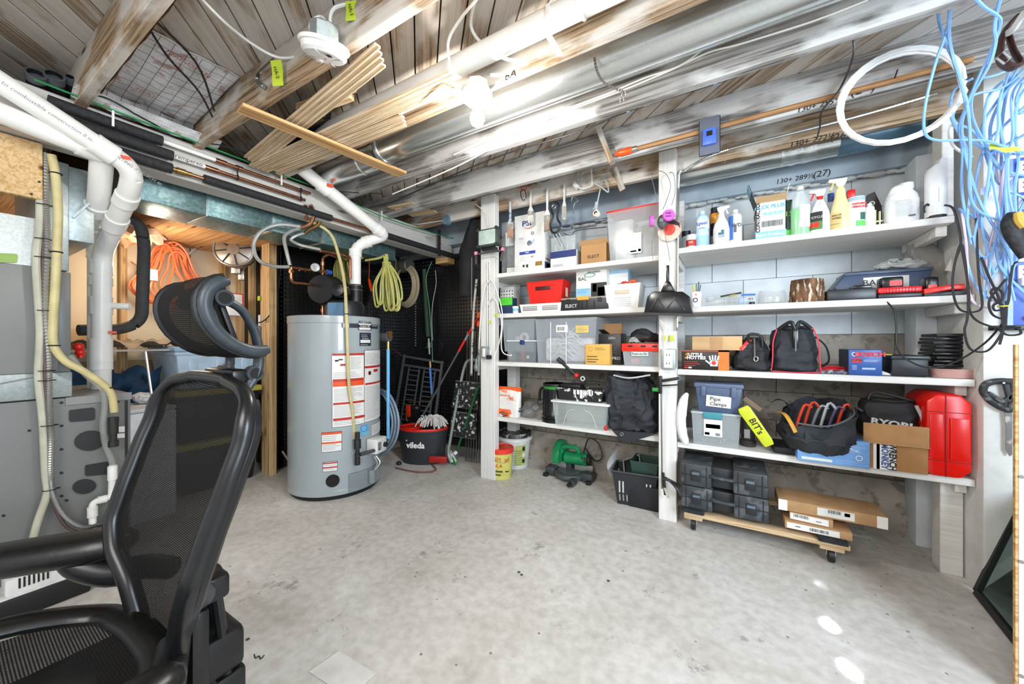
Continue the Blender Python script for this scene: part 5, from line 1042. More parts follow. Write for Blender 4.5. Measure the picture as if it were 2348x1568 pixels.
# ================= shelf contents =================
def FI(u0,u1,v0,z,y):
    xa=W(u0,700,y=y).x; xb=W(u1,700,y=y).x; return (xa+xb)/2,xb-xa,W((u0+u1)/2,v0,y=y).z-z
class It:
    def __init__(s,name,label,cat,u0,u1,v0,z,y,d,rz=0,group=None):
        s.x,s.w,s.h=FI(u0,u1,v0,z,y); s.d=d; s.t=thing(name,label,cat,(s.x,y+d/2,z+.0006),rz,group)
    def body(s,m,name='body',bev=.003,k=1.0,**kw):
        G().box(-s.w/2,-s.d/2,0,s.w/2,s.d/2,s.h*k).build(name,m,s.t,bev=bev,**kw); return s
    def dec(s,a0,a1,b0,b1,m,name='label',t=.001,side=None):
        e=.0012+t
        if side=='r': G().box(s.w/2,-s.d/2+s.d*a0,s.h*b0,s.w/2+e,-s.d/2+s.d*a1,s.h*b1).build(name,m,s.t)
        elif side=='l': G().box(-s.w/2-e,-s.d/2+s.d*a0,s.h*b0,-s.w/2,-s.d/2+s.d*a1,s.h*b1).build(name,m,s.t)
        else: G().box(-s.w/2+s.w*a0,-s.d/2-e,s.h*b0,-s.w/2+s.w*a1,-s.d/2,s.h*b1).build(name,m,s.t)
        return s
    def tx(s,st,a,b,size,m,side=None,off=0,sx=1,rot=0,e=.003,al='CENTER'):
        if side=='r': text(st,size,m,s.t,(s.w/2+e,-s.d/2+s.d*a,s.h*b),(PI/2,0,PI/2),off=off,sx=sx,align=al)
        elif side=='l': text(st,size,m,s.t,(-s.w/2-e,-s.d/2+s.d*a,s.h*b),(PI/2,0,-PI/2),off=off,sx=sx,align=al)
        else: text(st,size,m,s.t,(-s.w/2+s.w*a,-s.d/2-e,s.h*b),(PI/2,-rot,0),off=off,sx=sx,align=al)
        return s
    def ln(s,a0,a1,b0,b1,n,m,h=.0014,e=.0025):
        g=G(); lines(g,-s.w/2+s.w*a0,-s.w/2+s.w*a1,s.h*b0,s.h*b1,-s.d/2-e,n,h); g.build('small_print',m,s.t); return s
    def bars(s,a0,a1,b0,b1,m=INK,n=16,e=.003):
        g=G(); x=a0
        while x<a1: w=R_.uniform(.2,.9)*(a1-a0)/n; g.box(-s.w/2+s.w*x,-s.d/2-e,s.h*b0,-s.w/2+s.w*min(a1,x+w),-s.d/2-e+.001,s.h*b1); x+=w+(a1-a0)/n*.6
        g.build('barcode',m,s.t); return s
def tub(it,m,t=.003,taper=.86,rim=True,rimm=None,name='body'):
    w,d,h=it.w,it.d,it.h; g=G(); k=taper
    for (x0,y0,x1,y1) in((-1,-1,1,-1),(1,-1,1,1),(1,1,-1,1),(-1,1,-1,-1)):
        b=[(x0*w/2*k,y0*d/2*k,0),(x1*w/2*k,y1*d/2*k,0),(x1*w/2,y1*d/2,h),(x0*w/2,y0*d/2,h)]
        c=Vector((0,0,0)); inn=[(p[0]*(1-2*t/w),p[1]*(1-2*t/d),p[2]) for p in b]
        g.add(b+inn,[(0,1,2,3),(7,6,5,4),(0,4,5,1),(1,5,6,2),(2,6,7,3),(3,7,4,0)])
    g.box(-w/2*k,-d/2*k,0,w/2*k,d/2*k,t); g.build(name,m,it.t)
    if rim:
        G().tube([(-w/2,-d/2,h),(w/2,-d/2,h),(w/2,d/2,h),(-w/2,d/2,h)],.004,6,closed=True).build('rim',rimm or m,it.t)
    return it
def sup(w,d,h,n=28,m=12,p=2.6,top=.6,bulge=.1,bx=0):
    rs=[]
    for i in range(m+1):
        t=i/m; z=h*t; s=(1+bulge*math.sin(PI*t))*(1-(1-top)*t**2.5); ed=min(1,.86+t*2) if t<.1 else 1
        if t>.93: s*=.75
        ring=[]
        for k in range(n):
            a=2*PI*k/n; c,q=math.cos(a),math.sin(a); ring.append((bx*t+w/2*s*ed*math.copysign(abs(c)**(2/p),c),d/2*s*ed*math.copysign(abs(q)**(2/p),q),z))
        rs.append(ring)
    return G().rings(rs)
CARD=mat('b98c5c',.85,var=.08,scale=5); CARDL=mat('c9a477',.85,var=.06,scale=5); CLR=clear('dfe5e6',.32,.15); CLR2=clear('cfd6d8',.5,.2)
GREY=mat('55585a',.5); LGREY=mat('b9bbbb',.5); NAVY=mat('23346e',.5); BLUE=mat('2d5fb0',.45)
z1,z2,z3,z4=ZL
# --- left bay, top shelf
i=It('plastic_case','grey clear plastic case left of the cable box on the top shelf','case',1150,1182,508,z1,2.72,.2); i.body(CLR2).dec(.3,.9,.55,.8,WHITE).dec(.4,.95,.05,.15,WHITE); G().box(-i.w*.3,-.05,i.h*.2,i.w*.35,.05,i.h*.9).build('contents',mat('9c9c98',.6,var=.3),i.t)
i=It('cable_box','tall white cable box with blue lettering over an orange swoosh','box',1180,1249,490,z1,2.66,.13); i.body(mat('e9e9e6',.55),bev=.002)
i.tx('PSI',.42,.84,.062,NAVY,sx=1.2,off=.0008).dec(.17,.7,.315,.365,mat('3548a0')).tx('CMPE',.43,.34,.014,WHITE,off=.0004).tx('PSI',.6,.26,.02,INK).dec(.7,.92,.10,.17,mat('9c7a35')).dec(.28,.34,.10,.14,INK).dec(.4,.46,.09,.14,INK).dec(.15,.3,.58,.61,LGREY).ln(.18,.5,.2,.29,3,LGREY)
sw=[]; 
for k in range(13): a=PI+.25+2.7*k/12; sw.append((.0+.052*math.cos(a),-i.d/2-.002,i.h*.80+.024*math.sin(a)))
G().tube(sw,[.0006+.003*math.sin(PI*k/12) for k in range(13)],6).build('swoosh',mat('d9762a',.5),i.t)
G().lathe([(.001,-.0015),(.022,-.0015),(.022,0)],(-.0,-i.d/2,i.h*.5),20,'y').build('cable_hole',mat('6e7a86',.5),i.t); G().tube([(.0,-i.d/2-.002,i.h*.47),(.025,-i.d/2-.004,i.h*.475),(.05,-i.d/2-.005,i.h*.55)],.005,8).build('printed_cable',mat('a9bfd6',.5),i.t); G().torus((.03,-i.d/2-.001,i.h*.66),.011,.003,'y',14,5).build('seal_mark',mat('4a5a6e'),i.t)
i.dec(0,1,0,.16,NAVY,side='r').dec(.25,.8,.03,.14,mat('c98a86'),side='r').tx('CATEGORY',.5,.21,.022,INK,side='r')
g=G()
for k in range(9): g.box(i.w/2+.001,-i.d*.35,i.h*(.35+.045*k),i.w/2+.002,i.d*(.1+.25*R_.random()),i.h*(.355+.045*k))
g.build('small_print',LGREY,i.t)
i=It('white_carton','low white and blue carton under the clear rack','box',1262,1321,574,z1,2.64,.12); i.body(WHITE).dec(0,1,.6,.98,NAVY).dec(.1,.5,.1,.25,LGREY)
zt=z1+i.h
j=It('clear_rack','clear acrylic rack of tubes standing on the white and blue carton','rack',1263,1320,543,zt,2.645,.10); tub(j,CLR,taper=.96)
for k in range(4): G().cyl((-j.w*.36+k*j.w*.24,-.02,.003),(-j.w*.36+k*j.w*.24,-.02,j.h*.6),.006,n=8).build('tube',clear('f2f6f7',.6,.1),j.t)
for k in range(5): G().cyl((-j.w*.2+k*.012,.0,.03),(-j.w*.55+k*.014,.01,j.h+.05),.005,n=8).build('marker',GREY if k%2 else LGREY,j.t)
def openbox(i,m,flap=.4,fl=True):
    w,d,h=i.w,i.d,i.h
    for b in ((-w/2,-d/2,0,w/2,-d/2+.004,h),(-w/2,d/2-.004,0,w/2,d/2,h),(-w/2,-d/2,0,-w/2+.004,d/2,h),(w/2-.004,-d/2,0,w/2,d/2,h),(-w/2,-d/2,0,w/2,d/2,.004)): G().box(*b).build('side',m,i.t)
    if fl:
        G().bar((0,-d/2,h),(0,-d/2-.02,h-d*flap*.0+.03),w,.003,(0,1,0)).build('flap',m,i.t); G().bar((0,d/2,h),(0,d/2+.02,h+.05),w,.003,(0,1,0)).build('flap',m,i.t)
    return i
i=It('cardboard_box','open brown cardboard box marked ELECT on the top shelf','box',1331,1392,560,z1,2.64,.15); openbox(i,CARD); i.tx('ELECT',.5,.4,.032,INK)
G().tube([(0,0,.05),(.02,.0,.12),(.01,.02,.17),(.03,.02,.13)],.006,6,smoothpath=3).tube([(.02,0,.05),(.03,.0,.1),(.04,.02,.15)],.006,6).build('cable',INK,i.t)
i=It('clear_bin','large clear plastic bin with a red lid full of boxes on the top shelf','storage bin',1392,1519,478,z1,2.62,.30); tub(i,clear('d6dbdc',.42,.15),taper=.9); 
G().box(-i.w/2-.006,-i.d/2-.006,i.h,i.w/2+.006,i.d/2,i.h+.012).build('lid',mat('e02818',.35),i.t,bev=.004); G().box(-i.w*.38,-i.d*.4,.01,-i.w*.02,i.d*.3,i.h*.85).build('contents',mat('c9c8c4',.7,var=.15),i.t,bev=.02); G().box(0,-i.d*.38,.01,i.w*.36,i.d*.3,i.h*.7).build('contents',mat('b0afab',.7,var=.2),i.t,bev=.03); i.dec(.42,.64,.12,.52,WHITE).tx('⌂',.53,.33,.03,LGREY).dec(.58,.63,.15,.20,RED).dec(.44,.55,.15,.18,LGREY)
g=G()
for k in range(7): g.tube([(-i.w*.3,-.06,i.h+.016+.002*k),(-i.w*.1,-.05+.01*k,i.h+.035+.006*k),(i.w*.15,-.05+.01*k,i.h+.045+.004*k),(i.w*.4,-.03,i.h+.022)],.0035,6,smoothpath=5)
single('coax_cables',g.xf(Matrix.Translation(i.t.location)),mat('c9ccc8',.4),'grey-white cables lying on the red lid','cable')
single('wire_shelf',G().tube([W(u,v,y=2.95) for u,v in((1290,520),(1340,512),(1390,505))],.003,6).tube([W(u,v,y=2.93) for u,v in((1292,535),(1310,540),(1318,530),(1345,525),(1390,520))],.003,6,smoothpath=4),INK,'thin dark wires hanging behind the top left shelf','wire')
# --- second shelf left
i=It('perforated_crate','black and white perforated crate at the left end of the second shelf','crate',1147,1178,658,z2,2.80,.1); i.body(mat('dcdcd8'))
g=G()
for a in range(5):
    for b in range(6): g.lathe([(.001,-.001),(.006,-.001),(.006,.001)],(-i.w*.4+a*i.w*.2,-i.d/2,i.h*(.3+b*.11)),10,'y')
g.build('hole',INK,i.t,kind='stuff')
i=It('green_box','small box with bright green top half and navy bottom on the second shelf','box',1147,1175,683,z2,2.63,.08); i.body(mat('23355c')).dec(0,1,.55,1,mat('55c934'),t=.0005).ln(.1,.9,.65,.9,3,mat('2a7a1e'))
i=It('small_tub','small white and blue round tub beside the green box','tub',1168,1190,702,z2,2.60,.05); G().lathe([(.024,0),(.026,i.h*.8),(.028,i.h*.8),(.028,i.h),(.001,i.h)],n=20).build('body',WHITE,i.t); G().lathe([(.0255,i.h*.3),(.0265,i.h*.7)],n=20).build('label',mat('8fc3e6'),i.t)
i=It('white_basket','low white slotted basket under the red bin','basket',1192,1287,697,z2,2.60,.2); tub(i,WHITE,taper=.94)
g=G()
for k in range(11):
    for a0 in (.08,.56):
        for r_ in range(3): g.box(-i.w/2+i.w*(a0+k*.033),-i.d/2-.0012,i.h*(.25+.2*r_),-i.w/2+i.w*(a0+.018+k*.033),-i.d/2+.004,i.h*(.38+.2*r_))
g.build('slot',mat('6a6a68'),i.t); G().box(-i.w*.42,-i.d*.38,.01,i.w*.42,i.d*.4,i.h*.9).build('contents',mat('8d8f86',.7,var=.4,scale=30),i.t)
zb=z2+i.h
i=It('red_bin','bright red plastic bin with a hand hole on the white basket','bin',1208,1291,645,zb,2.61,.17); tub(i,mat('dd2115',.35),taper=.84); 
def hole(i,a,b,w_,h_,m=INK,k=.93):
    G().box(-i.w/2+i.w*a,-i.d/2*k-.004,i.h*b,-i.w/2+i.w*(a+w_),-i.d/2*k+.003,i.h*(b+h_)).build('hand_hole',m,i.t,bev=.004)
hole(i,.24,.62,.42,.17,mat('4a1410'),.96); 
i.dec(.3,.55,.3,.7,mat('e8c9b0'),side='r')
i=It('saw_blade_box','black, white and light blue product box on the black tool box','box',1321,1391,612,z2+.06,2.68,.14); i.body(mat('e6e4de')).dec(0,.48,.05,.42,mat('8cc0e0')).dec(.5,1,.0,.55,mat('24221f')).dec(.72,.93,.08,.42,mat('d9d3c8')).tx('BAL',.22,.68,.04,PENCIL).tx('PALOURDES',.6,.85,.018,PENCIL).tx('30',.56,.1,.035,mat('e0c25a'),off=.001).ln(.05,.45,.28,.40,3,INK).dec(.05,.9,.92,.97,INK).bars(.08,.3,.07,.2).dec(.55,.68,.3,.52,mat('d9a35a')); G().torus((-.01,-i.d/2,i.h*.78),.03,.004,'y',sx=1.4,sy=.5).build('printed_saw',mat('7fae9e'),i.t)
i=It('blue_box','white and pale blue box standing behind the white bin','box',1392,1440,618,z2,2.76,.15); i.body(mat('a9cbe4')).dec(0,1,.6,.9,WHITE).tx('IREM',.6,.45,.05,NAVY,off=.001)
i=It('tool_box','black plastic tool box with orange latch, marked ELECT, on the second shelf','toolbox',1287,1396,681,z2,2.595,.2); i.body(mat('26282a',.45),bev=.006).dec(0,1,.86,1,mat('8d8577')).dec(.36,.6,.78,1.08,mat('f0a13a'),t=.006,name='latch').tx('ELECT',.22,.35,.034,WHITE).dec(.12,.2,.6,.9,BLK,t=.006,name='latch').dec(.78,.86,.6,.9,BLK,t=.006,name='latch')
for a in(.38,.45,.55,.7): i.dec(a,a+.015,.1,.7,BLKG,name='rib',t=.003)
i=It('white_bin','white plastic bin with hand hole holding red and green tape rolls','bin',1386,1468,652,z2,2.585,.18); tub(i,mat('e2e2de',.4),taper=.85); hole(i,.3,.60,.4,.17,mat('c9b9a0'),.96)
for k in range(5): i.dec(.25,.75,.12+.08*k,.125+.08*k,LGREY,name='rib',t=-.006)
for (x,y,z,m,ax) in((.0,-.02,i.h+.0,RED,'y'),(.045,.03,i.h+.015,mat('f05a1c'),'y'),(-.045,0,i.h-.01,mat('2f9a6a'),'y')): G().torus((0,0,0),.024,.011,ax,20,8).xf(Matrix.Translation((x,y,z))@Matrix.Rotation(rad(35),4,'X')@Matrix.Rotation(rad(20),4,'Z')).build('tape_roll',m,i.t)
# --- third shelf left
i=It('clear_bin','small clear lidded bin on top of another at the left of the third shelf','storage bin',1152,1226,734,z3+.085,2.60,.2); hh=i.h; tub(i,clear('c3ccd0',.42,.2),taper=.88); G().box(-i.w/2-.004,-i.d/2-.004,i.h,i.w/2+.004,i.d/2,i.h+.008).build('lid',CLR2,i.t); G().torus((.02,-.03,hh*.45),.03,.014,'y').build('contents',mat('c9c0c4',.5),i.t); G().box(-.07,-.03,.01,-.01,.05,hh*.5).build('contents',mat('b9bbbc',.5,var=.2),i.t,bev=.01)
i=It('clear_bin','small clear lidded bin directly on the third shelf at left','storage bin',1163,1230,781,z3,2.60,.2); tub(i,clear('a9b2b6',.5,.2),taper=.9); G().box(-i.w/2-.004,-i.d/2-.004,i.h-.006,i.w/2+.004,i.d/2,i.h+.002).build('lid',mat('dfe2e2',.4),i.t); G().box(-.012,-i.d/2-.008,i.h*.82,.03,-i.d/2,i.h+.004).build('latch',NAVY,i.t,bev=.003)
G().box(-.02,-.07,.01,.02,.0,i.h*.7).build('contents',mat('b8262a'),i.t); G().box(.03,-.085,.005,.075,-.02,i.h*.75).build('contents',BLK,i.t); G().box(.04,-.088,.03,.065,-.085,.055).build('contents_label',WHITE,i.t)
i=It('clear_bin','big clear bin full of white cables, largest on the third shelf','storage bin',1228,1368,733,z3,2.585,.32); tub(i,clear('ccd2d8',.36,.18),taper=.93)
G().box(-i.w/2-.006,-i.d/2-.006,i.h-.0,i.w/2+.006,i.d/2,i.h+.012).build('lid',CLR2,i.t,bev=.003); i.dec(.36,.55,.72,.88,WHITE).bars(.38,.5,.75,.84).dec(.68,.88,.70,.86,mat('d8bd6a')).ln(.7,.86,.72,.82,3,INK)
g=G(); rr=random.Random(8)
for k in range(34):
    c0=Vector((rr.uniform(-.08,.08),-i.d*.38+.01*rr.random(),rr.uniform(.05,i.h*.75))); L=rr.uniform(.05,.12); a=rr.uniform(-.9,.9)
    g.tube([c0+Vector((L*math.cos(a+PI)*.8,0,L*math.sin(a+PI)*.6)),c0+Vector((0,-.006,.02)),c0+Vector((L*math.cos(a)*.8,.0,L*math.sin(a)*.5))],.0042,5,smoothpath=4)
for v_ in g.v: v_.x=max(-i.w*.42,min(i.w*.42,v_.x)); v_.z=max(.01,min(i.h*.95,v_.z))
tag(g.build('cables_inside',mat('d9d8d2',.5),i.t),kind='stuff'); G().box(-i.w*.4,-i.d*.3,.01,i.w*.4,i.d*.4,i.h*.6).build('contents',mat('d6d6da',.7,var=.15),i.t,bev=.03)
for a in(.26,.52): i.dec(a,a+.012,.0,.95,mat('e0e4e6',.3),name='rib',t=.002)
i=It('cardboard_sheet','tall brown cardboard sheets standing at the back of the third shelf','cardboard',1378,1426,742,z3,2.80,.02); i.body(CARD)
i=It('black_box','black printed product box with torn top behind the yellow box','box',1372,1424,765,z3,2.66,.16); i.body(mat('1d1d1f',.4)).tx('PRO',.8,.2,.03,mat('cfcfcf')).tx('GEN',.6,.85,.025,mat('bdbdbd')); G().bar((-.03,-.06,i.h),(-.06,-.1,i.h+.03),.08,.003,(0,0,1)).build('flap',mat('2a2a2c',.3),i.t); i.ln(.1,.9,.35,.7,5,mat('8a8a8a'))
i=It('yellow_box','small mustard yellow carton with dark printed lines at the third shelf edge','box',1342,1398,789,z3,2.58,.07); i.body(mat('d9aa55',.7)).dec(.08,.5,.38,.41,INK).dec(.08,.55,.24,.27,INK).dec(.08,.45,.12,.15,INK).ln(.4,.9,.7,.85,3,mat('9c7432')); G().torus((-i.w*.28,-i.d/2,i.h*.76),.014,.0016,'y').build('emblem',mat('a87a35'),i.t)
i=It('fitting_bin','clear bin with red rim labelled Push-to-Fit on the third shelf','storage bin',1428,1514,806,z3,2.585,.2); tub(i,CLR2,taper=.92); G().box(-.08,-.06,.01,-.02,.05,i.h*.5).build('contents',mat('d9605a'),i.t,bev=.01); G().box(-.01,-.06,.01,.08,.05,i.h*.4).build('contents',mat('5a5c5c',.5,var=.4),i.t,bev=.01)
G().box(-i.w/2-.008,-i.d/2-.01,i.h,i.w/2+.01,i.d/2,i.h+.055).build('red_tray',mat('e32a18',.35),i.t,bev=.006)
for a in(.15,.5,.8): G().box(-i.w/2+i.w*a,-i.d/2-.012,i.h+.03,-i.w/2+i.w*(a+.13),-i.d/2-.006,i.h+.042).build('slot',INK,i.t)
G().box(-i.w*.25,-i.d/2-.012,i.h-.03,i.w*.2,-i.d/2-.008,i.h-.002).build('label',mat('c8cdc8'),i.t); text('Push-to-Fit',.022,INK,i.t,(-i.w*.03,-i.d/2-.014,i.h-.016))
single('black_gear',sup(.17,.12,.11,top=.5,bulge=.3).xf(Matrix.Translation((i.x+.01,2.67,z3+i.h+.056))),mat('1c1c20',.6),'black fabric gear heaped on the red tray','gear',disp=.02,dsc=9)
single('clear_bag',sup(.08,.06,.05,top=.4).xf(Matrix.Translation((i.x-.05,2.62,z3+i.h+.056))),mat('9a9f9c',.2,var=.4,scale=40),'small crinkled clear bag on the red tray','bag',disp=.012,dsc=20)
# --- fourth shelf left
i=It('plaster_bag','white and orange plaster bag reading 90 at the left of the fourth shelf','bag',1137,1190,888,z4,2.60,.07)
rs=[]
for k in range(9):
    t_=k/8; dp=.035*(1-t_**3)+.004; rs.append([(i.w/2*(1-.12*(1-t_)**2)*math.copysign(abs(math.cos(a))**.4,math.cos(a)),dp*math.copysign(abs(math.sin(a))**.6,math.sin(a)),i.h*t_) for a in [2*PI*q_/20 for q_ in range(20)]])
G().rings(rs).build('bag',mat('e4e1da',.5,dirt='f0703a',scale=7,key='plaster_bag'),i.t,disp=.003,dsc=14); G().box(-i.w*.5,-.012,i.h*.87,i.w*.5,.012,i.h*1.0).build('orange_band',mat('ef5c1f',.4),i.t); text('90',.045,mat('e85a24'),i.t,(i.w*.18,-.037,i.h*.62),ext=.001); text('SHEETROCK',.018,mat('e85a24'),i.t,(-i.w*.1,-.036,i.h*.72),ext=.001); G().box(-i.w*.4,-.04,i.h*.08,i.w*.1,-.03,i.h*.26).build('orange_band',mat('ef6a2f',.4),i.t,bev=.004)
single('clear_bag',sup(.11,.1,.14,top=.7,bulge=.15).xf(Matrix.Translation((W(1212,900,y=2.66).x,2.67,z4+.001))),clear('8d8c88',.55,.12),'crumpled clear plastic bag between plaster bag and black canister','bag',disp=.014,dsc=16)
sg=thing('safety_goggles','clear safety goggles lying in front of the clear bag','goggles',W(1227,935,y=2.58)); G().torus((0,0,0),.032,.007,'y',20,8,sx=1,sy=.75).build('frame',GREY,sg); G().sphere((0,0,0),.028,12,8,(1,.3,.75)).build('lens',clear('9a9fa2',.4,.05),sg); G().torus((.03,.03,.05),.025,.004,'y').build('strap',INK,sg)
for k,(a,b) in enumerate((((1146,954),(1198,938)),((1150,958),(1210,940)),((1153,962),(1200,945)))): single('clamp_bar',G().bar(W(a[0],a[1]-8,y=2.59),W(b[0],b[1]-3,y=2.63),.009,.007),mat(['2e3b3a','3d4c4a','222a2a'][k],.4),['upper','middle','lower'][k]+' of three thin dark bars on the fourth shelf edge','bar')
i=It('black_canister','tall black canister with a green ring on the fourth shelf','canister',1237,1292,880,z4,2.60,.12); r=i.w/2*.92
G().lathe([(r*1.05,0),(r*1.08,i.h*.08),(r*.95,i.h*.10),(r*.95,i.h*.16),(r*1.05,i.h*.18),(r*.98,i.h*.22),(r*.92,i.h*.86)],n=30).build('body',BLKG,i.t); G().lathe([(r*.9,i.h*.86),(r*.93,i.h*.9),(r*.9,i.h)],n=30).build('green_ring',mat('2f8a34',.3),i.t); G().lathe([(r*.92,i.h*.93),(r*.95,i.h*.94),(r*.95,i.h),(.001,i.h)],n=30).build('lid',BLK,i.t); G().tube([(-r*.6,0,i.h*.9),(-r*1.3,.0,i.h*.8),(-r*1.4,0,i.h*.5)],.012,8,smoothpath=4).build('handle',BLKG,i.t)
for k in range(8): G().box(r*.97*math.cos(-PI/2+(k-4)*.25)-.002,r*.97*math.sin(-PI/2+(k-4)*.25)-.002,i.h*.25,r*.97*math.cos(-PI/2+(k-4)*.25)+.002,r*.97*math.sin(-PI/2+(k-4)*.25)+.002,i.h*.82).build('rib',BLK,i.t)
i=It('clear_tub','clear lidded tub hanging over the fourth shelf edge','storage bin',1267,1394,926,z4,2.53,.22); tub(i,clear('dbe3df',.38,.2),taper=.9); G().box(-i.w/2-.012,-i.d/2-.01,i.h-.004,i.w/2+.012,i.d/2,i.h+.012).build('lid',mat('e3e7e5',.35),i.t,bev=.005)
zt=z4+i.h+.013; a_g=G()
for sgn in(-1,1): a_g.tube([(sgn*i.w*.3,-i.d/2*.93-.002,.01),(sgn*i.w*.22,-i.d/2*.97-.002,i.h*.6),(sgn*i.w*.1,-i.d/2-.002,i.h*.75)],.0015,5,smoothpath=4)
a_g.build('moulded_line',WHITE,i.t)
j=It('paint_tray','black caddy tray with white paint drips on the clear tub','tray',1277,1383,893,zt,2.56,.14); tub(j,mat('1e1f20',.5,scale=18,dirt='e2dfd8',key='dripped'),taper=.9)
for k in range(12):
    x=j.w*(-.12+.035*k+R_.uniform(-.01,.01)); l=R_.uniform(.3,.8); G().box(x-.004*R_.uniform(.6,1.6),-j.d/2-.001,j.h*(1-l),x+.005,-j.d/2*.93,j.h*1.0).build('paint_drip',WHITE,j.t,bev=.001)
G().box(-j.w*.45,-.05,j.h,-j.w*.0,.05,j.h+.03).box(-j.w*.2,-.04,j.h+.03,j.w*.38,.0,j.h+.04).build('caddy_handle',BLK,j.t,bev=.004)
ro=thing('black_scope','black ribbed tube tool with red ring propped on the caddy','tool',W(1310,850,y=2.58)); a=W(1279,822,y=2.57);b=W(1330,868,y=2.58)
G().tube([a,a*.8+b*.2,a*.78+b*.22,a*.5+b*.5,a*.2+b*.8],[.017,.018,.014,.016,.017],14).build('barrel',mat('252628',.5,var=.4),ro,world=True); G().cyl(a*.2+b*.8,a*.1+b*.9,.019).build('red_ring',RED,ro,world=True); G().torus(W(1336,868,y=2.57),.014,.005,'y').build('eye_ring',LGREY,ro,world=True)
i=It('black_bag','large slumped black tool bag at the right of the fourth shelf','bag',1378,1508,858,z4,2.53,.36); g=sup(i.w,i.d,i.h*1.0,72,40,2.8,.72,.10,-.03)
i.t['label']='large slumped black tool bag at the right of the fourth shelf'
g.build('bag_body',mat('2a2d33',.75,var=.15),i.t,disp=.045,dsc=6); G().tube([(-i.w*.3,-i.d*.36,i.h*.96),(0,-i.d*.42,i.h*.93),(i.w*.35,-i.d*.33,i.h*.99)],.006,6,smoothpath=5).build('zip',LGREY,i.t); G().tube([(i.w*.1,-i.d*.5,i.h*.2),(i.w*.35,-i.d*.5,i.h*.5),(i.w*.3,-i.d*.42,i.h*.75)],.004,6,smoothpath=5).build('piping',BLKG,i.t)
G().prism([(-i.w*.3,0.02),(i.w*.5,.03),(i.w*.3,-.01),(i.w*.0,-.055),(-i.w*.1,-.05)],-i.d*.5-.02,-i.d*.5+.01).build('hanging_flap',mat('24262b',.75),i.t,disp=.006)
G().sphere((-i.w*.42,-i.d*.47,.02),.012,10,8,(1,1,1.5)).build('red_tag',RED,i.t); G().torus((-i.w*.1,-i.d*.5-.02,-.0),.010,.002,'y').build('clip',ALU,i.t)
single('green_tape_end',G().box(-.02,-.01,-.012,.02,.01,.012),mat('3fb04a',.5),'small bright green object beside the black tool bag','tape',loc=W(1503,893,y=2.56),bev=.003)
# --- floor left: mitre saw
ms=thing('mitre_saw','green mitre saw with round grey base on the floor under the shelves','saw',W(1300,1100,z=0)+Vector((0,.06,0))); MG=mat('12824c',.3,var=.1); DK=mat('3f4245',.45,var=.1)
G().lathe([(.13,.02),(.135,.03),(.13,.055),(.12,.06),(.001,.062)],n=36).build('turntable',mat('54575a',.4,metal=.3),ms); G().lathe([(.05,.062),(.10,.064),(.10,.066),(.001,.066)],n=30).build('table_insert',mat('6d6f70',.4,metal=.4),ms)
for s in(-1,1): G().box(s*.12,-.05,.0,s*.21,.06,.075).build('base_wing',DK,ms,bev=.012); G().box(s*.17,-.09,.0,s*.21,-.05,.03).build('foot',BLK,ms,bev=.006)
G().box(.06,-.20,.0,.11,-.10,.05).build('mitre_arm',DK,ms,bev=.012); G().cyl((.085,-.20,.03),(.085,-.235,.03),.017).build('knob',BLK,ms)
for s in(-1,1): G().box(s*.03,.035,.062,s*.19,.05,.062+.055).build('fence',mat('a6a6a0',.4,metal=.4),ms,bev=.004)
hd=G(); rr_=[]
for k in range(20):
    a=-.35+3.9*k/19; rr_.append((.125*math.cos(a),.125*math.sin(a)))
hd.prism(rr_,-.028,.028,'x'); hd.xf(Matrix.Translation((-.075,-.01,.19))@Matrix.Rotation(rad(0),4,'Z')); hd.build('blade_guard',MG,ms,bev=.008); G().lathe([(.001,-.035),(.03,-.034),(.034,-.028)],(-.075,-.01,.185),16,'x').build('guard_cap',MG,ms)
G().cyl((-.04,.0,.17),(.15,.02,.17),.052,n=20).build('motor',MG,ms); G().cyl((.15,.02,.17),(.175,.022,.17),.045,n=20).build('motor_cap',BLK,ms)
for k in range(4): G().box(.11+.014*k,-.034,.155,.118+.014*k,-.030,.2).build('vent',INK,ms)
G().tube([(-.045,-.06,.225),(-.03,-.075,.275),(.08,-.07,.285),(.10,-.05,.24)],.018,10,smoothpath=5).build('handle',MG,ms); G().box(-.05,.03,.0,.0,.10,.18).build('pivot',DK,ms,bev=.01)
G().tube([(.1,.06,.2),(.14,.08,.33),(.22,.09,.3),(.26,.07,.2),(.2,.06,.16),(.1,.09,.25)],.006,7,smoothpath=6).build('power_cord',BLK,ms)
# basket on floor
i=It('laundry_basket','black slotted shopping basket on the floor beside the middle post','basket',1382,1508,1050,0,2.38,.20,rz=rad(6)); i.t.location=W(1452,1160,z=0)+Vector((.0,.09,0)); i.w=.30;i.d=.24;i.h=.235; tub(i,mat('26292e',.45),taper=.78)
G().tube([(-i.w/2,-i.d/2,i.h),(i.w/2,-i.d/2,i.h),(i.w/2,i.d/2,i.h),(-i.w/2,i.d/2,i.h)],.010,8,closed=True).build('rim_roll',mat('26292e',.4),i.t)
for k in range(9):
    x=(-.38+.095*k)*i.w*.95; G().bar((x*.9,-i.d/2*.80-.003,.03),(x*.93,-i.d/2*.84-.003,.075),.008,.003,(0,1,0)).build('slot',mat('9a9a97'),i.t)
for (x,z) in((-.33,.6),(-.25,.6),(.27,.62),(.35,.62),(.27,.42),(.35,.42),(-.33,.45),(-.25,.45)): G().bar((x*i.w,-i.d/2*(.78+.22*z)-.003,(z-.07)*i.h),(x*i.w,-i.d/2*(.78+.22*(z+.14))-.003,(z+.13)*i.h),.010,.003,(0,1,0)).build('slot',mat('c9c9c6'),i.t)
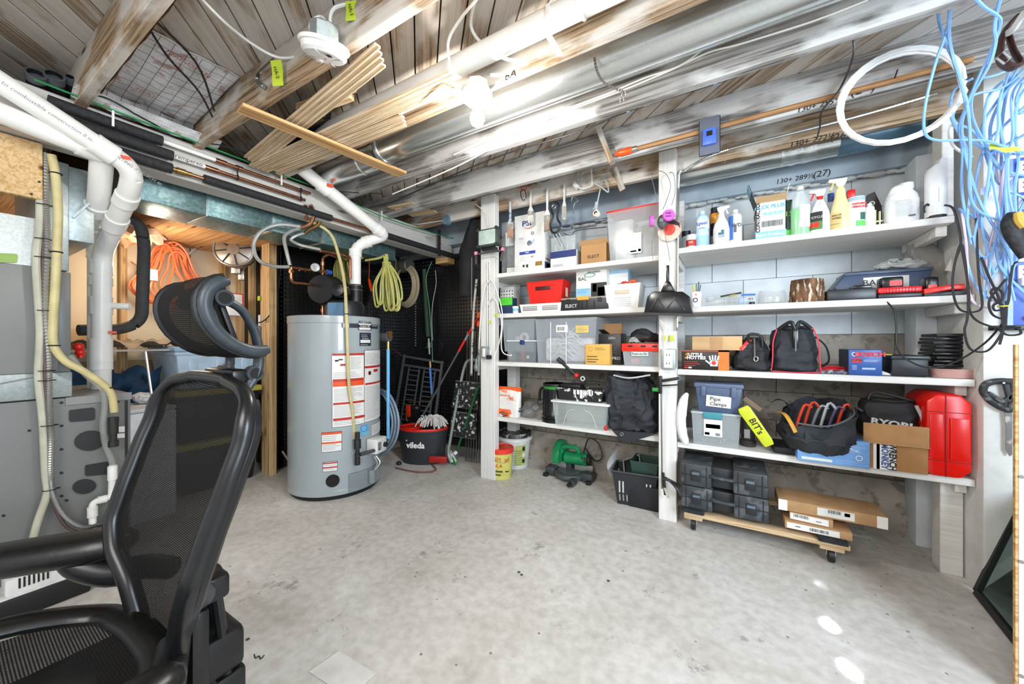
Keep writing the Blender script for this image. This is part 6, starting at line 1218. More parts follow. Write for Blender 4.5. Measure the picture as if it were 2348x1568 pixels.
wr=single('white_foam',G().grid(lambda a,b:(-.03-.05*math.sin(PI*a)*(1),.12-.26*b,-.1+.2*a),12,6).xf(Matrix.Translation(i.t.location+Vector((-.10,.03,.26)))),mat('e4e4e1',.6),'bent white plastic sheet in the black basket','sheet',fix=False)
pt=thing('paint_tray','black wire edged paint tray with green brush leaning in the basket','tray',i.t.location+Vector((-.02,.0,.22)),rot=(rad(35),rad(-28),0)); i2=It.__new__(It); i2.t=pt;i2.w=.13;i2.d=.22;i2.h=.03; G().box(-.065,-.11,-.01,.065,.11,.004).build('tray',BLK,pt,bev=.004); G().tube([(-.065,-.11,.012),(.065,-.11,.012),(.065,.11,.012),(-.065,.11,.012)],.005,6,closed=True).build('wire_edge',LGREY,pt); G().bar((-.02,-.08,.015),(.03,.02,.015),.012,.01).build('green_brush',mat('2b9a5a'),pt)
gb_=It('green_basket','dark green slotted basket at the back by the middle post','basket',1445,1508,1035,.24,2.62,.2); gb_.t.location.z=.16; tub(gb_,mat('1f3f35',.5),taper=.8)
for k in range(9): G().box(-gb_.w*.36+k*gb_.w*.09,-gb_.d/2*.86-.006,gb_.h*.15,-gb_.w*.33+k*gb_.w*.09,-gb_.d/2*.86+.002,gb_.h*.8).build('slot',INK,gb_.t)
single('crate_base',G().box(-.10,-.10,0,.10,.10,.158),mat('1c1d1f',.6),'black box under the green basket','box',loc=(gb_.t.location.x,gb_.t.location.y,.001),bev=.004)
# ================= right bay =================
y1,y2,y3,y4=ZR
def bottle(name,label,cat,u0,u1,v0,z,y,prof,m,dep=.7,n=28,group=None,parts=()):
    """prof: (radius fraction of half width, height fraction)"""
    x,w,h=FI(u0,u1,v0,z,y); t=thing(name,label,cat,(x,y+w*dep/2,z+.0006)); t['w']=w
    rs=[[(w/2*r*math.cos(2*PI*k/n),w/2*r*dep*math.sin(2*PI*k/n)*(1 if r>.5 else 1),h*q_) for k in range(n)] for r,q_ in prof]
    G().rings(rs).build('body',m,t); return t,w,h
def wrap(t,w,h,dep,r,q0,q1,m,name='label',a0=PI,a1=2*PI,r2=None):
    G().grid(lambda a,b:((w/2*(r+(r2-r if r2 else 0)*b)+.0012)*math.cos(a0+(a1-a0)*a),(w/2*(r+(r2-r if r2 else 0)*b)*dep+.0012)*math.sin(a0+(a1-a0)*a),h*(q0+(q1-q0)*b)),18,1).build(name,m,t,fix=False)
def btext(t,w,h,dep,r,s,q,size,m,sx=1,ax=0,off=0,rot=0): text(s,size,m,t,(w*.5*r*ax,-w/2*r*dep*math.sqrt(max(0,1-ax*ax))-.003,h*q),(PI/2,-rot,math.asin(ax)*.8),sx=sx,off=off)
def sprayer(t,h,z,m,trig,s=1.0,flip=-1,tm=None):
    g=G(); g.cyl((0,0,z),(0,0,z+.018*s),.014*s,n=14); g.build('collar',tm or m,t)
    G().prism([(-.016*s,z+.018*s),(.014*s,z+.018*s),(.022*s,z+.035*s),(.026*s,z+.055*s),(-.045*s,z+.058*s),(-.048*s,z+.042*s),(-.018*s,z+.036*s)],-.011*s,.011*s).xf(Matrix.Scale(flip*-1,4,(1,0,0))).build('spray_head',m,t,bev=.004)
    G().prism([(-.022*s,z+.038*s),(-.030*s,z+.038*s),(-.042*s,z+.005*s),(-.034*s,z+.003*s)],-.005*s,.005*s).xf(Matrix.Scale(flip*-1,4,(1,0,0))).build('trigger',trig,t,bev=.001)
CAN=[(.0,0),(.98,0),(1,.02),(1,.78),(.95,.82),(.6,.88),(.42,.90),(.42,.99),(.3,1),(.01,1)]
JAR=[(.01,0),(.95,0),(1,.04),(1,.7),(1.05,.71),(1.05,.98),(1,1),(.01,1)]
t,w,h=bottle('small_jar','small clear jar with black lid, first at the left of the right top shelf','jar',1563,1582,528,y1,2.66,JAR,mat('c9d6e2',.3),1); wrap(t,w,h,1,1.05,.71,.98,BLK,'lid',0,2*PI)
t,w,h=bottle('small_jar','small jar with red label and white lid beside the aerosol can','jar',1572,1596,537,y1,2.60,JAR,mat('e8e4dc',.3),1); wrap(t,w,h,1,1,.15,.6,mat('c3311f')); btext(t,w,h,1,1,'FIX',.4,.018,WHITE)
t,w,h=bottle('aerosol_can','pale blue aerosol can with clear cap on the right top shelf','can',1594,1625,480,y1,2.595,CAN,mat('b9d6ec',.3),1); wrap(t,w,h,1,1,.5,.72,mat('e4eef6')); btext(t,w,h,1,1,'Lysol',.62,.030,mat('2e5aa8'),off=.0006); wrap(t,w,h,1,1,.05,.3,mat('9cc4e4')); btext(t,w,h,1,1,'spring',.5,.014,mat('8a4a9a')); 
t,w,h=bottle('orange_can','black and orange can standing behind the spray bottles','can',1627,1653,473,y1,2.68,[(.01,0),(1,0),(1,.86),(.85,.87),(.85,.99),(.01,1)],BLK,1); wrap(t,w,h,1,1,.60,.84,mat('f09a1e')); wrap(t,w,h,1,1,.1,.3,mat('8a8d92')); btext(t,w,h,1,1,'7',.72,.03,WHITE)
SPB=[(.01,0),(.95,0),(1,.03),(1,.45),(.85,.58),(.5,.72),(.38,.78),(.38,.84),(.01,.84)]
t,w,h=bottle('spray_bottle','white trigger spray bottle with small green logo, left of the blue one','bottle',1635,1673,474,y1,2.59,SPB,mat('e4e3de',.35),.7); sprayer(t,h,h*.80,mat('ecebe6',.35),WHITE,.95,1); wrap(t,w,h,.7,1,.12,.42,mat('dfddd6')); btext(t,w,h,.7,1,'▟',.3,.03,mat('3c6e7e')); btext(t,w,h,.7,1,'CLR',.2,.018,mat('4a6a9a'))
t,w,h=bottle('spray_can','white and blue spray can right of the white trigger bottle','can',1671,1702,477,y1,2.60,CAN,mat('dfe2e0',.35),1); wrap(t,w,h,1,1,.1,.8,mat('3c6fc0'),a0=PI,a1=PI*1.4); btext(t,w,h,1,1,'WD',.5,.03,INK,ax=.2); wrap(t,w,h,1,1,.3,.5,mat('5a5d60'),a0=PI*1.42,a1=PI*1.55)
# caulk carton
i=It('caulk_carton','open white and blue carton of caulk tubes on the right top shelf','box',1733,1803,462,y1,2.59,.155); CB=mat('e9e9e7',.55); openbox(i,CB,fl=False)
i.dec(0,1,0,.2,mat('8cc3e0')).tx('Paint Projects',.5,.10,.026,WHITE,off=.0006).tx('ALEX PLUS',.46,.86,.030,mat('6fb2d4'),off=.0008).bars(.2,.9,.32,.48,n=20,m=GREY).tx('CONTRACTOR',.08,.62,.028,INK,rot=PI/2,off=.0008,sx=.95)
for k in range(4): i.dec(.26+.16*k,.38+.16*k+(.05 if k==3 else 0),.64,.72,mat('8cc3e0'))
i.dec(0,1,0,.2,mat('8cc3e0'),side='l').dec(0,1,.72,1.0,mat('202226'),side='l').dec(.2,.35,.3,.66,GREY,side='l').tx('12 PACK',.75,.86,.022,WHITE,side='l').tx('DAP',.35,.86,.038,WHITE,side='l',off=.001).ln(.2,.8,.55,.6,1,LGREY)
G().bar((-i.w/2,0,i.h),(-i.w/2-.035,.0,i.h+.12),i.d,.003,(1,0,0)).build('flap',mat('24262a'),i.t); G().bar((-i.w/2-.022,0,i.h+.072),(-i.w/2-.038,.0,i.h+.125),i.d*.98,.005,(1,0,0)).build('flap_label',mat('7fb6d0'),i.t)
G().bar((0,-i.d/2,i.h),(0,-i.d/2-.045,i.h+.022),i.w,.003,(0,0,1)).build('flap',CARDL,i.t); G().bar((i.w/2,0,i.h),(i.w/2+.02,.02,i.h+.09),i.d*.7,.003,(1,0,0)).build('flap',WHITE,i.t); G().bar((-i.w*.1,i.d/2,i.h),(-i.w*.0,i.d/2+.02,i.h+.07),i.w*.5,.003,(0,1,0)).build('flap',CARDL,i.t)
i=It('green_carton','narrow black and green carton reading 15 next to the caulk carton','box',1803,1817,458,y1,2.63,.1); i.body(mat('1e3a2a')).dec(0,1,0,.2,mat('4fc23a')).tx('15',.4,.62,.04,mat('8ad84a'))
JUG=[(.01,0),(.96,0),(1,.02),(1,.60),(.92,.70),(.6,.84),(.4,.90),(.4,.99),(.01,1)]
t,w,h=bottle('green_jug','clear jug half full of bright green liquid on the right top shelf','jug',1814,1861,424,y1,2.59,JUG,clear('eaf2ee',.45,.15),.75); G().rings([[(w/2*.96*r*math.cos(2*PI*k/28),w/2*.72*r*math.sin(2*PI*k/28),h*q_) for k in range(28)] for r,q_ in((.01,.012),(.97,.012),(.985,.55),(.01,.55))]).build('liquid',mat('5fd36a',.2),t); wrap(t,w,h,.75,1,.15,.6,mat('e9efec'),a0=PI*1.45,a1=PI*1.85); G().cyl((0,0,h*.93),(0,0,h*1.0),.016).build('cap',WHITE,t)
t,w,h=bottle('spray_bottle','white spray bottle with red collar and green-black label','bottle',1858,1907,440,y1,2.59,[(.01,0),(.95,0),(1,.03),(1,.40),(.9,.52),(.55,.75),(.34,.84),(.34,.88),(.01,.88)],mat('e6e6e1',.3),.6); sprayer(t,h,h*.84,mat('eeeeea',.3),RED,1.0,-1,RED); wrap(t,w,h,.6,1,.08,.30,mat('4a7f35'),a0=PI,a1=PI*1.55); wrap(t,w,h,.6,1,.28,.52,mat('1d2022'),a0=PI,a1=PI*1.55); wrap(t,w,h,.6,1.01,.14,.26,RED,a0=PI*1.05,a1=PI*1.45); btext(t,w,h,.6,1,'CYCLE',.38,.017,WHITE,ax=-.35)
t,w,h=bottle('clear_bottle','small clear bottle with blue cap behind the yellow bottle','bottle',1895,1920,441,y1,2.68,[(.01,0),(.95,0),(1,.6),(.6,.8),(.5,.82),(.01,.82)],clear('cfd9e2',.5,.1),1); G().cyl((0,0,h*.82),(0,0,h),w*.32).build('cap',mat('4a6db8',.35),t)
t,w,h=bottle('spray_bottle','pale yellow spray bottle with white nozzle, tallest in the row','bottle',1905,1955,414,y1,2.585,[(.01,0),(.95,0),(1,.03),(1,.30),(.75,.55),(.52,.72),(.46,.86),(.01,.86)],mat('e8d9a0',.3),.6); sprayer(t,h,h*.84,mat('f0ead6',.3),mat('e3c977',.3),1.1,-1,mat('e8d9a0',.3)); wrap(t,w,h,.6,1,.04,.36,mat('d3b878'),a0=PI,a1=PI*1.5); btext(t,w,h,.6,1,'EAU À',.30,.014,INK,ax=-.45); btext(t,w,h,.6,1,'VITRES',.24,.013,INK,ax=-.45); wrap(t,w,h,.6,1,.12,.13,INK,a0=PI*1.1,a1=PI*1.45,name='small_print')
t,w,h=bottle('red_cap_bottle','white bottle with red cap','bottle',1946,1987,439,y1,2.59,[(.01,0),(.95,0),(1,.03),(1,.82),(.95,.88),(.01,.9)],mat('eae7e0',.3),.6)
t['label']='white bottle with a red cap and red lettering beside the yellow spray bottle'
G().box(-w*.55,-.014,h*.88,-w*.08,.014,h*1.10).build('cap',RED,t,bev=.006); wrap(t,w,h,.6,1,.76,.86,mat('9db2ba')); btext(t,w,h,.6,1,"NATURE'S",.66,.013,RED,ax=.2,off=.0006); btext(t,w,h,.6,1,'MIRACLE',.58,.014,RED,ax=.2,off=.0006); wrap(t,w,h,.6,1,.05,.2,mat('5fc25a'),a0=PI*1.45,a1=PI*1.9); wrap(t,w,h,.6,1,.22,.42,mat('2e5f4e'),a0=PI*1.6,a1=PI*1.85)
i=It('eye_box','dark brown angular package with a white eye-like print behind the small jug','box',1982,2022,440,y1,2.70,.06); G().prism([(-i.w/2,0),(i.w/2,0),(i.w/2,i.h*.6),(i.w*.1,i.h),(-i.w*.3,i.h*.95),(-i.w/2,i.h*.6)],-.03,.03).build('body',mat('3a332e',.5,var=.3),i.t); G().torus((-.005,-.032,i.h*.7),.010,.003,'y').build('printed_ring',WHITE,i.t)
t,w,h=bottle('small_jug','small translucent white bottle in front of the dark package','bottle',1984,2008,465,y1,2.59,[(.01,0),(.95,0),(1,.03),(1,.75),(.9,.85),(.5,.9),(.5,1),(.01,1)],mat('dfe3e2',.3),.8)
rk=It('plastic_rack','cream plastic clip rack beside the gallon jug','rack',2008,2034,478,y1,2.62,.05); 
for k in range(3): G().box(-rk.w/2+k*rk.w*.4,-.01,0,-rk.w/2+k*rk.w*.4+.006,.01,rk.h*(1-.1*k)).build('post',mat('cfc9a8'),rk.t)
G().box(-rk.w/2,-.012,rk.h*.3,rk.w/2,.0,rk.h*.38).build('rail',mat('cfc9a8'),rk.t)
t,w,h=bottle('gallon_jug','large white gallon jug with a printed label on the right top shelf','jug',2033,2116,418,y1,2.59,[(.01,0),(.95,0),(1,.03),(1,.58),(.92,.72),(.6,.88),(.01,.92)],mat('e6e6e4',.35),.62)
G().cyl((w*.12,0,h*.86),(w*.12,0,h*1.02),.030,n=24).build('cap',mat('efefed',.35),t,bev=.003); G().tube([(-w*.33,0,h*.68),(-w*.22,-.01,h*.90),(w*.02,-.012,h*.93)],.014,10,smoothpath=5).build('handle',mat('e6e6e4',.35),t)
wrap(t,w,h,.62,1,.08,.60,mat('dddcda'),a0=PI*1.12,a1=PI*1.88)
g=G(); 
for k in range(14): g.box(-w*.26,-w/2*.62-.004,h*(.16+.03*k),w*(.26-.1*R_.random()),-w/2*.62-.0028,h*(.166+.03*k))
g.build('small_print',LGREY,t); G().box(w*.12,-w/2*.62-.005,h*.13,w*.3,-w/2*.62-.003,h*.17).build('barcode',GREY,t)
sk=thing('white_speaker','tall white cylindrical device with slanted top at the shelf end','device',W(2146,489,y=2.60)); sk.location.z=y1+.001; hs=W(2146,368,y=2.60).z-y1; rS=(W(2172,400,y=2.60).x-W(2119,400,y=2.60).x)/2
rs=[[(rS*r*math.cos(2*PI*k/32),rS*r*.8*math.sin(2*PI*k/32),z_*hs-(.16*hs*(1-math.cos(2*PI*k/32))/2 if z_>.9 else 0)*1.0*(1 if math.cos(2*PI*k/32)<0 else .15)) for k in range(32)] for r,z_ in((.88,0),(.9,.02),(1,.03),(1,.93),(.97,.985),(.9,1),(.01,1))]
G().rings(rs).build('body',mat('ececec',.3),sk); G().cyl((0,0,-.0),(0,0,.012),rS*.92,n=28).build('base',BLK,sk); G().box(-.001,-rS*.8-.001,hs*.25,.001,-rS*.8+.001,hs*.5).build('seam',LGREY,sk)
cable('black_cable',[W(u,v,y=2.58) for u,v in((2120,488),(2119,476),(2126,468),(2130,472))],.004,WIREB,'short black cable curl at the foot of the white device','cable')
# --- second right shelf
i=It('pen_mug','white mug of pens with printed rings beside the dustpan','mug',1583,1609,669,y2,2.60,.05); rM=i.w/2; G().lathe([(rM*.9,0),(rM,.01),(rM,i.h),(rM*.9,i.h),(rM*.85,.02)],n=24).build('mug',mat('e9e6e2',.3),i.t); G().torus((-.003,-rM,i.h*.45),.012,.003,'y').build('printed_ring',mat('4a3f6a'),i.t); G().lathe([(.001,-.001),(.005,-.001),(.005,0)],(0,-rM,i.h*.8),10,'y').build('printed_dot',RED,i.t)
for k,(dx,c_k) in enumerate(((-.02,'c9a63a'),(.0,'2a6f63'),(.012,'22303f'),(.02,'3a3f45'),(-.008,'e0c65a'))): G().cyl((dx*.3,0,.02),(dx*1.2,.0,i.h+.045+.01*(k%3)),.0032,n=8).build('pen',mat(c_k),i.t)
i=It('parts_organiser','flat clear compartment organiser box behind the dustpan','case',1612,1692,683,y2,2.60,.11); i.body(clear('b9c0c0',.5,.15))
for k in range(6): i.dec(.02+k*.16,.03+k*.16,.0,1,LGREY,name='divider')
i=It('parts_organiser','second clear organiser stacked on the flat one','case',1648,1692,672,y2+.02,2.62,.09); i.t.location.z=y2+.024; i.h=.016; i.body(clear('c9d0d0',.55,.15))
i=It('blue_tin','small clear blue lidded box of bits with barcode','case',1694,1733,680,y2,2.60,.06); i.body(clear('a9c6e2',.6,.2)).dec(.45,.95,.5,.9,WHITE).bars(.5,.9,.55,.85)
i=It('tape_roll','small black tape roll by the clear blue box','tape',1716,1733,687,y2,2.575,.02); G().lathe([(.004,0),(.014,0),(.014,.014),(.004,.014)],n=18).build('roll',BLK,i.t)
for k,(u0,v0,u1,v1,c_k,lb) in enumerate(((1652,677,1700,668,'3a3f3c','dark marker lying across the organisers'),(1700,673,1732,672,'4c7fc4','blue marker lying beside the organisers'),(1672,676,1690,671,'b99b52','tan pencil end on the organisers'))): single('marker',G().tube([W(u0,v0+3,y=2.62),W(u1,v1+3,y=2.63)],.0055,8),mat(c_k,.35),lb,'marker')
single('grey_connector',G().cbox(0,0,.016,.05,.03,.03),mat('c5c9c9',.4),'small light grey plastic block beside the pen mug','block',loc=W(1630,672,y=2.70)-Vector((0,0,.055)),bev=.006)
t,w,h=bottle('glass_jar','wide clear glass container with toothpicks left of the log','jar',1738,1806,664,y2,2.59,[(.01,0),(.96,.0),(1,.06),(1,.80),(.88,.92),(.9,1),(.86,1),(.84,.92),(.95,.8),(.95,.1),(.01,.06)],clear('c5cccb',.32,.05),.7)
for k in range(10): G().cyl((-.03+.006*k,-.02,.008),(-.01+.008*k,.01,.012+.002*(k%4)),.0012,n=5).build('toothpick',mat('c9b58a'),t)
lg=thing('log_section','short log section with rough brown bark on the second right shelf','log',W(1850,692,y=2.64)); lg.location.z=y2+.001; x,w,h=FI(1810,1892,640,y2,2.60); BARK=mat('6b4c33',.95,var=.5,scale=4,bmp=1,key='bark',dirt='cdbfae',st=(9,9,2.5))
rr=random.Random(2); rs=[]
for z_ in [0,.08,.2,.35,.5,.65,.8,.95,1]: rs.append([(w/2*(1.04-.12*z_)*(1+rr.uniform(-.05,.05))*math.cos(2*PI*k/44),w/2*.9*(1.04-.1*z_)*(1+rr.uniform(-.05,.05))*math.sin(2*PI*k/44),h*z_) for k in range(44)])
G().rings(rs).build('bark',BARK,lg,ang=50); G().lathe([(w*.42,h*1.003),(.001,h*1.005)],n=30).build('cut_face',mat('c3a57c',.8),lg)
i=It('charger','flat black battery charger right of the log','charger',1896,2012,662,y2,2.59,.14); i.body(mat('2a2d33',.4),bev=.01)
for k in range(12): G().bar((-i.w*.45+k*.011,-i.d/2+.005,i.h),(-i.w*.43+k*.011,-i.d/2+.02,i.h+.001),.003,.002).build('vent',INK,i.t)
G().box(i.w*.05,-i.d*.4,i.h,i.w*.42,i.d*.2,i.h+.018).build('cradle',BLKG,i.t,bev=.004)
i=It('charger','red ribbed battery charger with a battery in its cradle','charger',2013,2117,657,y2,2.585,.13); i.body(mat('24282e',.4),bev=.008,k=.45); G().box(-i.w/2,-i.d/2,i.h*.45,i.w/2,i.d/2,i.h).build('red_cover',mat('e0232a',.3),i.t,bev=.01)
for k in range(10): G().box(-i.w*.3+k*i.w*.07,-i.d/2-.003,i.h*.5,-i.w*.275+k*i.w*.07,-i.d/2+.003,i.h*.9).build('rib',mat('c01a20',.3),i.t,bev=.001)
G().box(-i.w*.38,-i.d*.35,i.h,i.w*.12,i.d*.3,i.h+.055).build('battery',BLKG,i.t,bev=.008); G().box(-i.w*.2,-i.d*.36,i.h+.008,i.w*.08,-i.d*.34,i.h+.035).build('battery_label',mat('c9383a'),i.t)
i=It('charger','long sloping red and black charger with a battery at the right end of the shelf','charger',2119,2215,655,y2,2.585,.12); G().prism([(-i.w/2,0),(i.w/2,.0),(i.w/2,i.h*.5),(-i.w/2,i.h*.35)],-i.d/2,i.d/2).build('base',mat('24282e',.4),i.t,bev=.004); G().prism([(-i.w/2,i.h*.25),(i.w*.15,i.h*.55),(i.w/2,i.h*.55),(i.w*.48,i.h*1.1),(i.w*.2,i.h*1.1),(-i.w/2,i.h*.8)],-i.d/2-.002,i.d/2).build('red_cover',mat('e63326',.3),i.t,bev=.005); G().box(-i.w*.42,-i.d*.35,i.h*.8,-i.w*.08,i.d*.3,i.h*2.0).build('battery',BLKG,i.t,bev=.008); G().box(-i.w*.36,-i.d*.37,i.h*.85,-i.w*.14,-i.d*.34,i.h*1.2).build('battery_label',RED,i.t)
i=It('slate_tray','slate blue tray bin labelled BAL behind the chargers','bin',1912,2138,620,y2,2.78,.2); G().prism([(-i.w*.40,0),(i.w*.46,0),(i.w*.5,i.h),(-i.w*.36,i.h),(-i.w*.5,i.h*.55)],-i.d/2,i.d/2).build('body',mat('3f4e68',.4),i.t,bev=.008); G().box(-i.w*.38,-i.d/2-.008,i.h*.9,i.w*.51,i.d/2,i.h*1.0).build('rim',mat('46566f',.4),i.t,bev=.003); i.dec(.32,.78,.35,.8,mat('dfe0da')).tx('BAL N',.47,.62,.045,INK)
single('clear_bag',sup(.2,.12,.07,top=.4,bulge=.2).xf(Matrix.Translation((i.x+.10,2.86,y2+i.h+.002))),clear('d4d8d8',1.1,.1),'crinkled clear bag on the slate blue tray','bag',disp=.02,dsc=18)
i=It('plastic_bag','large crumpled clear bag of parts leaning at the right end of the second shelf','bag',2098,2235,548,y2,2.80,.16); n=24
rs=[]
for k in range(13):
    t_=k/12; cx=-.08*(t_-.2)+.04*(1-t_); ww=i.w*(.50-.20*t_); rs.append([(cx+ww*math.copysign(abs(math.cos(a))**.7,math.cos(a)),.07*(1-.6*t_)*math.sin(a),i.h*t_) for a in [2*PI*q_/n for q_ in range(n)]])
G().rings(rs).build('bag',clear('a9a49e',1.0,.1),i.t,disp=.02,dsc=12); G().box(-.05,-.085,i.h*.45,.05,-.08,i.h*.68).xf(Matrix.Rotation(rad(20),4,'Y')).build('paper_label',WHITE,i.t); G().box(.06,-.08,i.h*.40,.10,-.07,i.h*.48).build('orange_tag',mat('ef6a2a'),i.t,bev=.003); G().sphere((.06,-.0,i.h*.55),.04).build('contents',mat('b0665e'),i.t); G().sphere((.08,0,i.h*.2),.06,sz=(1.4,.6,1)).build('contents',mat('c9c7a0'),i.t)
text('Hinges',.035,INK,i.t,(.10,-.088,i.h*.53),(PI/2,rad(20),0))
# --- third right shelf
i=It('hand_warmer_box','black and orange box with a white hand print on the third right shelf','box',1563,1672,803,y3,2.59,.13); i.body(mat('1f1a18',.4)).dec(.78,1,0,1,mat('d8742a')).dec(0,1,.92,1,mat('8f4a2a')).tx('LITTLE',.30,.76,.027,WHITE,off=.001).tx('HOTTIES',.32,.60,.027,WHITE,off=.001).dec(.05,.35,.38,.40,mat('d9402a')).dec(.05,.4,.28,.30,mat('d9402a')).dec(.05,.3,.19,.21,mat('d9402a')).dec(.06,.14,.06,.13,RED).dec(.15,.22,.06,.13,WHITE)
G().tube([(-i.w*.43,-i.d/2-.003,i.h*.62),(-i.w*.40,-i.d/2-.003,i.h*.58),(-i.w*.36,-i.d/2-.003,i.h*.85),(-i.w*.41,-i.d/2-.003,i.h*.75)],.003,6,smoothpath=4).build('flame_logo',mat('f0902a'),i.t)
hx_,hz_=i.w*.19,i.h*.36; g=G().prism([(hx_-.02,hz_-.02),(hx_+.02,hz_-.02),(hx_+.024,hz_+.018),(hx_-.022,hz_+.018)],-i.d/2-.003,-i.d/2); 
for k in range(4): g.bar((hx_-.018+.0125*k,-i.d/2-.0015,hz_+.014),(hx_-.024+.0165*k,-i.d/2-.0015,hz_+.05-.004*abs(k-1.5)),.0085,.003,(0,1,0))
g.bar((hx_-.018,-i.d/2-.0015,hz_-.008),(hx_-.045,-i.d/2-.0015,hz_+.015),.0085,.003,(0,1,0)); g.build('hand_print',WHITE,i.t); G().lathe([(.001,-.0045),(.013,-.0045),(.013,-.003)],(hx_,-i.d/2,hz_-.0),12,'y').build('heart_mark',mat('e0331f'),i.t)
zt=y3+i.h
i=It('cardboard_box','long flat brown cardboard box lying on the hand warmer box','box',1587,1702,771,zt,2.62,.12); i.body(CARDL).dec(.38,.62,.1,.95,mat('b98e5e',.3),name='tape')
def duff(name,label,u0,u1,v0,z,y,d,m,top=.7,pip=None,zipm=None,bx=0):
    i=It(name,label,'bag',u0,u1,v0,z,y,d); sup(i.w,d,i.h,64,34,4,top,.04,bx).build('bag_body',m,i.t,disp=.016,dsc=9); return i
i=duff('tool_bag','small black tool bag with a red flash left of the pink trimmed bag',1675,1770,772,y3,2.60,.22,mat('1f2023',.7),.45,bx=.02)
G().bar((-i.w*.24,-i.d*.42,i.h*.62),(.0,-i.d*.30,i.h*.92),.022,.01,(0,-1,0)).build('red_flash',mat('d62a1e',.4),i.t,bev=.003); G().tube([(.02,-i.d*.34,i.h*.95),(.02,-i.d*.46,i.h*.6),(.02,-i.d*.5,i.h*.4)],.004,6).build('zip',ALUD,i.t); G().tube([(.0,-i.d*.30,i.h*.7),(-.01,-i.d*.4,i.h*1.05),(.05,-i.d*.4,i.h*1.02),(.06,-i.d*.38,i.h*.7)],.008,8,smoothpath=5).build('handle',BLK,i.t); G().torus((.025,-i.d*.5-.01,i.h*.36),.010,.003,'y',sy=1.4).build('buckle',ALU,i.t)
i=duff('tool_bag','tall boxy black bag with pink piping in the middle of the third shelf',1768,1882,744,y3,2.58,.26,mat('23262c',.7),.78)
yF=-i.d/2-.006
for s in(-1,1): G().tube([(s*i.w*.5,yF,i.h*.03),(s*i.w*.47,yF-.004,i.h*.3),(s*i.w*.455,yF+.002,i.h*.65),(s*i.w*.36,yF+.03,i.h*.93)],.0035,6,smoothpath=6).build('pink_piping',mat('d63a4e',.4),i.t)
G().tube([(-i.w*.47,yF,i.h*.03),(0,yF-.002,i.h*.01),(i.w*.47,yF,i.h*.03)],.0035,6).build('pink_piping',mat('d63a4e',.4),i.t)
G().box(-i.w*.05,yF-.004,i.h*.52,i.w*.06,yF+.02,i.h*.90).build('zip_flap',BLKG,i.t,bev=.004); G().tube([(0,yF-.01,i.h*.86),(0,yF-.012,i.h*.55),(0,yF-.012,i.h*.45)],.003,6).build('zip',ALU,i.t); G().tube([(-i.w*.34,yF+.03,i.h*.9),(-i.w*.1,yF+.0,i.h*1.05),(0,yF+.0,i.h*.9),(i.w*.1,yF,i.h*1.05),(i.w*.32,yF+.03,i.h*.92)],.010,8,smoothpath=6).build('handle',BLK,i.t)
G().tube([(i.w*.48,0,i.h*.75),(i.w*.68,-.02,i.h*.55),(i.w*.72,-.04,i.h*.25),(i.w*.55,-.04,i.h*.12)],.010,8,smoothpath=6,squash=.4).build('side_strap',BLK,i.t)
rr=random.Random(6)
for k in range(7):
    x0=W(1880+9*k,858,y=2.60); single('chrome_part',G().cyl((0,0,0),(.018,.01,.004*(k%3)),.008,n=12),mat(['a9b4c4','7f93b8','c3c9cf'][k%3],.25,metal=.6),['first','second','third','fourth','fifth','sixth','last'][k]+' shiny metal part from the left in the loose heap on the third shelf','metal part','metal parts on the third shelf',loc=(x0.x,2.60+.012*(k%2),y3+.0095))
pl_=thing('pliers','red handled pliers lying behind the shiny metal parts','pliers',W(1905,840,y=2.66)); pl_.location.z=y3+.012
G().tube([(-.05,0,0),(0,.005,.008),(.06,.0,.008)],.009,8,smoothpath=4).tube([(-.04,.03,.006),(.0,.025,.022),(.06,.02,.018)],.009,8,smoothpath=4).build('handle',mat('c4222e',.35),pl_)
i=It('blue_box','blue product box with red lettering on the third shelf','box',1946,2023,802,y3,2.59,.20); i.body(mat('2c549c',.4)); i.dec(.10,.40,.50,.66,mat('d2222a')).tx('BOSCH',.64,.82,.030,mat('d8262c'),off=.0012,sx=1.2).tx('CM8',.25,.58,.02,INK).ln(.45,.9,.52,.62,2,WHITE).ln(.1,.3,.2,.4,4,WHITE); G().torus((-i.w*.32,-i.d/2,i.h*.82),.010,.0018,'y').build('round_logo',WHITE,i.t); G().box(-i.w*.1,-i.d/2-.003,i.h*.22,i.w*.3,-i.d/2,i.h*.30).build('printed_tool',mat('9ab2d6'),i.t,bev=.001)
i.dec(0,1,0,1,mat('1c2a44',.5),side='l',t=0)
i=It('white_clips','small heap of white rubber feet in front of the black case','clips',2020,2042,845,y3,2.60,.03)
for k in range(6): G().tube([(-.02+.006*k,.0,.004),(-.012+.006*k,.004,.025-.003*k),(0+.006*k,.0,.004)],.003,6).build('clip',WHITE,i.t)
i=It('tool_case','black lidded tool case with a yellow stripe on the third shelf','toolbox',2042,2137,818,y3,2.59,.22); G().box(-i.w*.46,-i.d*.46,0,i.w*.46,i.d*.46,i.h*.9).build('body',mat('202226',.45),i.t,bev=.01); G().prism([(-i.w/2,i.h*.86),(i.w/2,i.h*.86),(i.w*.47,i.h*1.05),(-i.w*.47,i.h*1.05)],-i.d/2,i.d/2).build('lid',mat('2a2e33',.35),i.t,bev=.006); G().box(-i.w*.48,-i.d*.1,i.h*1.05,-i.w*.3,i.d*.25,i.h*1.09).build('yellow_stripe',mat('c9b52a'),i.t)
for k in range(4): G().box(-i.w*.2+k*i.w*.16,-i.d*.4,i.h*1.05,-i.w*.18+k*i.w*.16,i.d*.4,i.h*1.065).build('lid_rib',INK,i.t)
i=It('black_stack','stack of glossy black plastic trays at the right end of the third shelf','trays',2140,2234,772,y3+.03,2.68,.18)
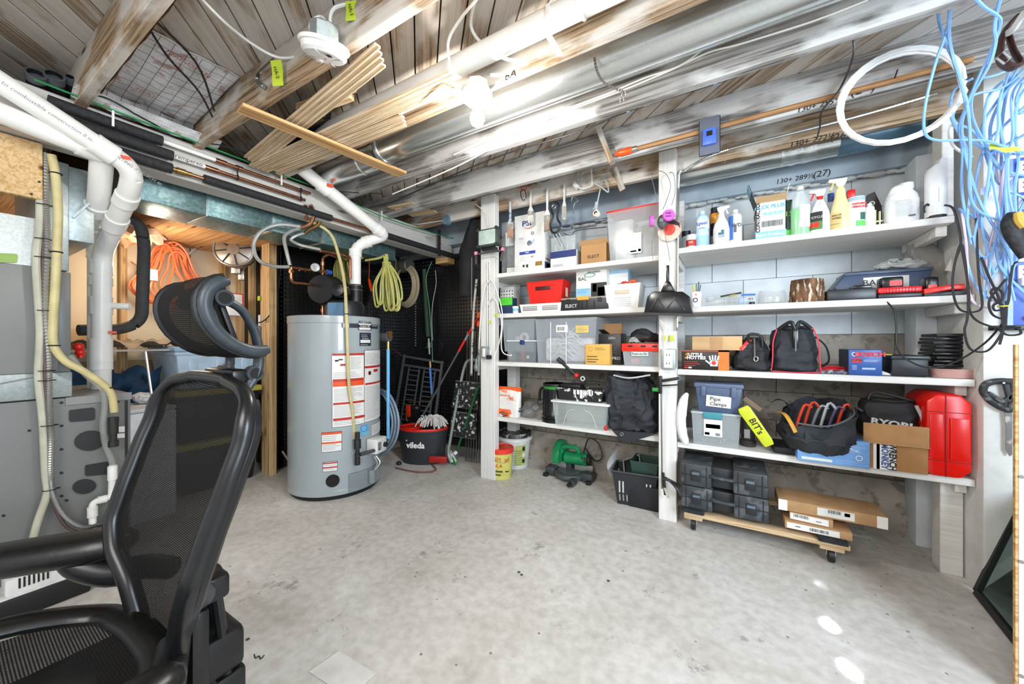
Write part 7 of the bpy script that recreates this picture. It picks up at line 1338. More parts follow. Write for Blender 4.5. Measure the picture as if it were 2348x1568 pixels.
for k in range(9): G().box(-i.w/2+.006*(k%3),-i.d/2+.004*(k%2),i.h*k/9,i.w/2-.004*((k+1)%3),i.d/2,i.h*(k+.8)/9).build('tray',BLKG if k%2 else BLK,i.t,bev=.003)
i.t.location.z=y3+.05
g=G()
for k in range(7): g.tube([(-.09,-.01+.004*k,.006*k+.004),(-.02,-.03,.006*k+.005),(.05,-.02,.006*k+.005),(.10,.0+.004*k,.006*k+.004),(.05,.12,.006*k+.004),(-.05,.12,.006*k+.004)],.0032,6,closed=True,smoothpath=4)
tag(g.build('speaker_wire',mat('c79a92',.35),None),'coil of pinkish copper speaker wire under the black trays','wire'); bpy.data.objects['speaker_wire'].location=(i.x,2.62,y3)
cable('black_cable',[W(u,v,y=y_) for u,v,y_ in((2032,690,2.57),(2050,712,2.55),(2055,745,2.54),(2056,790,2.53),(2068,815,2.53),(2100,835,2.52),(2140,843,2.52),(2200,825,2.51),(2260,785,2.48),(2300,740,2.46))],.004,WIREB,'thin black cable drooping from the red charger across the third shelf','cable')
# --- fourth right shelf
i=It('foam_roll','white foam sheet pressed at the left end of the fourth right shelf','foam',1552,1584,912,y4-.02,2.50,.07); G().tube([(.01,0,0),(-.012,0,i.h*.2),(-.02,-.01,i.h*.5),(-.005,0,i.h*.85),(.015,.02,i.h)],[.02,.03,.032,.028,.012],14,smoothpath=4).build('foam',mat('e6e8ea',.6),i.t,disp=.004,dsc=20); i.t.location.z=y4+.0; i.t.location.y=2.545
i=It('clear_bin','clear bin of pipe fittings under the slate blue bin','storage bin',1586,1698,950,y4,2.57,.2); tub(i,clear('ccd4d6',.42,.18),taper=.92); G().box(-i.w/2-.005,-i.d/2-.005,i.h-.004,i.w/2+.005,i.d/2,i.h+.008).build('lid',mat('aab4b8',.35),i.t,bev=.003); i.dec(.26,.64,.3,.82,WHITE).dec(.3,.6,.55,.68,GREY).dec(.28,.38,.34,.42,RED).bars(.5,.6,.33,.42); G().box(-i.w*.25,-i.d/2-.012,i.h*.85,i.w*.14,-i.d/2-.004,i.h*1.06).build('latch',mat('3a8a96'),i.t,bev=.003)
rr=random.Random(12)
for k in range(14): G().torus((rr.uniform(-.09,.09),rr.uniform(-.07,.0),rr.uniform(.015,i.h*.5)),rr.uniform(.008,.014),.005,'y' if k%2 else 'x',12,6).build('fitting',mat(['8a8c86','5d5f5c','b5b5ae'][k%3],.4,metal=.4),i.t)
zt=y4+i.h+.008
i=It('slate_bin','slate blue lidded bin labelled Pipe Clamps on the clear fittings bin','storage bin',1591,1706,880,zt,2.565,.2); G().frus(0,0,0,i.w*.82,i.d*.82,i.h*.86,i.w*.95,i.d*.95).build('body',mat('4a5874',.4),i.t,bev=.01); G().box(-i.w/2,-i.d/2,i.h*.84,i.w/2,i.d/2,i.h).build('lid',mat('56647f',.4),i.t,bev=.008); G().box(-i.w*.26,-i.d*.46-.004,i.h*.2,i.w*.24,-i.d*.43,i.h*.58).xf(Matrix.Rotation(rad(3),4,'Y')).build('label',mat('d9dad4'),i.t); text('Pipe',.034,INK,i.t,(-i.w*.06,-i.d*.46-.0065,i.h*.47),(PI/2,rad(3),0)); text('Clamps',.030,INK,i.t,(.0,-i.d*.46-.0065,i.h*.30),(PI/2,rad(3),0))
for a in(-.3,.3): G().box(i.w*a-.012,-i.d/2-.006,i.h*.55,i.w*a+.012,-i.d/2+.004,i.h*.9).build('clip',mat('56647f',.4),i.t,bev=.003)
i=It('glass_jar','dark glass jar with black base behind the yellow BITS case','jar',1697,1735,958,y4,2.66,.08); G().lathe([(.001,0),(i.w*.5,0),(i.w*.52,i.h*.2),(i.w*.42,i.h*.25),(i.w*.42,i.h*.8),(i.w*.3,i.h)],n=24).build('jar',mat('3a3836',.2,var=.4,scale=20),i.t); i.dec(.25,.6,.3,.6,LGREY)
bt=thing('yellow_bits_case','long lime yellow case marked BITs leaning beside the tool bag','case',W(1738,975,y=2.545)); p0=W(1704,932,y=2.55);p1=W(1764,1022,y=2.535); L_=(p1-p0).length; ang=math.atan2(p1.z-p0.z,p1.x-p0.x)
g=G().prism([(-L_/2,-.03),(-L_/2+.02,-.036),(L_/2-.02,-.026),(L_/2,-.022),(L_/2,.026),(L_/2-.03,.032),(-L_/2+.02,.03),(-L_/2,.024)],-.014,.014); g.xf(Matrix.Rotation(-ang,4,'Y')); bt.location=(p0+p1)/2; g.build('case',mat('c6cf1f',.4),bt,bev=.005)
bt.location.z=max(bt.location.z,y4+L_/2*abs(math.sin(ang))+.028); text("BIT's",.048,INK,bt,(0,-.016,0),(PI/2,-ang,0),off=.0006)
member('wood_dowel',W(1705,912,y=2.72),W(1745,940,y=2.72),.03,.03,mat('8a7560',.7)); tag(bpy.data.objects['wood_dowel'],'short round brown wood piece behind the yellow BITs case','wood')
# open tool bag
i=It('open_tool_bag','wide open black tool bag full of pliers on the fourth right shelf','bag',1790,1972,920,y4,2.50,.30)
OB=mat('25292d',.75,var=.12); g=G(); n=72; rs=[]
for k,(s,zq) in enumerate(((.80,0),(.92,.08),(1.0,.2),(1.03,.35),(1.03,.5),(1.02,.65),(.99,.8),(.97,.92),(.93,.98),(.88,.95),(.84,.7),(.8,.4))):
    rs.append([(i.w/2*s*math.copysign(abs(math.cos(a))**.6,math.cos(a)),i.d/2*s*math.copysign(abs(math.sin(a))**.7,math.sin(a)),i.h*zq*((.50+.16*math.cos(a)**2+.14*math.cos(a)+.36*max(0,math.sin(a))) if zq>.3 else 1)) for a in [2*PI*q_/n for q_ in range(n)]])
G().rings(rs).build('bag_body',OB,i.t,disp=.03,dsc=7); i.t.location.z=y4+.045; i.t.location.y=2.60
G().grid(lambda a,b:(-i.w*(.30+.28*a),-i.d*.15+.2*b,i.h*(.62)+.06*math.sin(a*2.2)-.03*a*b),10,8).build('left_flap',OB,i.t,fix=False,disp=.012); G().tube([(-i.w*.52,-.06,i.h*.62),(-i.w*.45,-.12,i.h*.62),(-i.w*.38,-.155,i.h*.5),(-i.w*.32,-.165,i.h*.36)],.012,8,smoothpath=5,squash=.3).build('yellow_strap',mat('c9922e',.6),i.t)
G().tube([(-i.w*.3,-i.d*.48,i.h*.5),(i.w*.1,-i.d*.5,i.h*.50),(i.w*.42,-i.d*.35,i.h*.68),(i.w*.47,i.d*.1,i.h*.8)],.005,6,smoothpath=6).build('zip',GREY,i.t)
for k in range(7):
    x=-i.w*.2+k*.035; G().tube([(x-.02,.01+.01*(k%3),i.h*.3),(x+.02,.02,i.h*(.72+.06*(k%2))),(x+.055,.02,i.h*.70)],.0075,8,smoothpath=4).build('tool_handle',mat(['d8401f','c23a22','8a8f96','b8bcc0','5a4a70','d8401f','35383c'][k],.35,metal=0.3 if k in(2,3) else 0),i.t)
single('bag_support',G().box(-.17,-.10,0,.06,.12,.042),mat('1b1c1e',.7),'folded black pouch under the open tool bag','pouch',loc=(i.x-.02,2.68,y4+.001),bev=.015)
i=It('blue_carton','light blue carton with white printed instructions hanging over the fourth shelf edge','box',1845,1976,1011,y4-.045,2.50,.20); i.t.location=(i.x,2.60,y4+.002); i.h=.135; i.w=.29; i.body(mat('6f9fd8',.5)).tx('INSTRUCTIONS',.2,.86,.014,WHITE).ln(.05,.36,.3,.78,7,mat('c5daf2')).dec(.06,.5,.08,.18,mat('dfe6d8')).ln(.45,.95,.55,.8,4,mat('c5daf2')).ln(.55,.98,.08,.25,3,mat('b5cdee')); G().torus((i.w*.36,-i.d/2,i.h*.36),.012,.0015,'y').build('round_logo',WHITE,i.t); G().tube([(-.02,-i.d/2-.002,i.h*.7),(.03,-i.d/2-.002,i.h*.6),(.06,-i.d/2-.002,i.h*.72),(.1,-i.d/2-.002,i.h*.6)],.002,5).build('printed_diagram',WHITE,i.t)
i=It('cardboard_box','brown cardboard box with a black and white lettered label beside the red case','box',1978,2129,1018,y4,2.54,.26); i.body(mat('a97a4c',.85)).dec(.17,.52,0,1,WHITE).dec(.22,.27,0,1,INK)
G().bar((0,-i.d/2-.006,i.h),(0,-i.d/2-.016,i.h*.98+.0),i.w,.003,(0,1,0)).build('fold',CARDL,i.t)
p_=W(1978,968,y=2.53).z-y4; G().box(-i.w/2,-i.d/2-.012,i.h*.95,i.w/2,-i.d/2-.008,p_).build('raised_flap',mat('b78a5c',.85),i.t,bev=.001); G().box(-i.w/2,i.d/2-.004,i.h,i.w/2,i.d/2,p_*.9).build('back_flap',CARD,i.t)
for k,(s_,a_,m_c) in enumerate((('MONKEY',.345,mat('3f5f9a')),('WRENCH',.465,INK))): text(s_,.036,m_c,i.t,(-i.w/2+i.w*a_,-i.d/2-.004,i.h*.5),(PI/2,rad(90),0),off=.0012,sx=.85)
j=It('black_tool_bag','long black tool bag with white lettering on the cardboard box','bag',1978,2124,918,y4+i.h+.004,2.60,.2); sup(j.w,j.d,j.h,60,26,4,.85,.03).build('bag_body',mat('1e1f22',.7),j.t,disp=.014,dsc=8); text('RYOBI',.042,mat('dcdcd8'),j.t,(-j.w*.05,-j.d/2-.012,j.h*.42),(PI/2,rad(6),0),off=.0015,sx=1.3,ext=.003); G().tube([(j.w*.4,-j.d*.5,j.h*.1),(j.w*.46,-j.d*.5,j.h*.5),(j.w*.36,-j.d*.46,j.h*.9)],.008,8,smoothpath=4).build('piping',LGREY,j.t); G().tube([(-j.w*.35,-j.d*.2,j.h*.95),(-.05,-j.d*.2,j.h*1.15),(.1,-j.d*.2,j.h*.95)],.007,8,smoothpath=5).build('handle',BLK,j.t)
i=It('red_case','bright red moulded plastic case standing upright at the shelf end','case',2124,2230,905,y4,2.545,.26); RC=mat('e21408',.3,var=.03)
c_=.035; ch=[(-i.w/2+c_*.6,0),(i.w/2-c_,.0),(i.w/2,c_),(i.w/2,i.h-c_),(i.w/2-c_,i.h),(-i.w/2+c_,i.h),(-i.w/2,i.h-c_),(-i.w/2,c_*.5)]
G().prism(ch,-i.d/2,i.d/2).build('shell',RC,i.t,bev=.012)
for b in (.19,.78): G().box(-i.w*.5,-i.d/2-.002,i.h*b,i.w*.5,-i.d/2,i.h*(b+.008)).build('moulded_line',mat('8f0d06',.4),i.t)
G().box(-i.w*.08,-i.d/2-.003,.002,-i.w*.055,-i.d/2,i.h*.99).build('moulded_line',mat('8f0d06',.4),i.t); G().box(i.w*.02,-i.d/2-.007,i.h*.22,i.w*.44,-i.d/2,i.h*.72).build('raised_panel',RC,i.t,bev=.004); G().box(-i.w*.44,-i.d/2-.007,i.h*.22,-i.w*.12,-i.d/2,i.h*.76).build('raised_panel',RC,i.t,bev=.004)
# --- floor right: dolly, black cases, cartons
dl=thing('dolly','low wooden furniture dolly with black pads under the right shelves','dolly',(.12,2.66,0))
xL=W(1572,1180,y=2.56).x; xR=W(1940,1200,y=2.45).x
def dbar(*b,**k): return G().box(*b)
G().box(xL,2.46,.092,xR+.02,2.53,.118).build('rail',PINEL,dl,bev=.004,world=True); G().box(xL,2.90,.092,xR,2.97,.118).build('rail',PINEL,dl,bev=.004,world=True)
for x in (xL,xR-.10): G().box(x-.01,2.44,.118,x+.11,2.99,.140).build('pad',mat('26292b',.95,var=.4,scale=50,bmp=1),dl,bev=.006,world=True); G().box(x,2.47,.07,x+.10,2.96,.092).build('cross_rail',PINEL,dl,bev=.003,world=True)
for x in (xL+.05,xR-.05):
    for y in (2.50,2.92):
        G().lathe([(.001,-.013),(.02,-.013),(.036,-.012),(.037,0),(.036,.012),(.02,.013),(.001,.013)],(x,y,.037),22,'x').build('wheel',BLK,dl,world=True); G().box(x-.02,y-.008,.035,x-.016,y+.008,.07).box(x+.016,y-.008,.035,x+.02,y+.008,.07).box(x-.022,y-.02,.066,x+.022,y+.02,.071).build('caster_fork',mat('b8c4bb',.4,metal=.5),dl,world=True)
def bcase(label,u0,u1,v0,zb,y,h):
    x,w,_=FI(u0,u1,v0,zb,y); t=thing('tool_case',label,'case',(x,y+.16,zb)); m=mat('33373a',.5,var=.15,dirt='55595c',scale=8)
    for s in (-1,1): G().box(s*w*.5,-.16,0,s*w*.12,.14,h).build('shell_half',m,t,bev=.012); G().box(s*w*.31-.025,-.168,h*.25,s*w*.31+.025,-.155,h*.72).build('latch',mat('222528',.4),t,bev=.004); G().box(s*w*.31-.02,-.172,h*.56,s*w*.31+.02,-.166,h*.66).build('latch_face',mat('5f6d78',.4),t)
    G().box(-w*.13,-.12,.0,w*.13,.14,h*.9).build('centre_panel',mat('26292b',.5),t,bev=.01); G().tube([(-w*.14,-.15,h*.58),(-w*.08,-.165,h*.56),(w*.08,-.165,h*.54),(w*.14,-.15,h*.52)],.012,10,smoothpath=4).build('handle',m,t)
    for s in(-1,1):
        for a in(.18,.44): G().box(s*w*a-.002,-.164,.01,s*w*a+.002,-.158,h-.01).build('ridge',INK,t)
        G().box(s*w*.14,-.163,h*.48,s*w*.5,-.158,h*.51).build('seam',INK,t)
bcase('black moulded tool case, lower of two stacked on the dolly',1562,1764,1100,.1415,2.46,.135)
bcase('black moulded tool case, upper of two stacked on the dolly',1560,1762,1035,.278,2.46,.135)
def flatbox(label,u0,u1,z,y,d,h,rz=0):
    x,w,_=FI(u0,u1,1000,z,y); t=thing('flat_carton',label,'box',(x,y+d/2,z),rz); G().box(-w/2,-d/2,0,w/2,d/2,h).build('carton',mat('b58e64',.85,var=.08),t,bev=.002); s=It.__new__(It); s.t=t;s.w=w;s.d=d;s.h=h;s.x=x; return s
zc=.1415
i=flatbox('long flat brown carton with white label, bottom one on the dolly',1800,1955,zc,2.47,.22,.042); i.dec(.03,.82,.08,.8,WHITE).bars(.38,.66,.25,.62).dec(.16,.24,.4,.5,INK)
i=flatbox('flat carton with white barcode end, turned slightly, middle of the three',1815,1915,zc+.043,2.485,.2,.040,rad(-5)); i.dec(.02,.9,.1,.9,WHITE).bars(.1,.45,.45,.85).dec(.62,.74,.4,.5,INK)
i=flatbox('long flat brown carton with white end, top one of three on the dolly',1785,2036,zc+.086,2.49,.2,.058); i.dec(0,.09,0,1,WHITE).dec(.91,1,0,1,WHITE).dec(.38,.72,.15,.85,mat('dcdad4')).bars(.48,.6,.5,.8).dec(.63,.68,.45,.75,INK)
cable('black_strap',[W(u,v,y=2.46) for u,v in((1520,1098),(1535,1102),(1552,1120),(1560,1135))],.008,BLK,'short black strap poking out beside the dolly','strap')
# ================= office chair (faces -Y) =================
CX=-1.227
chair=thing('office_chair','black mesh office chair with a tilted headrest in the left foreground','chair',(CX,.16,0))
def CB_(z,tab):
    for (za,a),(zb,b) in zip(tab,tab[1:]):
        if za>=z>=zb: t=(za-z)/(za-zb); t=t*t*(3-2*t)*.4+t*.6; return a+(b-a)*t
    return tab[0][1] if z>tab[0][0] else tab[-1][1]
HWT=[(1.052,.0),(1.05,.10),(1.04,.20),(1.015,.255),(.96,.283),(.85,.284),(.72,.275),(.64,.268),(.59,.245),(.54,.205),(.48,.160),(.41,.128),(.34,.118),(.30,.115)]
YT=[(1.06,.440),(.93,.412),(.80,.370),(.70,.338),(.64,.322),(.58,.318),(.50,.328),(.42,.335),(.30,.335)]
ZS=[1.05,1.047,1.035,1.01,.97,.92,.86,.80,.74,.69,.65,.61,.575,.54,.50,.46,.42,.38,.34,.30]
WEAVE,nt,bb=newmat('weave_mesh'); bb.inputs['Base Color'].default_value=lin('110f0e'); bb.inputs['Roughness'].default_value=.8; bb.inputs['Specular IOR Level'].default_value=.25
tc=N(nt,'ShaderNodeTexCoord'); sp_=N(nt,'ShaderNodeSeparateXYZ'); nt.links.new(tc.outputs['Object'],sp_.inputs[0])
def M2(op,a,b=None):
    n=N(nt,'ShaderNodeMath',operation=op)
    for i_,q_ in ((0,a),(1,b)):
        if q_ is None: continue
        if hasattr(q_,'links'): nt.links.new(q_,n.inputs[i_])
        else: n.inputs[i_].default_value=q_
    return n.outputs[0]
def weave(outs,p):
    k=2*PI/p; a=M2('SINE',M2('MULTIPLY',outs[0],k)); b=M2('SINE',M2('MULTIPLY',outs[1],k)); return M2('MULTIPLY',M2('GREATER_THAN',a,.15),M2('GREATER_THAN',b,.1))
al=weave((sp_.outputs[0],M2('ADD',sp_.outputs[2],M2('MULTIPLY',sp_.outputs[1],1.0))),.0052)
nt.links.new(M2('SUBTRACT',1.0,M2('MULTIPLY',al,.42)),bb.inputs['Alpha'])
CH=mat('121314',.36,var=.15,scale=30); CHB=mat('161718',.3,var=.1); CHG=mat('343b40',.42,var=.1,scale=40); CHP=mat('151514',.34,var=.1,scale=60,bmp=.15)
lft=[Vector((CX+CB_(z,HWT),CB_(z,YT)-.012*(CB_(z,HWT)/.27),z)) for z in ZS]; rgt=[Vector((2*CX-p.x,p.y,p.z)) for p in lft]
ring=lft[1:][::-1]+[Vector((CX+.10,.436,1.052)),Vector((CX,.437,1.054)),Vector((CX-.10,.436,1.052))]+rgt[1:]
G().tube(ring,[.017 if p.z>.98 else .022 for p in ring],14,smoothpath=3,caps=True).build('back_frame',CHB,chair,world=True)
def bk(a,b):
    z=1.045-.745*b; hw=CB_(z,HWT) or .08; return (CX+hw*(2*a-1),CB_(z,YT)+.03*(1-(2*a-1)**2)*min(1,hw/.2)-.012,z)
G().grid(bk,20,34).build('back_mesh',WEAVE,chair,world=True,fix=False)
# outer rear rim on the near side
G().tube([Vector((p.x+.004,p.y+.013,p.z)) for p in lft[3:15]],[.010,.016,.018,.018,.018,.018,.018,.018,.018,.016,.014,.012],10,smoothpath=3).build('frame_shell',CHB,chair,world=True)
# seat
SZ=.445
sl=[(CX+.27,-.2),(CX+.285,-.05),(CX+.275,.12),(CX+.22,.25),(CX+.12,.30),(CX,.31),(CX-.12,.30),(CX-.22,.27),(CX-.285,.13),(CX-.30,-.05),(CX-.27,-.22),(CX-.1,-.27),(CX+.1,-.27)]
G().tube([Vector((x,y,SZ+(.012 if y<.2 else -.02))) for x,y in sl],.034,14,closed=True,smoothpath=5,squash=.62).build('seat_frame',CHP,chair,world=True)
W2,nt,bb=newmat('weave_seat'); bb.inputs['Base Color'].default_value=lin('141312'); bb.inputs['Roughness'].default_value=.7; bb.inputs['Specular IOR Level'].default_value=.3
tc=N(nt,'ShaderNodeTexCoord'); sp_=N(nt,'ShaderNodeSeparateXYZ'); nt.links.new(tc.outputs['Object'],sp_.inputs[0])
nt.links.new(M2('SUBTRACT',1.0,M2('MULTIPLY',weave((sp_.outputs[0],sp_.outputs[1]),.0052),.5)),bb.inputs['Alpha'])
def se(a,b):
    x=2*a-1;y=2*b-1; r=1 if abs(x)<.6 else 1; X=CX+.262*x*(1-.22*max(0,y)**3)*(1-.10*max(0,-y)**3); Y=.02+.28*y*(1-.12*x*x); return (X,Y,SZ+.004-.035*(1-x*x)*(1-y*y)*1.2-(.02*max(0,y)))
G().grid(se,24,24).build('seat_mesh',W2,chair,world=True,fix=False)
# arms
def pad(a,b,w,h,name='arm_pad'):
    a=Vector(a);b=Vector(b); d=(b-a).normalized(); s=Vector((d.y,-d.x,0)); rs=[]
    for t,k in ((0,.25),(.03,.62),(.09,.88),(.2,1),(.5,1.0),(.8,.95),(.93,.8),(.98,.5),(1,.2)):
        c=a+(b-a)*t; rs.append([c+s*(w/2*k*math.cos(q_))+Vector((0,0,h/2*k*math.sin(q_)-(.006*math.cos(q_)**2))) for q_ in [2*PI*i_/20 for i_ in range(20)]])
    return G().rings(rs).build(name,CHP,chair,world=True,ang=80)
pad((-1.475,.352,.582),(-1.80,.02,.555),.12,.088); pad((-.872,.272,.548),(-.83,-.10,.53),.105,.055)
for s_,pts in ((1,[(-1.56,.24,.565),(-1.54,.26,.53),(-1.48,.31,.505),(-1.42,.36,.515),(-1.34,.39,.52)]),(-1,[(-.872,.15,.50),(-.93,.22,.45),(-1.02,.28,.43),(-1.08,.31,.43),(-1.13,.33,.44)])):
    G().tube(pts,[.03,.034,.036,.032,.028],14,smoothpath=5).build('arm_support',CH,chair,world=True)
# rear spine, bracket
PS=Vector((-1.185,.425,.52))
for dx in (-.028,.028): G().tube([PS+Vector((dx,0,-.02)),PS+Vector((dx,.012,-.12)),PS+Vector((dx,.03,-.30))],[.014,.014,.016],10).build('spine_bar',CHB,chair,world=True)
G().box(-.045,-.03,-.045,.045,.03,.02).xf(Matrix.Translation(PS)).build('spine_head',CHB,chair,world=True,bev=.014); G().box(-.05,-.035,-.32,.05,.035,-.25).xf(Matrix.Translation(PS+Vector((0,.03,0)))).build('spine_foot',CHB,chair,world=True,bev=.012)
G().tube([(-1.07,.345,.60),(-1.09,.365,.55),(-1.13,.385,.52),(-1.16,.41,.51)],[.024,.03,.03,.02],12,smoothpath=4).build('spine_bracket',CHG,chair,world=True)
G().box(-.075,-.02,-.2,.055,.02,.0).xf(Matrix.Translation((-1.15,.375,.50))).build('lumbar_housing',CH,chair,world=True,bev=.015)
G().sphere((-1.245,.455,.475),.045,16,10,(.8,.5,1.2)).build('rear_cap',CHP,chair,world=True)
# mechanism, column, star base with casters
G().box(-.12,-.10,.36,.12,.20,.415).build('tilt_mechanism',CH,chair,bev=.02); G().cyl((0,0,.10),(0,0,.36),.028).build('gas_column',CH,chair); G().box(-.07,.16,.27,.09,.33,.38).build('rear_yoke',CH,chair,bev=.02)
for k in range(5):
    a=2*PI*k/5+.3; e=Vector((.30*math.cos(a),.30*math.sin(a),.075)); G().tube([(0,0,.11),e*.5+Vector((0,0,.06)),e],[.03,.024,.018],10,smoothpath=3).build('base_leg',CHB,chair)
    G().cyl(e+Vector((-.012*math.sin(a),.012*math.cos(a),-.045)),e+Vector((.012*math.sin(a),-.012*math.cos(a),-.045)),.0295,n=18).cyl(e+Vector((0,0,-.03)),e,.008).build('caster',BLK,chair)
# headrest
HY,HZ_=.462,1.215
def hp(a,b,r=.098):
    th=rad(98)+rad(190)*b; x=CX+.135-.27*a; rr=r*(1+.10*math.sin(PI*a)); return (x,HY+rr*math.cos(th)*.95+.028*math.sin(th)*-1+.0,HZ_+rr*math.sin(th)*1.02)
HW_,nt,bb=newmat('weave_head'); bb.inputs['Base Color'].default_value=lin('121110'); bb.inputs['Roughness'].default_value=.8; bb.inputs['Specular IOR Level'].default_value=.25
tc=N(nt,'ShaderNodeTexCoord'); sp_=N(nt,'ShaderNodeSeparateXYZ'); nt.links.new(tc.outputs['Object'],sp_.inputs[0])
nt.links.new(M2('SUBTRACT',1.0,M2('MULTIPLY',weave((sp_.outputs[0],sp_.outputs[2]),.0048),.22)),bb.inputs['Alpha'])
G().grid(hp,20,26).build('headrest_mesh',HW_,chair,world=True,fix=False)
for a,m_ in ((0,CHG),(1,CHG)):
    G().tube([Vector(hp(a,b/16,.088))+Vector((.006 if a==0 else -.006,.004,0)) for b in range(17)],[.010]+[.0155]*15+[.012],12).build('headrest_frame',m_,chair,world=True)
    G().tube([Vector(hp(a,b/16,.100))+Vector((-.008 if a==0 else .008,0,0)) for b in range(17)],.008,8).build('fabric_hem',CH,chair,world=True)
G().box(CX-.13,HY-.055,HZ_+.05,CX+.11,HY-.025,HZ_+.085).build('headrest_bar',CH,chair,world=True,bev=.01)
pv=Vector((CX+.112,.425,1.262)); pv2=Vector((CX+.085,.508,1.063))
for s_ in (1,-1):
    mx=lambda p: Vector((p[0] if s_>0 else 2*CX-p[0],p[1],p[2]))
    G().tube([mx(p) for p in ((pv.x-.01,pv.y,pv.z),(pv.x-.015,.475,1.235),(pv.x-.02,.51,1.17),(pv.x-.025,.520,1.10),(pv2.x,.512,1.06),(pv2.x,.49,1.02))],[.014,.013,.014,.015,.016,.014],12,smoothpath=5,squash=.8).build('headrest_arm',CHG,chair,world=True)
    for q_ in (pv,pv2): G().cyl(mx(q_+Vector((-.012,0,0))),mx(q_+Vector((.014,0,0))),.021,n=24).build('pivot',CHG,chair,world=True); G().cyl(mx(q_+Vector((.012,0,0))),mx(q_+Vector((.0155,0,0))),.015,n=20).build('pivot_cap',BLKG,chair,world=True)
for dx in (.045,.0): G().bar((CX+dx+.04,.425,1.265),(CX+dx+.04,.47,1.125),.022,.014,(0,1,0)).build('inner_strut',BLK,chair,world=True,bev=.004)
G().box(CX-.09,.455,1.04,CX+.09,.50,1.075).build('headrest_mount',CH,chair,world=True,bev=.008); G().box(CX-.07,.43,1.045,CX+.07,.47,1.06).build('mount_clip',CHB,chair,world=True,bev=.005)
# ================= right side =================
EC=mat('86b4e8',.4,var=.06); EP=mat('d9c4d6',.4,var=.05)
def eth(label,pts,m=EC,r=.0048):
    o=cable('ethernet_cable',[W(u,v,y=y_) for u,v,y_ in pts],r,m,label,'cable'); return o
A_=2.0
eth('blue network cable hanging farthest left, falling from the ceiling past the tubing coil',[(2158,-15,1.75),(2152,38,A_),(2165,89,A_),(2194,156,A_),(2212,223,2.05),(2214,246,2.1),(2200,290,2.2),(2207,350,2.3),(2205,430,2.4),(2215,500,2.44),(2228,560,2.45)])
eth('blue network cable making a wide low loop over the white tubing coil',[(2178,-15,1.75),(2176,45,1.95),(2165,89,1.97),(2145,145,1.98),(2125,223,2.0),(2118,279,2.05),(2125,312,2.1),(2156,322,2.15),(2212,321,2.2),(2267,324,2.25),(2323,344,2.3),(2375,352,2.35)])
eth('blue network cable swinging from the ceiling to the right edge above the glove',[(2182,-15,1.77),(2176,78,1.96),(2189,145,2.0),(2207,200,2.05),(2220,257,2.1),(2225,350,2.2),(2222,430,2.3),(2240,480,2.38),(2300,510,2.42),(2370,540,2.44)])
eth('blue network cable entering at the top and bending at the right of the tubing coil',[(2232,-10,1.75),(2256,16,1.8),(2283,33,1.85),(2294,49,1.9),(2285,85,1.95),(2265,134,2.0),(2238,190,2.05),(2216,245,2.12),(2205,290,2.2),(2212,350,2.3),(2225,420,2.36),(2218,500,2.4),(2225,545,2.42)])
eth('blue network cable dropping from the top edge left of the brown strap',[(2296,-10,1.78),(2285,30,1.85),(2280,67,1.9),(2283,96,1.95),(2270,145,2.0),(2245,190,2.05),(2228,225,2.1),(2230,270,2.2),(2255,320,2.3),(2300,350,2.35),(2370,352,2.4)])
rr=random.Random(21)
names=['curving tightly beside the pier top','crossing the pier diagonally upward','running down the pier beside the pink one','looping over the blue outlet panel','hanging lowest to the shelf end','crossing from the shelf to the panel','sagging at the green tape','sweeping from the brown strap to the shelf','rising steeply to the brown strap','forming a small loop under the strap','passing behind the green tape','ending near the glove']
P_=[[(2352,128,2.2),(2335,156,2.25),(2300,212,2.3),(2256,279,2.35),(2252,312,2.4),(2262,360,2.42),(2290,420,2.44),(2350,455,2.45)],
[(2360,235,2.3),(2300,290,2.35),(2262,330,2.4),(2240,400,2.42),(2235,480,2.44),(2245,520,2.44)],
[(2318,170,2.3),(2300,260,2.35),(2296,350,2.4),(2300,450,2.43),(2285,560,2.45),(2300,620,2.45),(2370,690,2.46)],
[(2365,300,2.3),(2310,330,2.35),(2270,350,2.38),(2230,300,2.35),(2190,280,2.3),(2180,240,2.25),(2190,205,2.2),(2230,180,2.15)],
[(2200,478,2.42),(2212,500,2.45),(2216,560,2.46),(2220,610,2.46),(2240,660,2.46),(2275,690,2.46)],
[(2205,480,2.44),(2240,505,2.45),(2290,580,2.46),(2320,560,2.46),(2370,440,2.46)],
[(2180,230,2.2),(2182,270,2.25),(2205,310,2.3),(2260,345,2.36),(2300,390,2.4),(2370,405,2.42)],
[(2360,150,2.2),(2300,200,2.25),(2240,215,2.25),(2200,240,2.25),(2185,275,2.28),(2215,340,2.32),(2225,400,2.36),(2250,470,2.4),(2320,600,2.44),(2300,700,2.46)],
[(2335,170,2.28),(2290,240,2.32),(2270,300,2.36),(2280,380,2.4),(2262,450,2.42),(2235,540,2.44),(2255,590,2.45),(2290,560,2.45)],
[(2345,190,2.25),(2330,230,2.3),(2340,260,2.33),(2365,240,2.35)],
[(2250,180,2.2),(2290,170,2.2),(2350,140,2.2)],
[(2232,540,2.44),(2245,600,2.45),(2262,640,2.46),(2290,610,2.46),(2340,480,2.46),(2370,440,2.46)]]
for nm,pp in zip(names,P_): eth('blue network cable '+nm,pp)
names2=['straight down the pier from the brown strap','down the pier edge beside the shelf','slanting over the outlet panel','in a wide bow between shelf end and panel','doubling back under the green tape']
for k,nm in enumerate(names2):
    x0=2266+17*k+rr.uniform(-5,5); pts=[(x0+40,170+rr.uniform(-20,30),2.25)]
    for j in range(6): pts.append((x0+rr.uniform(-11,11),225+72*j+rr.uniform(-10,10),2.3+.03*j))
    pts.append((x0+rr.uniform(-30,30),640+rr.uniform(-30,50),2.46)); eth('blue network cable '+nm,pts,r=.0048)
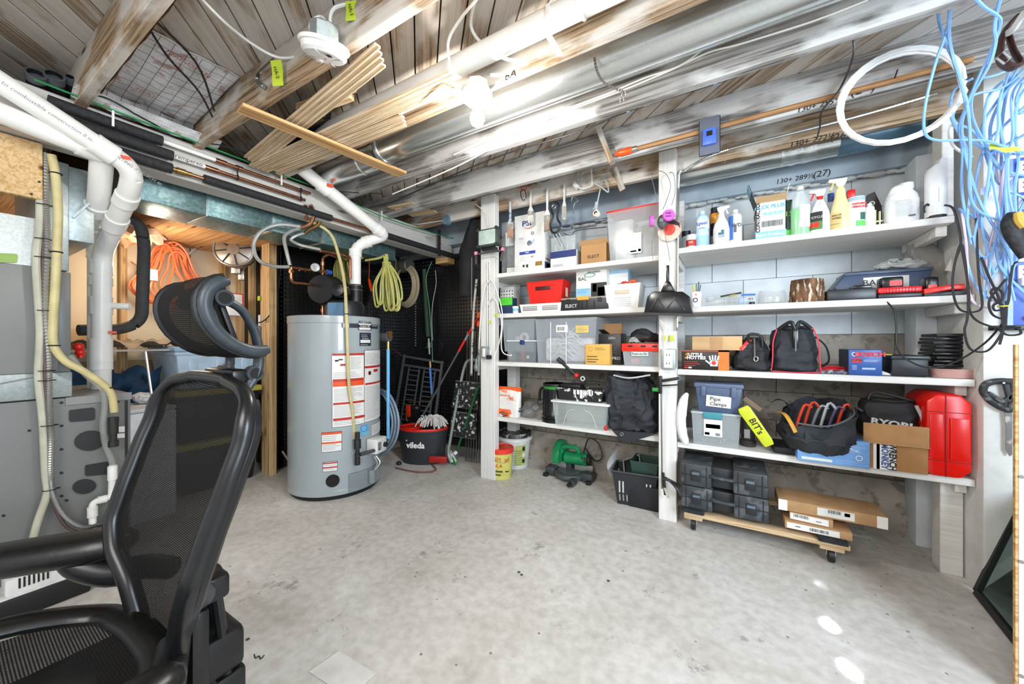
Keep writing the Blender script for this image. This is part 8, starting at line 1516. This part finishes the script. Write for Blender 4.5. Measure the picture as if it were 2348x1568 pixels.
eth('pale pink network cable dipping lowest on the pier',[(2318,330,2.36),(2300,400,2.4),(2290,480,2.43),(2270,560,2.45),(2262,600,2.46),(2275,660,2.46),(2283,690,2.46),(2268,705,2.46),(2235,695,2.46),(2220,660,2.46),(2215,560,2.45),(2205,482,2.44)],EP)
eth('pale pink network cable arching above the outlet panel',[(2370,330,2.4),(2320,340,2.4),(2288,350,2.4),(2285,400,2.42),(2300,420,2.43),(2325,400,2.44)],EP)
for k in range(3): cable('white_cable',[W(u,v,y=y_) for u,v,y_ in ((2370,10+6*k,1.9),(2345,30+6*k,1.95),(2325,60+5*k,2.0),(2310,72+4*k,2.05))],.006,WIREW,['upper','middle','lower'][k]+' white cable of the bunch beside the brown strap','cable')
cable('white_cable',[W(u,v,y=y_) for u,v,y_ in ((2200,285,2.3),(2180,290,2.32),(2178,318,2.34),(2192,340,2.36),(2230,360,2.4))],.006,WIREW,'cream cable loop behind the blue cables at the duct end','cable')
bs=thing('brown_strap','brown leather strap with steel buckle holding the blue cables','strap',W(2310,110,y=2.1)); BRN=mat('4a2f2a',.4,var=.2)
G().tube([W(u,v,y=2.08) for u,v in ((2330,40),(2308,65),(2295,95),(2292,125),(2300,145),(2322,155),(2345,145))],.022,10,smoothpath=5,squash=.35).build('strap',BRN,bs,world=True); G().tube([W(u,v,y=2.08) for u,v in ((2308,60),(2322,110),(2340,142))],.016,8,smoothpath=4,squash=.35).build('strap',BRN,bs,world=True)
G().tube([W(u,v,y=2.04) for u,v in ((2285,133),(2300,118),(2318,134),(2303,146))],.004,6,closed=True).build('buckle',ALU,bs,world=True)
single('green_tape',G().grid(lambda a,b:(W(2262+70*a,332+28*a,y=2.3).x,2.28,W(2262,332+26*a,y=2.3).z-.03*b*(1-.5*a)+.005*math.sin(a*9)),10,3),TAPE,'yellow-green tape wrapped on the blue cables at the right','tape',fix=False)
single('blue_tape',G().grid(lambda a,b:(W(2248+25*a,435,y=2.42).x,2.42,W(2248,432,y=2.42).z-.03*b+.01*a),4,2),mat('9fa8e6',.5),'small lilac tape on a cable beside the pier','tape',fix=False)
pn=thing('outlet_board','blue panel board with rows of white outlets at the right edge','panel',W(2330,560,y=2.50)); x0=W(2311,560,y=2.495).x
G().box(x0,2.492,1.21,x0+.5,2.515,1.95).build('board',mat('4c6cc0',.4),pn,bev=.003,world=True); G().box(x0-.004,2.488,1.21,x0+.012,2.518,1.95).build('edge_trim',mat('7d97da',.4),pn,world=True)
for k in range(7):
    z=1.42+.075*k; G().box(x0+.022,2.478,z,x0+.13,2.492,z+.062).build('outlet_plate',mat('dfe3f2',.4),pn,bev=.004,world=True)
    for j in range(2): G().box(x0+.035,2.476,z+.018+.02*j,x0+.05,2.479,z+.023+.02*j).build('slot',INK,pn,world=True)
G().box(x0+.02,2.45,1.39,x0+.1,2.485,1.425).build('white_adapter',WHITE,pn,bev=.006,world=True); G().box(x0+.045,2.47,1.245,x0+.11,2.485,1.262).build('red_light',emis('ff5030',2.0),pn,world=True); G().box(x0-.06,2.45,1.20,x0+.2,2.49,1.222).build('black_rail',BLK,pn,bev=.003,world=True)
gl=thing('work_glove','black and tan rubber handled tool at the right edge','glove',W(2335,520,y=2.38)); gl['category']='tool'; gl.name='rubber_handle'
G().tube([W(u,v,y=2.36) for u,v in ((2322,488),(2318,510),(2328,545),(2352,590))],[.015,.028,.026,.018],14,smoothpath=5).build('grip',mat('2a2a2c',.7,var=.3,scale=60,bmp=1),gl,world=True); G().tube([W(u,v,y=2.33) for u,v in ((2334,487),(2338,505),(2350,520))],[.012,.016,.016],10,smoothpath=4).build('tan_inlay',mat('c9a348',.6),gl,world=True)
# black cord nest
rr=random.Random(5)
bl_=['from the shelf end down in a long narrow loop','hanging in a broad loop to the pier','crossing the long loop','forming small loops tied by the yellow tie','falling behind the black tied loops','reaching from the tied loops to the outlet panel','short bottom loop under the outlet panel']
BP=[[(2165,470),(2185,478),(2198,520),(2203,560),(2190,600),(2184,650),(2190,690),(2205,712),(2235,715),(2252,700),(2245,640),(2240,560),(2238,500)],
[(2203,560),(2215,620),(2222,680),(2218,730),(2212,760),(2225,800),(2262,805),(2290,775),(2305,740),(2308,690)],
[(2190,600),(2205,560),(2218,640),(2222,705),(2240,735),(2290,752),(2340,750)],
[(2300,700),(2285,690),(2272,670),(2283,660),(2298,672),(2295,690),(2278,700),(2282,712),(2305,710),(2300,730),(2275,720),(2268,690),(2290,660),(2306,640)],
[(2250,590),(2270,640),(2292,690),(2300,750),(2292,790)],[(2300,720),(2312,690),(2316,650),(2322,610),(2332,600)],[(2290,755),(2310,768),(2340,765),(2330,750),(2298,750)]]
for l_,p_ in zip(bl_,BP): cable('black_power_cable',[W(u,v,y=2.44) for u,v in p_],.0042,WIREB,'black cord '+l_,'cable')
single('yellow_tie',G().torus((0,0,0),.016,.003,'z',14,5),mat('d9cf4a',.4),'yellow twist tie on the black cords','cable tie',loc=W(2302,702,y=2.44))
# hand saw on pier
hs_=thing('hand_saw','short hand saw with black pierced handle hanging on the pier','saw',W(2295,930,y=2.50))
hh_=[(2254,893),(2262,880),(2285,874),(2312,874),(2321,880),(2321,934),(2303,937),(2275,922),(2260,908)]
HM=mat('2a2c2e',.6,var=.2,dirt='6d6e6c')
pth=[W(u,v,y=2.50) for u,v in hh_]; G().tube(pth,.013,10,closed=True,smoothpath=4).build('handle',HM,hs_,world=True)
for a_,b_ in (((2298,925),(2320,905)),((2265,900),(2300,922)),((2306,880),(2318,925))): G().bar(W(*a_,y=2.50),W(*b_,y=2.50),.018,.018).build('handle_web',HM,hs_,world=True,bev=.004)
bl=[(2302,936),(2320,936),(2320,1042),(2314,1046),(2305,1030),(2306,985)]; ps=[W(u,v,y=2.505) for u,v in bl]; G().prism([(p.x,p.z) for p in ps],2.502,2.505).build('blade',mat('6d6a66',.4,metal=.5,dirt='a59f96'),hs_,world=True)
single('nail',G().cyl(W(2302,878,y=2.47),W(2302,878,y=2.53),.004,n=8),GALV,'nail head above the hand saw handle','nail')
# mirror leaning and white board
mr=thing('framed_mirror','black framed mirror leaning at the right beside the pier','mirror',W(2310,1400,z=0))
c0=W(2241,1358,z=.02); dirU=Vector((0.06,-.50,0)); up_=Vector((.10,-.02,.40)); 
q0=W(2240,1357,z=.015); q1=W(2310,1444,z=.015); e1=(q1-q0).normalized(); q2=W(2322,1192,y=q0.y+.015); e2=(q2-q0).normalized(); n_=e1.cross(e2).normalized()
def mpt(a,b,c=0): return q0+e1*a+e2*b+n_*c
Lm=.62
for a_,b_ in (((0,.0),(Lm,0)),((0,0),(0,.50)),((Lm,0),(Lm,.5)),((0,.5),(Lm,.5))): G().bar(mpt(*a_,.0),mpt(*b_,.0),.028,.018,n_).build('frame',BLK,mr,world=True)
G().add([mpt(.0,0),mpt(Lm,0),mpt(Lm,.5),mpt(0,.5)],[(0,1,2,3)]).build('glass',mat('6f8a86',.03,metal=.95,var=0),mr,world=True,fix=False)
wbd=thing('white_board','white painted board with pine edge standing at the right edge','board',W(2335,1000,y=1.87)); xb=W(2323,900,y=1.86).x
G().box(xb+.008,1.85,-.0,xb+.45,1.866,W(2335,790,y=1.85).z).build('panel',mat('e3e1de',.5,var=.02),wbd,world=True,bev=.002); G().box(xb+.001,1.852,0,xb+.008,1.866,W(2335,790,y=1.85).z).build('pine_edge',PINE,wbd,world=True,bev=.002)
for v in (1093,1288,1550): G().lathe([(.001,-.002),(.006,-.002),(.006,0)],W(2342,v,y=1.85),12,'y').build('screw',mat('8d8a85',.4,metal=.6),wbd,world=True)
# paper on floor
pc=[W(708,1540,z=.002),W(777,1492,z=.002),W(862,1545,z=.002),W(800,1600,z=.002)]
pc=pc+[p+Vector((0,0,.0008)) for p in pc]; single('paper_sheet',G().add(pc,[(3,2,1,0),(4,5,6,7),(0,1,5,4),(1,2,6,5),(2,3,7,6),(3,0,4,7)]),mat('dcdad6',.8),'square grey-white paper sheet lying on the floor','paper')
cable('string_bit',[W(u,v,z=.004) for u,v in ((583,1500),(586,1508),(594,1504),(598,1510),(606,1502))],.0018,INK,'small dark squiggle of thread on the floor by the chair','thread')
for k,(u,v) in enumerate(((1395,1332),(1196,1318),(1190,1312),(568,1466))): single('floor_chip',G().lathe([(.001,.0005),(.008,.0005),(.007,.002),(.001,.003)],n=7),mat('4d4a47',.8),['dark grey paint blotch chip at the right centre of the floor','small dark chip in the middle of the floor','second small dark chip in the middle of the floor','dark chip on the floor near the chair'][k],'debris',loc=W(u,v,z=0))

# ---------------- sub-parts ----------------
SUB={'bulb':('socket',),'gauge_face':('gauge_case',),'gauge_needle':('gauge_case',),'back_mesh':('back_frame',),'frame_shell':('back_frame',),'seat_mesh':('seat_frame',),'headrest_mesh':('headrest_frame',),'inner_strut':('headrest_bar',),'slot':('receptacle','outlet_plate','body'),'control_knob':('gas_control',),
'lettering':('label','body','bag_body','case','carton','card','centre_disc','bucket_body','pipe'),'small_print':('label','body','tank','carton'),'barcode':('label','body','carton'),'emblem':('body',),'hand_print':('body',),'flame_logo':('body',),'latch_face':('latch',),'groove':('cover',),'sounder_slot':('cover',),'indicator':('cover',),'test_button':('cover',),
'edge_groove':('top',),'tread_rim':('tread',),'lid_rib':('lid',),'yellow_stripe':('lid',),'vent_slot':('cover',),'red_edge':('body',),'latch':('lid','body'),'battery_label':('battery',),'mitre_arm':('turntable',),'table_insert':('turntable',),'guard_cap':('blade_guard',),'motor_cap':('motor',),'screen':('gadget',),'contents_label':('contents',),'seam':('duct_body',)}
def ident(o): return o.location.length<1e-6 and o.rotation_euler.to_quaternion().angle<1e-6
for r in [o for o in bpy.data.objects if o.parent is None and o.type=='EMPTY']:
    ch=list(r.children); use=[]
    for c in ch:
        b=c.name.split('.')[0]
        if b in SUB:
            for pn_ in SUB[b]:
                k=[q for q in ch if q.name.split('.')[0]==pn_ and ident(q) and q is not c and q not in use]
                if k:
                    k=min(k,key=lambda q:(sum((Vector(v_) for v_ in q.bound_box),Vector())/8-(c.matrix_basis@(sum((Vector(v_) for v_ in c.bound_box),Vector())/8))).length) if len(k)>1 else k[0]
                    if k.parent is r and not c.children: c.parent=k; use.append(c); break
